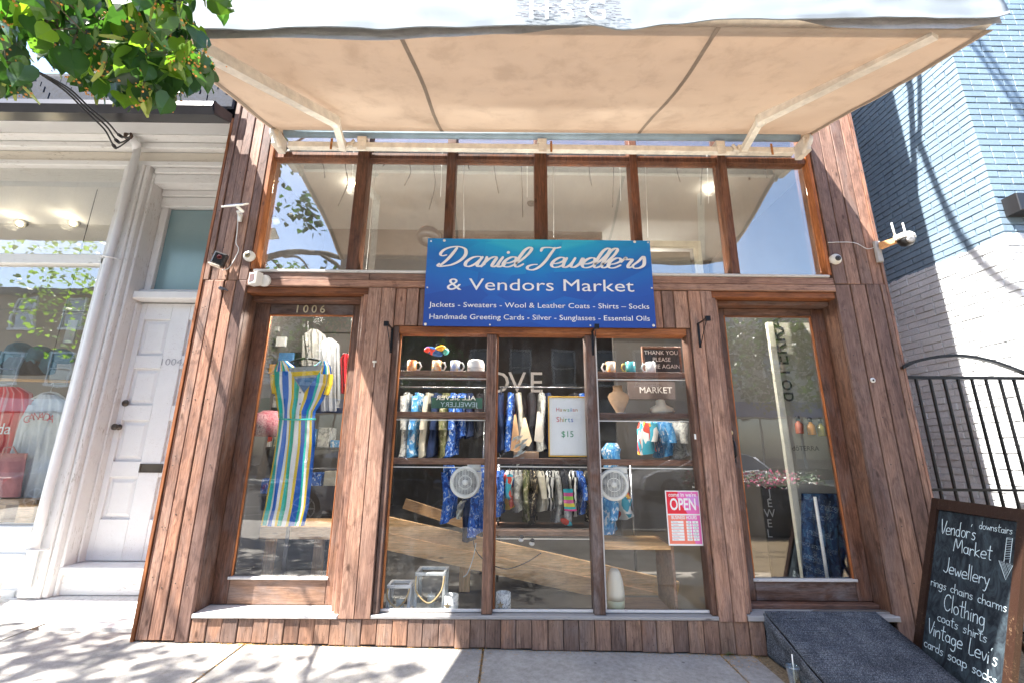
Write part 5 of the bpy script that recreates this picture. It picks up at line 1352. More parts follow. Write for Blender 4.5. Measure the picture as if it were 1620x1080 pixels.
b = B(); b.lathe((x+.01, .27, zb+.0005), (0, 0, 1), [(.055, 0), (.055, .008), (.02, .012)], 20); b.build('stand', MW, t)
x, _ = at(1045, 645, .28); t = thing('necklace_bust', (x, .28, zb), 'low cream necklace bust with wide shoulders on the middle shelf behind the right pane', 'necklace bust')
b = B(); b.add(*bustfn([(0, .085, .05), (.02, .104, .06), (.05, .098, .055), (.072, .055, .045), (.085, .040, .038), (.115, .038, .036), (.125, .03, .03)], x, .26, zb-.01), True); b.build('bust', SKIN2, t)
# thank you board
x, z = at(1047, 570, .33); t = thing('thank_you_board', (x, .33, z), 'small chalkboard reading thank you please come again on the top right shelf', 'chalkboard')
w_, h_ = .155, .105
b = B(); b.box(x-w_, x+w_, .335, .345, z-h_, z+h_); b.build('board', simple('black_slate', (.012, .012, .014), .6), t)
b = B()
for q in ((x-w_-.02, x+w_+.02, z+h_, z+h_+.022), (x-w_-.02, x+w_+.02, z-h_-.02, z-h_), (x-w_-.02, x-w_, z-h_, z+h_), (x+w_, x+w_+.02, z-h_, z+h_)): b.cbox(q[0], q[1], .322, .346, q[2], q[3], .003)
b.build('frame', SHELF, t)
for i, (s_, dx) in enumerate((('THANK YOU', 0), ('PLEASE', .0), ('COME AGAIN', .0))): text_on('lettering', s_, (x+dx, .3335, z+.055-i*.062), (1, 0, 0), (0, 0, 1), .052, LETW, t)
# framed poster
P4 = [at(867, 626, .16), at(928, 626, .16), at(932, 722, .16), at(869, 722, .16)]
x0, x1, z0, z1_ = P4[0][0], P4[1][0], P4[2][1], P4[0][1]
t = thing('price_poster', ((x0+x1)/2, .16, z0), 'white price poster in a thin yellow wooden frame reading Hawaiian Shirts $15', 'poster')
b = B(); b.box(x0+.008, x1-.008, .165, .170, z0+.008, z1_-.008); b.build('sheet', simple('poster_paper', (.80, .82, .83), .4, var=.03), t)
b = B()
for q in ((x0, x1, z1_-.010, z1_), (x0, x1, z0, z0+.010), (x0, x0+.009, z0+.0105, z1_-.0105), (x1-.009, x1, z0+.0105, z1_-.0105)): b.cbox(q[0], q[1], .152, .172, q[2], q[3], .002)
b.build('frame', simple('yellow_frame', (.75, .45, .06), .45), t)
Y = .1635; cx = (x0+x1)/2-.005
cols = [(.60, .08, .08), (.55, .25, .05), (.35, .35, .05), (.05, .35, .15), (.05, .3, .5), (.10, .15, .5)]
cms = [simple('poster_ink', c, .6, var=.02) for c in cols]
for s_, dz, sz in (('Hawaiian', .36, .044), ('Shirts', .275, .058)):
    xx = cx-.0135*len(s_)*(sz/.044)*.85
    for i, ch in enumerate(s_):
        vs, _f = text_geo(ch, sz); wd = max(p[0] for p in vs)-min(p[0] for p in vs)+.006
        text_on('letter', ch, (xx+wd/2, Y, z0+dz), (1, 0, 0), (0, 0, 1), sz, cms[i % 6], t); xx += wd
text_on('lettering', '$15', (cx, Y, z0+.155), (1, 0, 0), (0, 0, 1), .068, simple('green_ink', (.03, .28, .12), .6), t)
# two round fans
def fan(px, py, side, label):
    x, z = at(px, py, .12); t = thing('window_fan', (x, .12, z), label, 'fan', 'round white window fans')
    R_ = .112
    b = B(); b.lathe((x, .165, z), (0, -1, 0), [(R_*.95, 0), (R_*1.06, .012), (R_*1.08, .045), (R_*.98, .055), (R_*.86, .050), (R_*.84, .02)], 36)
    b.build('ring', PLW, t)
    b = B(); b.cbox(x+side*.01, x+side*R_*1.05, .135, .165, z+R_*.75, z+R_*1.22, .006); b.cbox(x+side*R_*.6, x+side*R_*1.10, .137, .166, z-.0*R_, z+R_*.7, .006); b.build('mounting_plate', PLW, t)
    g = B()
    for k in range(-11, 12):
        d = k*R_*.078; h = math.sqrt(max(0, (R_*.86)**2-d*d)); g.tube([(x-h, .112, z+d), (x+h, .112, z+d)], .0023, 5)
    for k in range(-4, 5):
        d = k*R_*.2; h = math.sqrt(max(0, (R_*.86)**2-d*d)); g.tube([(x+d, .1145, z-h), (x+d, .1145, z+h)], .0016, 5)
    for r_ in (.45, .86): g.tube([(x+R_*r_*math.cos(a/24*6.283), .112, z+R_*r_*math.sin(a/24*6.283)) for a in range(24)], .003, 6, True)
    g.build('grille', PLW, t)
    B().lathe((x, .1445, z), (0, -1, 0), [(R_*.835, 0), (R_*.83, .002)], 30).build('recess_shade', PLB, t)  # black disc stands in for the shade inside the fan ring
    b = B(); b.lathe((x, .111, z), (0, -1, 0), [(.022, 0), (.020, .006), (.008, .008)], 18); b.build('hub', PLW, t)
    b = B()
    for k in range(5):
        a0 = k*2*math.pi/5
        b.add([(x+.02*math.cos(a0), .134, z+.02*math.sin(a0)), (x+.09*math.cos(a0-.15), .138, z+.09*math.sin(a0-.15)), (x+.092*math.cos(a0+.6), .122, z+.092*math.sin(a0+.6)), (x+.02*math.cos(a0+.8), .126, z+.02*math.sin(a0+.8))], [(0, 1, 2, 3)])
    b.build('blades', simple('grey_fan_blade', (.20, .20, .20), .5), t)
fan(736, 762, 1, 'round white fan fixed beside the mullion behind the left pane')
fan(971, 766, 1, 'round white fan fixed beside the mullion behind the right pane')
# OPEN sign on the right pane
Ys = .043
c4 = [at(1052, 775, Ys), at(1106, 775, Ys), at(1112, 863, Ys), at(1058, 862, Ys)]
xo, zo = c4[3]; wS = (c4[2][0]-c4[3][0]+c4[1][0]-c4[0][0])/2; hS = c4[0][1]-c4[3][1]
xo = (c4[0][0]+c4[3][0])/2
t = thing('open_sign', (xo+wS/2, Ys, zo), 'red and pink open sign with business hours in the corner of the right pane', 'open sign')
b = B(); b.box(xo, xo+wS, Ys-.001, Ys+.002, zo, zo+hS); b.build('card', MW, t)
def rect(u0, u1, v0, v1, mat, name='printed_field', dy=0., poly=None):
    y = Ys-.0016-dy; b = B(); pts = poly or [(u0, v0), (u1, v0), (u1, v1), (u0, v1)]
    b.add([(xo+wS*u, y, zo+hS*v) for u, v in pts], [tuple(range(len(pts)))]); return b.build(name, mat, t)
SR = simple('sign_red', (.70, .02, .04), .5, var=.03); SP = simple('sign_pink', (.72, .15, .42), .5, var=.03); SO = simple('sign_orange', (.80, .20, .13), .5, var=.03); SV = simple('sign_violet', (.62, .25, .60), .5, var=.03)
rect(.03, .97, .57, .98, SR); rect(.03, .97, .03, .545, SO)
rect(0, 0, 0, 0, SP, dy=.0004, poly=[(.38, .98), (.97, .98), (.97, .57), (.62, .57), (.33, .86)]); rect(0, 0, 0, 0, SV, dy=.0008, poly=[(.60, .86), (.97, .70), (.97, .90), (.70, .93)])
rect(0, 0, 0, 0, SP, dy=.0004, poly=[(.55, .545), (.97, .545), (.97, .03), (.78, .03)])
for i in range(7):
    v = .40-i*.052; rect(.11, .47, v, v+.043, MW, 'hours_field', .0012); rect(.55, .70, v, v+.043, MW, 'hours_field', .0012); rect(.73, .90, v, v+.043, MW, 'hours_field', .0012)
TEALI = simple('teal_ink', (.05, .25, .27), .6)
for i in range(7):
    v = .408-i*.052
    for u_, s_ in ((.625, '10'), (.815, '5:30' if i % 3 else '6')): text_on('hours_figure', s_, (xo+wS*u_, Ys-.0034, zo+hS*v), (1, 0, 0), (0, 0, 1), hS*.046, TEALI, t)
for i, s_ in enumerate(('Monday', 'Tuesday', 'Wednesday', 'Thursday', 'Friday', 'Saturday', 'Sunday')): text_on('weekday', s_, (xo+wS*.14, Ys-.0034, zo+hS*(.41-i*.052)), (1, 0, 0), (0, 0, 1), hS*.036, simple('grey_ink', (.35, .33, .35), .6) if i == 0 else bpy.data.materials['grey_ink'], t, align='LEFT')
text_on('lettering', "come in we're", (xo+wS*.5, Ys-.003, zo+hS*.89), (1, 0, 0), (0, 0, 1), .040, MW, t, width=wS*.82, offset=.0006)
text_on('lettering', 'OPEN', (xo+wS*.5, Ys-.0032, zo+hS*.645), (1, 0, 0), (0, 0, 1), .118, MW, t, width=wS*.76, offset=.0022)
text_on('lettering', 'BUSINESS HOURS', (xo+wS*.5, Ys-.003, zo+hS*.475), (1, 0, 0), (0, 0, 1), .036, MW, t, width=wS*.74, offset=.0008)
# lanterns and candle jars on the sill floor
def lantern(px0, px1, py0, py1, Y, mat, label, rope=True):
    xa, z1 = at(px0, py0, Y); xb, z0 = at(px1, py1, Y); z0 = .18; t = thing('lantern', ((xa+xb)/2, Y, z0), label, 'lantern')
    d = (xb-xa)*.8; f = .022; h = z1-z0
    b = B()
    for X_ in (xa, xb-f):
        for Yy in (Y, Y+d-f): b.cbox(X_, X_+f, Yy, Yy+f, z0+f, z1-f, .002)
    b.cbox(xa, xb, Y, Y+d, z0, z0+f, .003)
    for yy in (Y, Y+d-f): b.cbox(xa, xb, yy, yy+f, z1-f, z1, .003)
    for X_ in (xa, xb-f): b.cbox(X_, X_+f, Y+f, Y+d-f, z1-f, z1, .003)
    b.build('frame', mat, t)
    B().box(xa+f, xb-f, Y+.008, Y+.010, z0+f, z1-f).build('pane', CLEAR, t)
    B().lathe(((xa+xb)/2, Y+d/2, z0+f), (0, 0, 1), [(.03, 0), (.03, h*.3), (.004, h*.31), (.003, h*.36)], 14).build('candle', MW, t)
    if rope:
        m = (xa+xb)/2; B().tube(crom([Vector(q) for q in ((xa+.01, Y-.004, z1-.02), (xa+.02, Y-.02, z0+h*.55), (m, Y-.025, z0+h*.28), (xb-.03, Y-.02, z0+h*.55), (xb-.01, Y-.004, z1-.02))], 5), .006, 8).build('rope_handle', simple('jute_rope', (.50, .36, .18), .9), t)
GALV = simple('whitewashed_metal', (.55, .57, .57), .5, .2, var=.25, scale=25)
lantern(612, 648, 925, 966, .14, WHTC, 'small white lantern with a rope handle, leftmost of the lanterns')
lantern(657, 703, 905, 966, .16, GALV, 'taller pale metal lantern with a rope handle')
def jar(px, py, r_, h_, Y, mat, label, star=True):
    x, z0 = at(px, py, Y); z0 = .177; t = thing('candle_jar', (x, Y, z0), label, 'candle jar')
    b = B(); b.lathe((x, Y, z0), (0, 0, 1), [(r_, 0), (r_*1.03, .01), (r_*1.03, h_), (r_*.95, h_), (r_*.93, .012)], 26); b.build('jar', mat, t)
    if star:
        b = B(); pts = []
        for k in range(10):
            a = math.pi/2+k*math.pi/5; q = .028 if k % 2 == 0 else .012
            pts.append((x-.02+q*math.cos(a), Y-r_*1.04-.002, z0+h_*.5+q*math.sin(a)))
        b.add(pts+[(p[0], p[1]+.006, p[2]) for p in pts], [tuple(range(10))]+[(k, (k+1) % 10, 10+(k+1) % 10, 10+k) for k in range(10)]); b.build('star', simple('bronze_star', (.35, .27, .15), .5, .4) if 'bronze_star' not in bpy.data.materials else bpy.data.materials['bronze_star'], t)
jar(713, 966, .052, .125, .18, patt('white_snowflake_glaze', [(.60, .60, .58), (.75, .75, .73), (.45, .45, .45)], 40), 'white candle jar with a small star beside the taller lantern')
jar(796, 962, .055, .135, .20, patt('silver_mercury_glass', [(.20, .22, .23), (.60, .62, .63), (.35, .37, .38)], 34), 'silver star candle jar behind the middle pane')
# cream diffuser vase
x, _ = at(973, 930, .22); t = thing('diffuser_vase', (x, .22, .178), 'tall cream egg shaped diffuser vase behind the right pane', 'vase')
b = B(); b.lathe((x, .22, .186), (0, 0, 1), [(.050, 0), (.066, .03), (.070, .08)], 28); b.build('base', simple('pale_green_cream', (.62, .62, .38), .35), t)
b = B(); b.lathe((x, .22, .268), (0, 0, 1), [(.071, 0), (.070, .04), (.062, .12), (.046, .18), (.026, .208), (.022, .206)], 28); b.build('cover', simple('cream_ceramic', (.72, .68, .56), .35, var=.04), t)
b = B(); b.lathe((x, .22, .178), (0, 0, 1), [(.046, 0), (.046, .008)], 20); b.build('foot', simple('tan_foot', (.45, .35, .22), .6), t)
# low wooden crate around the vase
xa = at(957, 970, .10)[0]; xb = at(1074, 970, .12)[0]; zt = at(1000, 862, .12)[1]
t = thing('open_crate', ((xa+xb)/2, .3, .178), 'open wooden crate shelf standing behind the right pane around the cream vase', 'crate')
b = B(); b.cbox(xb-.022, xb, .12, .50, .178, zt, .003); b.build('side_board', SHELF, t)
b = B(); b.cbox(xa, xa+.018, .12, .50, .178, zt, .003); b.build('side_board', PINEZ, t)
b = B(); b.cbox(xa+.019, xb-.023, .12, .50, zt-.03, zt, .003); b.build('top_board', PINE, t)
b = B(); b.cbox(xa+.019, xb-.023, .115, .50, .178, .195, .003); b.build('base_board', SHELF, t)
# sloping pine stair guard behind the left and middle panes
t = thing('stair_guard', (.2, .55, .2), 'sloping guard of raw pine boards running down to the right behind the display window', 'guard')
def slope_board(a, b2, Y, w, name='board', th=.038):
    (x0, z0), (x1, z1) = at(*a, Y), at(*b2, Y); d = Vector((x1-x0, 0, z1-z0)).normalized(); n_ = Vector((-d.z, 0, d.x))
    p = [Vector((x0, Y, z0)), Vector((x1, Y, z1))]; v = []
    for yy in (0, th):
        o = Vector((0, yy, 0)); v += [p[0]+o-n_*w, p[1]+o-n_*w, p[1]+o, p[0]+o]
    q = B(); q.add(v, [(0, 1, 2, 3), (7, 6, 5, 4), (0, 4, 5, 1), (1, 5, 6, 2), (2, 6, 7, 3), (3, 7, 4, 0)]); return q.build(name, PINE, t)
slope_board((606, 815), (1075, 920), .62, .135)
slope_board((604, 840), (1075, 945), .615, .135)
slope_board((642, 788), (745, 822), 1.35, .10)
xq, zq = at(736, 880, .67); B().cbox(xq-.045, xq+.045, .66, .70, .176, zq+.05, .004).build('post', PINEZ, t)
xq, zq = at(1005, 945, .9); B().cbox(xq-.05, xq+.05, .67, .71, .176, zq+.0, .004).build('post', PINEZ, t)
tag(B().tube(crom([Vector((*at(a, c, .5),)) for a, c in ((750, 840), (757, 870), (770, 890), (800, 900), (830, 890), (856, 872))] and [Vector((at(a, c, .5)[0], .5, at(a, c, .5)[1])) for a, c in ((748, 842), (752, 868), (770, 888), (800, 899), (830, 890), (856, 874))], 6), .004, 6).build('loose_cable', WIRE), 'loose black cable drooping over the sloping pine boards', 'cable')
tag(B().tube(crom([Vector((at(a, c, .45)[0], .45, at(a, c, .45)[1])) for a, c in ((753, 858), (749, 880), (740, 905), (733, 912))], 6), .004, 6).build('grey_cable', WIREW), 'pale cable hanging beside the left mullion over the pine boards', 'cable')
# rainbow sock on a display foot with a sneaker
x, z = at(899, 792, .55); t = thing('rainbow_sock_display', (x, .55, z-.15), 'rainbow striped sock on a display leg wearing a small patterned sneaker', 'sock')
RB = striped('rainbow_stripe', [(.75, .08, .25), (.05, .50, .50), (.80, .70, .08), (.75, .12, .35), (.35, .65, .08), (.70, .10, .30), (.05, .45, .55)], 'v')
b = B(); pth = [(x+.0, z+.10), (x+.002, z+.05), (x+.004, z+.0), (x+.012, z-.05), (x+.02, z-.075)]
vs = []; uv = []
for j, (a, c) in enumerate(pth):
    for k in range(16): an = k/16*2*math.pi; r_ = (.042, .040, .042, .048, .055)[j]; vs.append((a+r_*math.cos(an), .55+r_*.8*math.sin(an), c)); uv.append((k/16, 1-j/4.01))
b.add(vs, [(j*16+k, j*16+(k+1) % 16, (j+1)*16+(k+1) % 16, (j+1)*16+k) for j in range(4) for k in range(16)], True); b.uv = uv; b.build('sock', RB, t)
b = B(); b.lathe((x-.006, .54, z-.080), (0, 0, -1), [(.030, 0), (.032, .05), (.034, .08)], 14); b.build('ankle', PT['pale grey'], t)
ell(x-.025, z-.165, .055, .026, .52, .03, rot=rad(-25)).build('sneaker', PT['multicoloured'], t)
for i, (px, py) in enumerate(((824, 850), (841, 856))):
    x, z = at(px, py, .60); t = thing('canvas_shoe', (x, .60, z), ('left', 'right')[i]+' of the pair of small white toed shoes on the low shelf', 'shoe', 'pair of white toed shoes')
    ell(x, z-.012, .024, .014, .58, .055).build('toe', MW, t); ell(x+.008, z+.008, .020, .014, .61, .05).build('upper', PT['charcoal'], t)
x, z = at(835, 716, .42); t = thing('kraft_box', (x, .42, z), 'flat kraft paper box with leaves on the shelf left of the price poster', 'box')
b = B(); b.cbox(x-.12, x+.09, .36, .48, ZS['M3'], ZS['M3']+.055, .003); b.build('box', simple('kraft_card', (.45, .30, .19), .8), t)
b = B()
for k in range(14):
    a = random.uniform(-.5, .5); px, pz = x-.11+random.uniform(-.03, .04), ZS['M3']+random.uniform(-.08, .14); L_ = random.uniform(.04, .08)
    b.add([(px, .35, pz), (px+L_*.5+.01, .34, pz+L_*(.4+a)), (px+L_, .345, pz+L_*(.8+a)), (px+L_*.4-.012, .345, pz+L_*(.55+a))], [(0, 1, 2, 3)])
b.build('sprig', simple('silvery_leaf', (.42, .44, .40), .6), t)
for i, (px, py0, py1, nm, Y) in enumerate(((815, 655, 715, 'tan_leather', .8), (830, 660, 705, 'beige_suede', .8), (852, 650, 700, 'grey_suede', .8))):
    x, zt = at(px, py0, Y); zb = at(px, py1, Y)[1]
    t = thing('shoulder_bag', (x, Y, zt), ('tan', 'beige', 'grey')[i]+' pointed bag hanging from the upper rack behind the middle pane', 'bag')
    c_ = simple(nm, [(.42, .24, .12), (.55, .42, .28), (.35, .32, .28)][i], .6); b = B(); w_ = (.055, .07, .05)[i]
    b.add([(x-.01, Y, zt), (x+.01, Y, zt), (x+w_, Y, zb+.05), (x+w_*.6, Y, zb), (x-w_*.8, Y, zb+.02), (x-.01, Y+.05, zt), (x+.01, Y+.05, zt), (x+w_, Y+.05, zb+.05), (x+w_*.6, Y+.05, zb), (x-w_*.8, Y+.05, zb+.02)], [(0, 1, 2, 3, 4), (9, 8, 7, 6, 5)]+[(k, (k+1) % 5, 5+(k+1) % 5, 5+k) for k in range(5)]); b.build('pouch', c_, t)
    b = B(); b.tube([(x-.02, Y, zt), (x, Y, zt+.18), (x+.02, Y, zt)], .004, 6); b.build('strap', WIRE, t)
# inside signs glimpsed through the glass
x, z = at(820, 604, 2.4)
t = thing('wall_letters', (x, 2.4, z), 'large grey capital letters on the wall deep inside behind the middle pane', 'wall sign')
GL = simple('grey_letter_board', (.33, .30, .28), .8)
for px, ch in ((788, 'O'), (818, 'V'), (848, 'E')):
    xx, zz = at(px, 620, 2.4); text_on('letter', ch, (xx, 2.39, zz), (1, 0, 0), (0, 0, 1), .40, GL, t)
x, z = at(1043, 621, .75); t = thing('market_sign', (x, .75, z), 'brown board with pale MARKET lettering behind the necklace busts', 'sign')
b = B(); b.box(x-.30, x+.16, .76, .775, z-.06, z+.12); b.build('board', simple('dark_brown_board', (.035, .022, .018), .8), t); text_on('lettering', 'MARKET', (x-.03, .757, z), (1, 0, 0), (0, 0, 1), .085, GL, t)
x, z = at(735, 632, .5); t = thing('back_to_front_sign', (x, .5, z), 'green and blue hanging sign seen from behind with mirrored SILVER lettering behind the left pane', 'sign')
b = B(); b.box(x-.30, x+.16, .51, .515, z-.075, z+.02); b.build('board', simple('dark_green_board', (.02, .09, .07), .6), t)
text_on('lettering', 'ALL SILVER', (x-.08, .507, z-.0), (-1, 0, 0), (0, 0, 1), .058, LETW, t, width=.36)
text_on('lettering', 'JEWELLERY', (x-.05, .507, z-.062), (-1, 0, 0), (0, 0, 1), .062, simple('pale_blue_print', (.35, .48, .60), .6), t, width=.34)

# ---- left display (door 1006): striped dress, bench and clothes
DR = thing('striped_dress', (at(470, 690, .30)[0], .30, 1.3), 'sleeveless dress with teal, blue, yellow and white stripes hanging in the 1006 window', 'dress')
T_, Bl, Ye, Wh, Gr = (.02, .56, .46), (.02, .15, .62), (.88, .62, .04), (.88, .89, .87), (.03, .45, .28)
seq = [Ye, T_, T_, Wh, Bl, Bl, Wh, Ye, T_, Gr, Wh, Wh, Ye, Bl, Bl, T_, Wh, Ye, Bl]
STR = striped('dress_stripes', [c for c in seq], 'u')
garment([(662, 441, 498), (700, 436, 498), (750, 428, 494), (800, 420, 489), (830, 413, 482)], .30, .05, STR, 'skirt', DR, 3, .011)
garment([(588, 430, 524), (606, 431, 522), (630, 436, 512), (650, 440, 500), (663, 441, 498)], .30, .045, STR, 'bodice', DR, 3, .008)
for xs3 in (((571, 441, 456), (580, 435, 468), (592, 430, 478)), ((571, 507, 517), (580, 494, 523), (592, 484, 525))): garment(list(xs3), .30, .03, STR, 'shoulder', DR, 1, .002)
garment([(592, 427, 436), (606, 428, 437), (622, 431, 437)], .30, .03, YELF := fabric('yellow_sleeve', Ye, .1), 'sleeve', DR, 1, .002)
garment([(592, 519, 527), (606, 517, 526), (624, 512, 520)], .30, .03, YELF, 'sleeve', DR, 1, .002)
x0, z0 = at(455, 662, .24); x1, _ = at(499, 662, .24); x00, _ = at(441, 662, .24)
B().tube([(x00, .245, z0), ((x00+x1)/2, .235, z0-.006), (x1, .245, z0)], .007, 8).build('waist_seam', fabric('teal_seam', T_), DR)
b = B()
for py in (602, 620, 638, 655): x, z = at(474, py, .23); b.lathe((x, .238, z), (0, -1, 0), [(.006, 0), (.004, .003)], 10)
b.build('buttons', PLB, DR)
hanger(*at(486, 566, .33), .42, .33, WIRE, DR, .12)
tag(B().tube([(at(488, 500, .33)[0], .33, 2.46), (at(488, 556, .33)[0], .33, at(488, 556, .33)[1])], .002, 5).build('hanging_line', WIRE), 'thin line holding up the striped dress in the 1006 window', 'line')
t = thing('display_stand', (at(458, 880, .36)[0], .36, .18), 'slim grey metal stand under the striped dress', 'stand')
xq = at(456, 840, .36)[0]; B().box(xq-.014, xq+.014, .35, .36, .18, 1.0).build('pole', simple('grey_stand', (.12, .12, .13), .4, .5), t)
B().lathe((xq, .36, .178), (0, 0, 1), [(.12, 0), (.12, .008), (.02, .015)], 24).build('base', bpy.data.materials['grey_stand'], t)
t = thing('pine_bench', (at(465, 850, .5)[0], .5, .18), 'raw pine bench behind the 1006 window under the dress', 'bench')
xa, za = at(412, 832, .5); xb, zb = at(560, 832, .5); zl = at(412, 850, .5)[1]
B().cbox(xa, xb, .50, .535, zl-.01, za, .003).build('front_board', PINE, t)
B().cbox(xa, xb, .536, .95, za-.02, za, .003).build('top_board', PINE, t)
for px in (424, 502): xq = at(px, 880, .54)[0]; B().cbox(xq-.04, xq+.04, .54, .58, .178, zl-.011, .003).build('leg', PINEZ, t)
B().box(xa+.02, xb, 1.0, 1.02, .178, 1.0).build('dark_backing', DARKIN, t)
# clothes and bits deeper in the left bay
def flat_shirt(px, py0, py1, w, Y, mat, label, name='shirt'):
    x, z = at(px, py0, Y); t = thing(name, (x, Y, z), label, 'shirt')
    garment([(py0, px-w*.2, px+w*.2), (py0+8, px-w*.5, px+w*.5), (py0+30, px-w*.45, px+w*.42), (py1, px-w*.42, px+w*.40)], Y, .04, mat, 'body', t, 3)
    garment([(py0+10, px-w*.55, px-w*.40), (py0+(py1-py0)*.75, px-w*.62, px-w*.46)], Y, .025, mat, 'sleeve', t, 1, .003)
    garment([(py0+10, px+w*.40, px+w*.55), (py0+(py1-py0)*.85, px+w*.42, px+w*.58)], Y, .025, mat, 'sleeve', t, 1, .003)
flat_shirt(497, 522, 625, 34, .8, fabric('ivory_cloth', (.20, .195, .18), .15), 'ivory top hanging behind the striped dress, the left one')
flat_shirt(521, 536, 650, 30, .7, fabric('pale_grey_jersey', (.24, .245, .25), .15), 'pale grey long top hanging behind the striped dress, the right one')
flat_shirt(547, 560, 622, 18, .9, fabric('scarlet_knit', (.55, .02, .03), .2), 'scarlet knit garment at the right edge of the 1006 window')
for i, (px, py, w_, h_, c, lb_) in enumerate(((444, 540, .10, .10, (.60, .62, .60), 'small pale framed picture in the upper left of the 1006 window'), (452, 565, .15, .10, (.05, .16, .34), 'blue box on the shelf below the small pale picture'), (432, 583, .09, .10, (.50, .26, .06), 'amber coloured box at the left side of the 1006 window'), (437, 520, .05, .05, (.3, .3, .28), 'small grey ornament near the top of the 1006 window'))):
    x, z = at(px, py, .9+.02*i); tag(B().cbox(x-w_/2, x+w_/2, .9+.02*i, .93+.02*i, z-h_/2, z+h_/2, .004).build('framed_picture' if i == 0 else ('storage_box' if i < 3 else 'ornament'), simple('box_colour', c, .5)), lb_, 'picture' if i == 0 else 'box')
x, z = at(425, 672, .6); t = thing('red_patterned_bag', (x, .6, z), 'pink and red woven bag at the left side of the 1006 window', 'bag')
b = B(); b.lathe((x, .62, z-.10), (0, 0, 1), [(.10, 0), (.17, .03), (.18, .12), (.14, .19), (.07, .23)], 24); b.build('bag', patt('red_weave', [(.50, .10, .14), (.62, .30, .32), (.30, .05, .08)], 60), t)
t = thing('shelf_unit', (at(440, 640, 1.1)[0], 1.1, .18), 'dark shelving against the wall behind the striped dress', 'shelves')
xa = at(395, 600, 1.1)[0]
for z in (.9, 1.35, 1.75, 2.1): B().cbox(xa-.1, xa+1.35, 1.1, 1.5, z-.012, z+.012, .003).build('shelf', simple('dark_shelf', (.03, .028, .026), .6) if z == .9 else bpy.data.materials['dark_shelf'], t)
for sz_, sn_ in ((.912, 'lowest'), (1.362, 'second'), (1.762, 'third'), (2.112, 'top')):
    x = xa+.02
    for k in range(7):
        w_ = random.uniform(.07, .16); h_ = random.uniform(.07, .24); nm = random.choice(list(PT))
        tag(B().cbox(x, x+w_, 1.12, 1.3, sz_+.0005, sz_+h_, .003).build('folded_cloth', PT[nm]), nm+' folded cloth, '+ORD[k]+' from the left on the '+sn_+' dark shelf behind the dress', 'folded cloth', 'folded cloths on the dark shelving')
        x += w_+random.uniform(.01, .05)

q = B()
def neck(lst, Y): return [(at(a, c, Y)[0], Y, at(a, c, Y)[1]) for a, c in lst]
q.add(neck(((457, 581), (512, 577), (498, 598), (481, 622), (468, 603)), .236), [(0, 1, 2, 3, 4)]); q.build('neck_opening', fabric('pale_lining', (.42, .43, .42), .1), DR)
q = B(); q.add(neck(((460, 588), (507, 585), (503, 592), (463, 595)), .234), [(0, 1, 2, 3)]); q.build('lining_band', bpy.data.materials['yellow_sleeve'], DR)
q = B(); q.add(neck(((466, 598), (500, 596), (481, 620)), .234), [(0, 1, 2)]); q.build('back_panel', fabric('blue_shadow_cloth', (.10, .22, .42), .2), DR)
# ---- right door: banner with oil bottles and lettering, dim room beyond
t = thing('vertical_banner', (at(1265, 640, .5)[0], .5, .9), 'tall pale banner with doTERRA running up it and three small bottles, behind the right door', 'banner')
A_ = Vector((2.02, .42, 0)); B_ = Vector((2.95, 1.9, 0))
xa = at(1219, 500, .55)[0]; xb = at(1285, 500, .55)[0]
BNP = simple('banner_paper', (.36, .34, .28), .55, var=.08, scale=2)
za, zb = .95, 2.56
B().box(xa+.01, xb+.3, .56, .57, za, zb).build('sheet', BNP, t)
B().box(xa-.045, xa+.0095, .54, .58, .2, zb).build('edge_post', simple('pale_post', (.62, .60, .50), .5), t)
INK = simple('dark_brown_ink', (.025, .018, .015), .5)
xq, zq = at(1257, 636, .555); text_on('lettering', 'doTERRA', (xq+.0, .555, zq-.0), (0, 0, 1), (-1, 0, 0), .205, INK, t, align='LEFT')
for px, py, c in ((1262, 672, (.40, .08, .03)), (1281, 674, (.55, .22, .02)), (1297, 676, (.28, .25, .03))):
    x, z = at(px, py, .55); bo = B(); bo.lathe((x, .535, z-.075), (0, 0, 1), [(.030, 0), (.033, .005), (.033, .085), (.014, .105), (.014, .115)], 18); bt_ = bo.build('printed_bottle', simple('bottle_amber', c, .2), t)
    B().lathe((x, .535, z+.041), (0, 0, 1), [(.018, 0), (.017, .035), (.010, .04)], 14).build('bottle_cap', PLB, bt_)
xq, zq = at(1272, 712, .55); text_on('lettering', 'd\u014dTERRA', (xq+.02, .555, zq), (1, 0, 0), (0, 0, 1), .06, INK, t)
t = thing('blackboard_easel', (at(1210, 800, .8)[0], .8, .18), 'narrow black board with white lettering standing inside the right door', 'board')
xa, zt = at(1187, 768, .8); xb, _ = at(1254, 768, .8)
B().box(xa+.1, xb, .8, .82, .18, zt).build('board', simple('matt_black', (.012, .012, .013), .7), t)
for i, ch in enumerate('JEWEL'): x, z = at(1218, 785+16*i, .8); text_on('letter', ch, (x, .797, z), (1, 0, 0), (0, 0, 1), .10, simple('dim_white_letter', (.35, .35, .35), .7) if i == 0 else bpy.data.materials['dim_white_letter'], t)
t = thing('dark_blue_curtain', (at(1300, 850, .5)[0], .5, .18), 'dark blue patterned cloth hanging low at the right side of the right door', 'cloth')
garment([(780, 1268, 1345), (850, 1270, 1345), (925, 1272, 1352)], .5, .03, patt('midnight_blue_print', [(.008, .018, .05), (.015, .04, .11), (.03, .09, .18)], 14), 'cloth', t, 4)
t = thing('metal_tube', (at(1300, 850, .32)[0], .32, .18), 'pale slanting metal tube leaning behind the glass of the right door', 'tube')
p0, p1 = at(1289, 785, .32), at(1312, 912, .32); B().tube([(p0[0], .32, p0[1]), (p1[0]-.03, .30, .18)], .012, 8).build('tube', PLW, t)
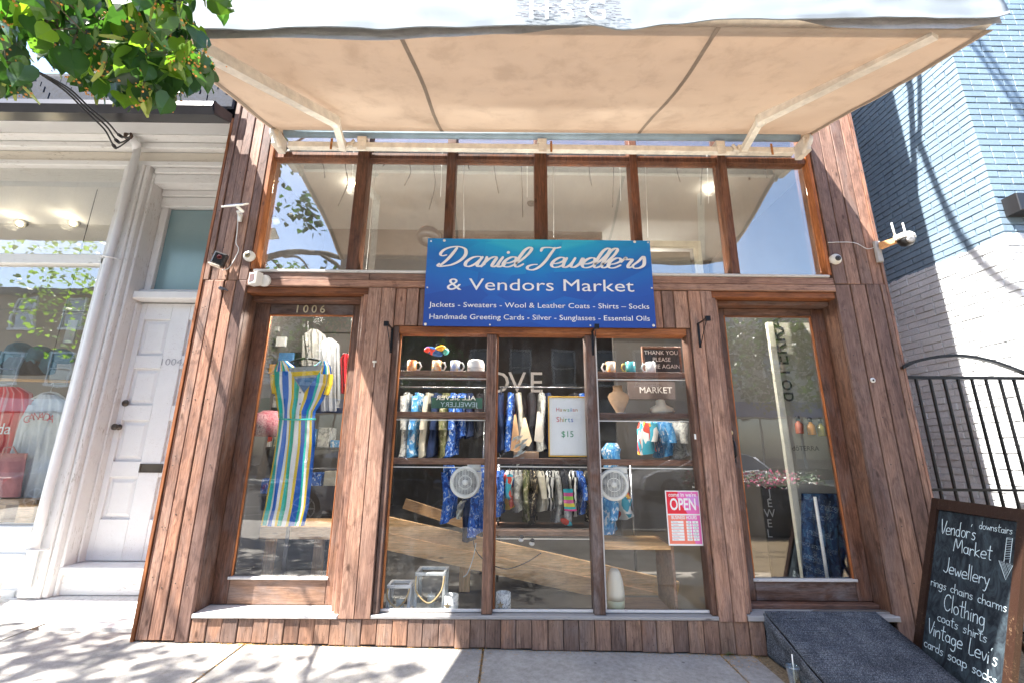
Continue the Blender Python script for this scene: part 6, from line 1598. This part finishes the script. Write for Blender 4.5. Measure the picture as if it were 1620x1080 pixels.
t = thing('interior_partition', (1.95, 1.6, .18), 'dim partition with a picture board inside the right door', 'partition')
B().box(1.5, 3.0, 2.6, 2.68, .18, 4.1).build('wall', INWALL, t)
x, z = at(1192, 590, 1.9); B().box(x-.22, x+.20, 2.5, 2.53, z-.4, z+.45).build('brown_panel', BWALL, t)
for i, ch in enumerate('OUR'): text_on('letter', ch, (x-.13+.12*i, 2.495, z+.30), (1, 0, 0), (0, 0, 1), .14, GL, t)
for i, ch in enumerate('JE'): text_on('letter', ch, (x, 2.495, z+.05-.26*i), (1, 0, 0), (0, 0, 1), .20, GL, t)

# ---- behind the transom: dangling wires, cords, speaker, bulbs, plugs
wi = 0
for px, py0, L_, s_ in ((510, 248, 34, 4), (549, 248, 78, -14), (608, 248, 16, -3), (648, 248, 46, -8), (687, 248, 84, -8), (738, 248, 20, 4), (781, 248, 58, 8), (824, 248, 96, 3), (889, 248, 12, -8), (930, 248, 46, 6), (968, 248, 80, 1), (1068, 248, 40, 8), (1107, 248, 76, 2), (1207, 250, 32, 6)):
    Y = .20; x, z = at(px, py0-12, Y); x2, z2 = at(px+s_, py0+L_, Y); x3, z3 = at(px+s_*.1+2, py0+L_*.55, Y)
    tag(B().tube(crom([Vector((x, Y, z)), Vector((x+.004, Y, (z+z3)/2)), Vector((x3, Y, z3)), Vector((x2, Y, z2))], 6), .0045, 6).build('dangling_wire', WIRE), 'loose black wire dangling behind the transom panes, '+ORD[wi]+' from the left', 'wire', 'wires dangling behind the transom'); wi += 1
wi = 0
for px, py1, s_ in ((560, 308, -4), (700, 312, -3), (834, 312, 0), (980, 318, 2), (1118, 322, 3), (597, 430, -18), (733, 376, 1), (876, 376, 0), (1020, 376, 5)):
    Y = .16; x, z = at(px, 236, Y); x2, z2 = at(px+s_, py1, Y)
    tag(B().tube([(x, Y, z), (x2, Y, z2)], .0022, 5).build('blind_cord', WIREW), 'white cord hanging behind the transom, '+('long' if py1 > 330 else 'short')+' one, '+ORD[wi % 9]+' counted', 'cord', 'white cords behind the transom'); wi += 1
def bulb(px, py, Y, label, lit=True):
    x, z = at(px, py, Y); t = thing('ceiling_lamp', (x, Y, z), label, 'lamp')
    B().lathe((x, Y, z+.10), (0, 0, -1), [(.03, 0), (.035, .05), (.055, .085), (.05, .09)], 18).build('fitting', STEEL, t)
    B().lathe((x, Y, z+.018), (0, 0, -1), [(.044, 0), (.046, .02), (.03, .045), (.005, .055)], 18).build('bulb', BULB if lit else simple('dark_lens_glass', (.05, .05, .05), .2), t)
    if lit:
        l_ = bpy.data.lights.new('lamp_glow', 'POINT'); l_.energy = 1.0; l_.color = (1, .86, .68); l_.shadow_soft_size = .05; lo = bpy.data.objects.new('lamp_glow', l_); C.objects.link(lo); lo.parent = t; lo.location = (0, 0, -.10)
bulb(1121, 290, .75, 'warm lit ceiling lamp behind the transom, right of centre'); bulb(557, 288, .75, 'lit ceiling lamp behind the second transom pane', True)
bulb(840, 322, 1.1, 'dark ceiling spotlight beside the central mullion', False)
x, z = at(430, 345, .24); t = thing('reflected_spotlight', (x, .24, z), 'grey spotlight standing in for a reflection in the left corner of the transom glass', 'spotlight')  # solid lamp modelled in place of a spotlight's reflection
B().lathe((x, .24, z+.07), (.25, -.1, -1), [(.018, 0), (.02, .04), (.05, .09), (.052, .12), (.02, .135)], 18).build('lamp_body', simple('grey_lamp', (.25, .25, .25), .4), t)
x, z = at(678, 372, .8); t = thing('round_speaker', (x, .8, z), 'round black speaker on a bracket above the left end of the banner', 'speaker')
B().lathe((x, .8, z-.04), (0, -.35, -1), [(.10, -.09), (.13, -.04), (.13, 0), (.11, .02), (.03, .012)], 24).build('speaker_body', PLB, t); B().tube([(x+.1, .82, z+.03), (x+.18, .85, z), (x+.2, .86, z-.1)], .02, 8).build('bracket', PLB, t)
B().lathe((x-.01, .78, z-.065), (0, -.35, -1), [(.05, 0), (.045, .01), (.015, .004)], 18).build('cone', simple('speaker_grey', (.10, .10, .10), .5), t)
x, z = at(665, 430, .20); t = thing('plug_block', (x, .20, 2.81), 'white plug block with looping cord on the transom sill left of the banner', 'plug')
B().cbox(x-.03, x+.05, .18, .22, 2.808, 2.87, .005).build('block', PLW, t); B().tube(crom([Vector((x-.13, .2, 2.81)), Vector((x-.11, .2, 2.88)), Vector((x-.05, .2, 2.90)), Vector((x-.02, .19, 2.85))], 6), .004, 6).build('cord', WIREW, t)
t = thing('sill_clutter', (at(460, 425, .2)[0], .2, 2.81), 'tangle of white extension leads and bits on the sill of the leftmost transom pane', 'cables')
b = B(); xq = at(450, 428, .2)[0]
for k in range(5):
    pts = [Vector((xq-.15+random.uniform(-.05, .45), .16+random.uniform(0, .15), 2.815+abs(random.gauss(0, .03)))) for _ in range(5)]; b.tube(crom(pts, 5), .004, 5)
b.build('leads', WIREW, t); B().cbox(xq-.12, xq-.03, .18, .24, 2.808, 2.86, .006).build('adaptor', PLW, t); B().lathe((xq+.10, .2, 2.83), (1, 0, .1), [(.02, -.08), (.03, 0), (.015, .06)], 12).build('torch', PLW, t)

# shop lamps further in: a track of spots glimpsed through the middle pane, and an added hidden bulb row
t = thing('track_lamps', (0, 2.6, 3.9), 'track of lit lamps under the ceiling deep inside the shop', 'lamps')
B().box(-2.0, 2.2, 2.58, 2.62, 3.98, 4.02).build('track', WIREW, t)
for k in range(5):
    x = -1.8+.95*k
    B().lathe((x, 2.6, 3.97), (0, -.3, -1), [(.03, 0), (.045, .10), (.04, .105)], 14).build('lamp_housing', PLW, t)
    B().lathe((x, 2.57, 3.87), (0, -.3, -1), [(.038, 0), (.02, .01)], 14).build('bulb', BULB, t)
    l_ = bpy.data.lights.new('track_glow', 'POINT'); l_.energy = 9; l_.color = (1, .93, .84); l_.shadow_soft_size = .06; lo = bpy.data.objects.new('track_glow', l_); C.objects.link(lo); lo.parent = t; lo.location = (x, -.10, -.18)
t = thing('added_fill_lamps', (0, .44, 2.62), 'added row of small fill lamps hidden behind the lintel of the display window', 'lamps')  # added lamps, out of view behind the lintel, to brighten the window goods
B().box(-2.0, 2.6, .43, .45, 2.64, 2.66).build('track', WIREW, t)
for k in range(6):
    x = -1.75+.66*k
    B().lathe((x, .44, 2.64), (0, 0, -1), [(.012, 0), (.026, .03), (.024, .05), (.006, .06)], 12).build('bulb', BULB, t)
    l_ = bpy.data.lights.new('fill_glow', 'POINT'); l_.energy = 9; l_.color = (1, .94, .86); l_.shadow_soft_size = .05; lo = bpy.data.objects.new('fill_glow', l_); C.objects.link(lo); lo.parent = t; lo.location = (x, -.06, -.12)

# ================================================================== TREE (linden branch hanging into the frame at top left)
LEAF = N('linden_leaf'); v = LEAF.coord((1, 1, 1)); oi = LEAF.new('ObjectInfo')
lc = LEAF.ramp(oi.outputs['Random'], [(0, (.018, .050, .018)), (.55, (.038, .100, .022)), (1, (.16, .26, .03))])
LEAF.set(LEAF.mix(.5, lc, LEAF.mix(LEAF.noise(v, 30, 3), (.5, .6, .5), (1.2, 1.15, 1.1)), 'MULTIPLY'), .32, spec=.6)
tl = LEAF.new('BsdfTranslucent'); LEAF.link(LEAF.mix(1, lc, (2.6, 2.7, 1.0), 'MULTIPLY'), tl.inputs[0]); mx = LEAF.new('MixShader'); mx.inputs[0].default_value = .38
LEAF.link(LEAF.b.outputs[0], mx.inputs[1]); LEAF.link(tl.outputs[0], mx.inputs[2]); LEAF.link(mx.outputs[0], LEAF.out.inputs[0]); LEAF = LEAF.m
BARK = simple('bark', (.12, .09, .065), .9, var=.4, scale=14, bump=.8)
tree = thing('linden_tree', (-5.2, -3.6, 0), 'leafy linden tree with yellow blossom whose lower branch hangs into the top left corner', 'tree')
b = B(); b.tube([(-5.2, -3.6, -.1), (-5.15, -3.6, 1.5), (-5.0, -3.5, 3.0), (-4.9, -3.4, 4.6), (-4.7, -3.3, 6.5), (-4.6, -3.2, 8.5)], [.20, .15, .135, .12, .09, .04], 14); b.build('trunk', BARK, tree)
br = B(); tips = []
rng = random.Random(11)
main = [Vector((-4.95, -3.45, 3.6)), Vector((-4.0, -3.0, 4.3)), Vector((-2.9, -2.5, 4.2)), Vector((-1.9, -2.15, 3.75)), Vector((-1.35, -2.05, 3.35))]
br.tube(crom(main, 6), [.07-.0024*i for i in range(25)], 8)
for s_, e_ in (((-3.6, -2.85, 4.3), (-2.6, -1.9, 3.5)), ((-2.9, -2.5, 4.2), (-2.0, -2.0, 3.25)), ((-2.4, -2.3, 4.0), (-1.6, -1.8, 3.1)), ((-2.9, -2.5, 4.2), (-2.2, -2.6, 3.4)), ((-4.9, -3.4, 5), (-3.2, -1.5, 6.4)), ((-4.8, -3.3, 6), (-2.6, -3.2, 7.5)), ((-4.9, -3.4, 5.5), (-6.6, -2.2, 7.0)), ((-4.7, -3.3, 6.4), (-4.4, -1.2, 8.2))):
    s_, e_ = Vector(s_), Vector(e_); br.tube(crom([s_, (s_+e_)/2+Vector((0, 0, .15)), e_], 5), [.028, .026, .024, .021, .019, .016, .013, .011, .009, .007, .005], 6)
br.build('branch', BARK, tree)
def leaf_geo(sz):
    # heart shaped blade, folded a little along the midrib, tip drooping
    o = [(0, .0), (.20, -.10), (.42, .02), (.50, .28), (.40, .58), (.18, .85), (0, 1.08)]
    vs = [(0, 0, 0), (0, .35, -.02), (0, .7, -.06), (0, 1.08, -.16)]
    L = [(x, y, .10*x+(-.16 if y > .9 else -.05*y)) for x, y in o[1:-1]]
    R_ = [(-x, y, z) for x, y, z in L]
    vs += L+R_
    f = [(0, 4, 5), (0, 5, 6, 1), (1, 6, 7, 2), (2, 7, 8, 3), (0, 10, 9), (0, 1, 11, 10), (1, 2, 12, 11), (2, 3, 13, 12)]
    return [(a*sz, c*sz, d*sz) for a, c, d in vs], f
def leaf_mat(p, rng, droop=1):
    yaw_ = rng.uniform(0, 6.283); pitch = rng.gauss(-1.0, .45) if droop else rng.gauss(-.4, .6); roll = rng.gauss(0, .55)
    return Matrix.Translation(p) @ Matrix.Rotation(yaw_, 4, 'Z') @ Matrix.Rotation(pitch, 4, 'X') @ Matrix.Rotation(roll, 4, 'Y')
def inpoly(x, y, P):
    c = False; j = len(P)-1
    for i in range(len(P)):
        if (P[i][1] > y) != (P[j][1] > y) and x < (P[j][0]-P[i][0])*(y-P[i][1])/(P[j][1]-P[i][1])+P[i][0]: c = not c
        j = i
    return c
OUT = [(-60, -60), (340, -60), (305, 5), (292, 40), (318, 50), (308, 78), (338, 118), (342, 146), (316, 140), (292, 152), (270, 168), (250, 160), (236, 180), (218, 168), (202, 172), (186, 160), (172, 168), (150, 150), (118, 118), (82, 100), (62, 78), (40, 62), (10, 60), (38, 96), (44, 125), (42, 150), (22, 150), (-20, 150), (-60, 160)]
OUT2 = [(312, -60), (372, -60), (372, 5), (352, 30), (338, 12), (318, 5)]
pts = []
while len(pts) < 1350:
    P_ = Vector((rng.uniform(-3.2, -.9), rng.uniform(-2.55, -1.75), rng.uniform(2.55, 4.2)))
    q = prj(P_)
    if inpoly(q[0], q[1]+12, OUT) or (inpoly(q[0], q[1]+12, OUT2) and rng.random() < .5):
        if noise.noise(P_*3.1) > -.42: pts.append(P_)
shared = []
for k in range(4):
    vs, fs = leaf_geo(.056+.008*k); bb = B(); bb.add(vs, fs, False); shared.append(bb)
protos = []
pts.sort(key=lambda p: (p-Vector((0, -CD, CH))).length)
for i, p in enumerate(pts[:295]):
    k = i % 4
    if i < 4:
        o = shared[k].build('leaf', LEAF, tree, origin=(0, 0, 0)); protos.append(o); o.location = Vector((0, 0, 0))
    else: o = protos[k].copy(); C.objects.link(o)
    o.parent = tree; M_ = leaf_mat(p-ORI[tree], rng); sc = rng.uniform(.75, 1.2)
    o.matrix_local = M_ @ Matrix.Diagonal((sc, sc, sc, 1))
fol = B()
for p in pts[295:]:
    vs, fs = leaf_geo(.066*rng.uniform(.7, 1.2)); M_ = leaf_mat(p, rng); fol.add([M_ @ Vector(q) for q in vs], fs)
clumps = [((-5.9, -4.0, 7.0), (1.5, 1.0, 1.6), 2200), ((-6.6, -2.4, 7.6), (1.1, .8, .9), 900), ((-6.0, -3.6, 9.3), (1.5, 1.0, 1.2), 1600), ((-3.4, -3.6, 5.6), (.9, .5, .5), 350)]
for c_, r_, n_ in clumps:
    for _ in range(n_):
        d = Vector((rng.gauss(0, 1), rng.gauss(0, 1), rng.gauss(0, 1))).normalized()*rng.random()**.4
        p = Vector(c_)+Vector((d.x*r_[0], d.y*r_[1], d.z*r_[2]))
        if noise.noise(p*1.1) < -.10: continue
        q = prj(p)
        if q[1] > -40 and -200 < q[0] < 1800 and p.y > -3.2: continue
        vs, fs = leaf_geo(.10*rng.uniform(.7, 1.2)); M_ = leaf_mat(p, rng, 0); fol.add([M_ @ Vector(q_) for q_ in vs], fs)
fo = fol.build('foliage', LEAF, tree); fo['kind'] = 'stuff'
BLO = simple('yellow_orange_blossom', (.62, .27, .06), .7, var=.5, scale=60)
BRC = N('pale_bract'); BRC.set((.36, .42, .10), .5); BRC = BRC.m
bl = B(); bc = B(); tw = B()
for _ in range(150):
    a_ = rng.choice(pts); near = sorted(pts, key=lambda q: (q-a_).length)[1:8]; b_ = rng.choice(near); c_ = rng.choice(near)
    tw.tube([a_, (a_+b_)/2+Vector((0, 0, .012)), b_, c_], [.0035, .003, .0022, .0014], 5)
for p in rng.sample(pts, 420):
    p = p+Vector((rng.uniform(-.03, .03), rng.uniform(-.05, 0), rng.uniform(-.07, -.01)))
    for k in range(rng.randint(5, 10)):
        q = p+Vector((rng.gauss(0, .014), rng.gauss(0, .014), rng.gauss(0, .014))); s = rng.uniform(.0028, .0055)
        bl.add([q+Vector(d)*s for d in ((1, 0, 0), (-1, 0, 0), (0, 1, 0), (0, -1, 0), (0, 0, 1), (0, 0, -1))], [(0, 2, 4), (2, 1, 4), (1, 3, 4), (3, 0, 4), (2, 0, 5), (1, 2, 5), (3, 1, 5), (0, 3, 5)])
    if rng.random() < .6: tw.tube([p+Vector((0, 0, .06)), p+Vector((.004, 0, .03)), p], .0012, 4)
    if rng.random() < .5:
        M_ = leaf_mat(p+Vector((0, 0, .02)), rng); bc.add([M_ @ Vector(q) for q in ((-.006, 0, 0), (.006, 0, 0), (.009, .035, -.003), (.004, .07, -.012), (-.004, .07, -.012), (-.009, .035, -.003))], [tuple(range(6))])
tw.build('twigs', BARK, tree)['kind'] = 'stuff'; bl.build('blossom', BLO, tree)['kind'] = 'stuff'; bc.build('bract', BRC, tree)['kind'] = 'stuff'

# service mast with loops of cable on top of the shop: its shadow falls on the brick flank
t = thing('service_mast', (3.0, -.1, 6.6), 'metal cable mast with looping wires on the roof edge above the awning', 'mast')
B().tube([(2.95, .05, 6.0), (3.3, -.15, 7.4), (3.35, -.2, 9.6)], .035, 8).build('mast', BLK, t)
b = B()
for pth in (((3.35, -.2, 9.4), (3.5, -.3, 8.6), (3.35, -.3, 7.7), (3.1, -.2, 7.1)), ((3.35, -.2, 9.2), (3.25, -.5, 8.8), (3.5, -.6, 8.0), (3.4, -.4, 7.4)), ((3.35, -.2, 9.3), (2.2, -1.8, 9.7), (0.5, -4.0, 11.0)), ((3.35, -.2, 8.7), (2.4, -1.8, 9.0), (.8, -4.0, 10.4)), ((3.1, -.2, 7.3), (2.6, -.7, 6.9), (2.1, -1.6, 7.2), (1.4, -3.5, 8.6))): b.tube(crom([Vector(p) for p in pth], 6), .026, 6)
b.build('wires', WIRE, t)

# ================================================================== ACROSS THE STREET (seen mirrored in the glass)
FB = simple('dark_red_brick', (.16, .055, .035), .85, var=.3, scale=30); FB2 = simple('tan_brick', (.30, .20, .12), .85, var=.25, scale=30); FW = simple('pale_stucco', (.50, .48, .44), .8, var=.1); DG = glassmat('street_window_glass', .25, (.10, .12, .14))
def far_building(x0, x1, h, mat, label, floors, nwin, fascia, roof='flat'):
    y = -18.0; t = thing('street_building', ((x0+x1)/2, y, 0), label, 'building', 'shops across the street')
    B().box(x0, x1, y-8, y, 0, h).build('wall', mat, t)
    B().box(x0+.2, x1-.2, y+.001, y+.25, 3.0, 3.7).build('shop_fascia', fascia, t)
    q = B()
    n_ = max(2, int((x1-x0)/2))
    for k in range(n_): xa = x0+.3+(x1-x0-.6)*k/n_; q.box(xa+.06, xa+(x1-x0-.6)/n_-.06, y+.001, y+.06, .5, 2.9)
    q.build('shop_glazing', DG, t)
    B().box(x0+.2, x1-.2, y+.001, y+.12, 0, .49).build('stall_riser', simple('dark_riser', (.05, .05, .05), .6) if 'dark_riser' not in bpy.data.materials else bpy.data.materials['dark_riser'], t)
    for f_ in range(floors):
        z = 4.5+f_*3.1
        for k in range(nwin):
            xc = x0+(x1-x0)*(k+.5)/nwin; fr = B()
            for q4 in ((xc-.6, xc+.6, z+1.65, z+1.75), (xc-.65, xc+.65, z-.12, z), (xc-.6, xc-.5, z, z+1.65), (xc+.5, xc+.6, z, z+1.65), (xc-.5, xc+.5, z+.82, z+.88)): fr.box(q4[0], q4[1], y+.001, y+.10, q4[2], q4[3])
            w = fr.build('window', WHTC, t); B().box(xc-.5, xc+.5, y+.01, y+.03, z, z+1.65).build('pane', DG, w)
    if roof == 'flat': B().box(x0-.05, x1+.05, y-8, y+.3, h, h+.35).build('cornice', simple('dark_cornice', (.05, .05, .055), .6) if 'dark_cornice' not in bpy.data.materials else bpy.data.materials['dark_cornice'], t)
    else: B().prism([(y+.3, h), (y-8, h), (y-5.5, h+2.4), (y-2.2, h+2.4)], 'x', x0, x1).build('mansard_roof', SH, t)
RF = simple('red_fascia', (.35, .03, .03), .5); GF = simple('green_fascia', (.03, .16, .09), .5); BF = simple('blue_fascia', (.03, .10, .30), .5); WF = simple('white_fascia', (.6, .6, .58), .5)
far_building(-34, -20, 9.5, FB2, 'tan brick shop building across the street, far left', 2, 5, WF)
far_building(-19.9, -11, 8.6, FW, 'pale stucco house with a slate mansard roof across the street', 1, 4, GF, 'mansard')
far_building(-10.9, -4.5, 7.8, FB2, 'low tan shop across the street', 1, 3, BF)
far_building(-4.4, 1.6, 8.4, FB, 'dark red brick building with white framed windows straight across the street', 1, 3, RF)
far_building(1.7, 8, 10.0, FB, 'taller red brick building across the street, right of centre', 2, 3, WF)
far_building(8.1, 17, 9.3, FW, 'pale stucco shop building across the street', 2, 4, BF)
far_building(17.1, 34, 10.5, FB2, 'long tan brick building across the street, far right', 2, 6, GF)
# trees on the far pavement
def far_tree(x, y, h, r_, n_, label):
    t = thing('street_tree', (x, y, 0), label, 'tree', 'trees on the far pavement'); B().tube([(x, y, 0), (x+.1, y, h*.4), (x, y+.1, h*.75)], [.16, .12, .05], 8).build('trunk', BARK, t)
    b = B(); rg = random.Random(int(x*10))
    for _ in range(n_):
        d = Vector((rg.gauss(0, 1), rg.gauss(0, 1), rg.gauss(0, 1))).normalized()*rg.random()**.35*r_; p = Vector((x, y, h*.72))+Vector((d.x, d.y, d.z*1.15))
        if noise.noise(p*.7+Vector((x, 0, 0))) < -.12: continue
        vs, fs = leaf_geo(.17*rg.uniform(.6, 1.2)); M_ = leaf_mat(p, rg, 0); b.add([M_ @ Vector(q) for q in vs], fs)
    f_ = b.build('crown', LEAF, t); f_['kind'] = 'stuff'
far_tree(-10.6, -15.6, 10, 2.4, 4200, 'leafy street tree on the far pavement, left'); far_tree(-3.2, -15.7, 6.0, 1.6, 1800, 'small leafy tree across the street'); far_tree(12.5, -15.6, 8.0, 2.5, 4000, 'leafy street tree on the far pavement, right'); far_tree(-19, -15.6, 14, 5.0, 5000, 'large leafy street tree far to the left')
# cars
TYRE = simple('tyre_rubber', (.02, .02, .02), .8); ALLOY = simple('alloy_rim', (.45, .45, .46), .3, .8)
def car(x, y, col, label, dirn=1, L_=4.5, H_=1.45, name='parked_car'):
    t = thing(name, (x, y, -.13), label, 'car'); z0 = -.13
    n = N('car_paint'); n.set(col, .25, .3); n.b.inputs['Coat Weight'].default_value = .8; pm = n.m
    W_ = .88
    prof = [(-.5, .30), (-.5, .62), (-.47, .80), (-.30, .90), (-.02, .92), (.18, .93), (.38, .86), (.48, .70), (.5, .52), (.5, .30)]
    whl = []
    for cx_ in (-.31, .31): pass
    b = B(); P1 = [(x+dirn*a*L_, z0+c*1.0) for a, c in prof]
    def ext(P, ya, yb, inset):
        n_ = len(P); cxm = sum(p[0] for p in P)/n_; vs = []
        for yy, k in ((ya, .965), (ya+.10, 1), (yb-.10, 1), (yb, .965)): vs += [(cxm+(p[0]-cxm)*(k if inset else 1), yy, z0+(p[1]-z0)*(k if inset else 1)+.0) for p in P]
        fs = [tuple(range(n_))[::-1], tuple(3*n_+i for i in range(n_))]
        for r in range(3): fs += [(r*n_+i, r*n_+(i+1) % n_, (r+1)*n_+(i+1) % n_, (r+1)*n_+i) for i in range(n_)]
        return vs, fs
    b.add(*ext(P1, y-W_, y+W_, True)); b.build('body', pm, t)
    cab = [(-.40, .88, 1), (-.30, 1.30, .82), (-.20, 1.0*H_-.03, .78), (.02, H_-.0, .78), (.10, 1.35, .80), (.26, .90, 1)]
    b = B(); vs = []
    for a, c, k in cab: vs += [(x+dirn*a*L_, y-W_*.93*k, z0+c), (x+dirn*a*L_, y+W_*.93*k, z0+c)]
    fs = [(2*i, 2*i+1, 2*i+3, 2*i+2) for i in range(len(cab)-1)]+[tuple(2*i for i in range(len(cab))), tuple(2*i+1 for i in range(len(cab)))[::-1]]
    b.add(vs, fs); b.build('cabin_glass', CARG, t)
    b = B(); vs = []
    for a, c, k in cab[1:5]: vs += [(x+dirn*a*L_, y-W_*.935*k-.0, z0+c+.006), (x+dirn*a*L_, y+W_*.935*k, z0+c+.006)]
    n0 = len(vs); vs += [(p[0], p[1], p[2]-.05) for p in vs[:]]
    b.add(vs, [(2*i, 2*i+1, 2*i+3, 2*i+2) for i in range(3)]+[(2*i, 2*i+2, n0+2*i+2, n0+2*i) for i in range(3)]+[(2*i+1, n0+2*i+1, n0+2*i+3, 2*i+3) for i in range(3)]); b.build('roof', pm, t)
    b = B()
    for a0, c0, k0, a1, c1, k1 in ((-.40, .88, 1, -.30, 1.30, .82), (.26, .90, 1, .10, 1.35, .80), (-.08, .9, 1, -.06, 1.40, .80)):
        for s_ in (-1, 1): b.tube([(x+dirn*a0*L_, y+s_*W_*.935*k0, z0+c0), (x+dirn*a1*L_, y+s_*W_*.935*k1, z0+c1)], .035, 6)
    b.build('pillar', pm, t)
    for a in (-.30, .31):
        for s_ in (-1, 1):
            w = B().lathe((x+dirn*a*L_, y+s_*(W_-.18), z0+.33), (0, s_, 0), [(.30, 0), (.33, .02), (.33, .19), (.31, .20), (.22, .20)], 24).build('wheel', TYRE, t)
            q = B(); q.lathe((x+dirn*a*L_, y+s_*(W_+.018), z0+.33), (0, s_, 0), [(.06, 0), (.05, .015)], 12)
            for k in range(7):
                an = k*2*math.pi/7; q.tube([(x+dirn*a*L_, y+s_*(W_+.02), z0+.33), (x+dirn*a*L_+.21*math.cos(an), y+s_*(W_+.02), z0+.33+.21*math.sin(an))], .016, 5)
            q.tube([(x+dirn*a*L_+.215*math.cos(k/20*6.283), y+s_*(W_+.02), z0+.33+.215*math.sin(k/20*6.283)) for k in range(20)], .014, 6, True); q.build('rim', ALLOY, w)
    for s_ in (-1, 1):
        B().box(x+dirn*.485*L_-.03, x+dirn*.485*L_+.04, y+s_*.62-.18, y+s_*.62+.18, z0+.60, z0+.72).build('headlight', simple('headlamp', (.7, .7, .7), .1) if 'headlamp' not in bpy.data.materials else bpy.data.materials['headlamp'], t)
        B().box(x-dirn*.488*L_-.04, x-dirn*.488*L_+.03, y+s_*.64-.16, y+s_*.64+.16, z0+.62, z0+.76).build('tail_light', simple('tail_lamp_red', (.4, .01, .01), .2) if 'tail_lamp_red' not in bpy.data.materials else bpy.data.materials['tail_lamp_red'], t)
car(-2.6, -6.0, (.015, .03, .07), 'dark blue car parked at the near kerb, mirrored in the left panes')
car(6.2, -10.6, (.85, .86, .87), 'silver car on the far lane, mirrored in the right door', -1)
car(-9.2, -6.0, (.03, .032, .035), 'charcoal car parked at the near kerb further left')
car(1.2, -13.3, (.60, .61, .62), 'white car parked on the far side of the street', 1)
# patio planter with flowers at the kerb, mirrored in the right door
pln = thing('flower_planter', (4.4, -4.2, 0), 'black kerbside planter full of pink and white flowers, mirrored in the right door', 'planter')
B().cbox(3.1, 5.4, -4.35, -3.95, -.02, .80, .01).build('box', PLB, pln)
PKM = simple('pink_petal', (.70, .06, .22), .6, var=.3); WPM = simple('white_petal', (.8, .8, .75), .6); GRM = simple('planter_leaf', (.05, .12, .03), .6, var=.4)
for m_, n_, nm in ((PKM, 900, 'pink_flowers'), (WPM, 520, 'white_flowers'), (GRM, 1100, 'leaves')):
    b = B()
    for _ in range(n_):
        x = random.uniform(3.05, 5.45); y = random.uniform(-4.45, -3.85); z = .80+random.uniform(-.10, .22)*(1-.5*abs(y+4.15)/.3); s = random.uniform(.015, .03)
        if nm == 'pink_flowers' and noise.noise(Vector((x*2, 0, 0))) < -.1: continue
        M_ = leaf_mat(Vector((x, y, z)), random, 0); b.add([M_ @ Vector(q) for q in ((-s, 0, 0), (0, -s, 0), (s, 0, 0), (0, s, .004))], [(0, 1, 2, 3)])
    b.build(nm, m_, pln)['kind'] = 'stuff'
# patio umbrella and overhead wires across the street
t = thing('patio_umbrella', (7.6, -4.2, 0), 'white patio umbrella standing on the near pavement, mirrored in the right door', 'umbrella')
B().tube([(7.6, -4.2, 0), (7.6, -4.2, 2.5)], .025, 8).build('pole', ALLOY, t); B().lathe((7.6, -4.2, 2.05), (0, 0, 1), [(1.2, 0), (1.15, .05), (.6, .32), (.05, .5)], 8).build('canopy', fabric('white_canopy', (.75, .75, .74), .05), t)
t = thing('street_wires', (0, -9, 7), 'overhead street wires high above the road', 'wires')
for z, y in ((6.2, -8.4), (6.5, -11.6), (9.4, -5.4), (9.8, -5.2)):
    b = B(); b.tube([(-40+4*i, y, z+.15*math.cos(i*1.3)) for i in range(21)], .02, 5); b.build('wire', WIRE, t)
for x in (-7.5, 9.0):
    t = thing('utility_pole', (x, -4.9, 0), ('left', 'right')[x > 0]+' wooden utility pole at the near kerb', 'pole', 'utility poles'); B().tube([(x, -5.0, -.1), (x, -5.0, 11)], [.15, .11], 10).build('pole', BARK, t); B().box(x-.9, x+.9, -5.06, -4.94, 9.3, 9.45).build('crossarm', BARK, t)
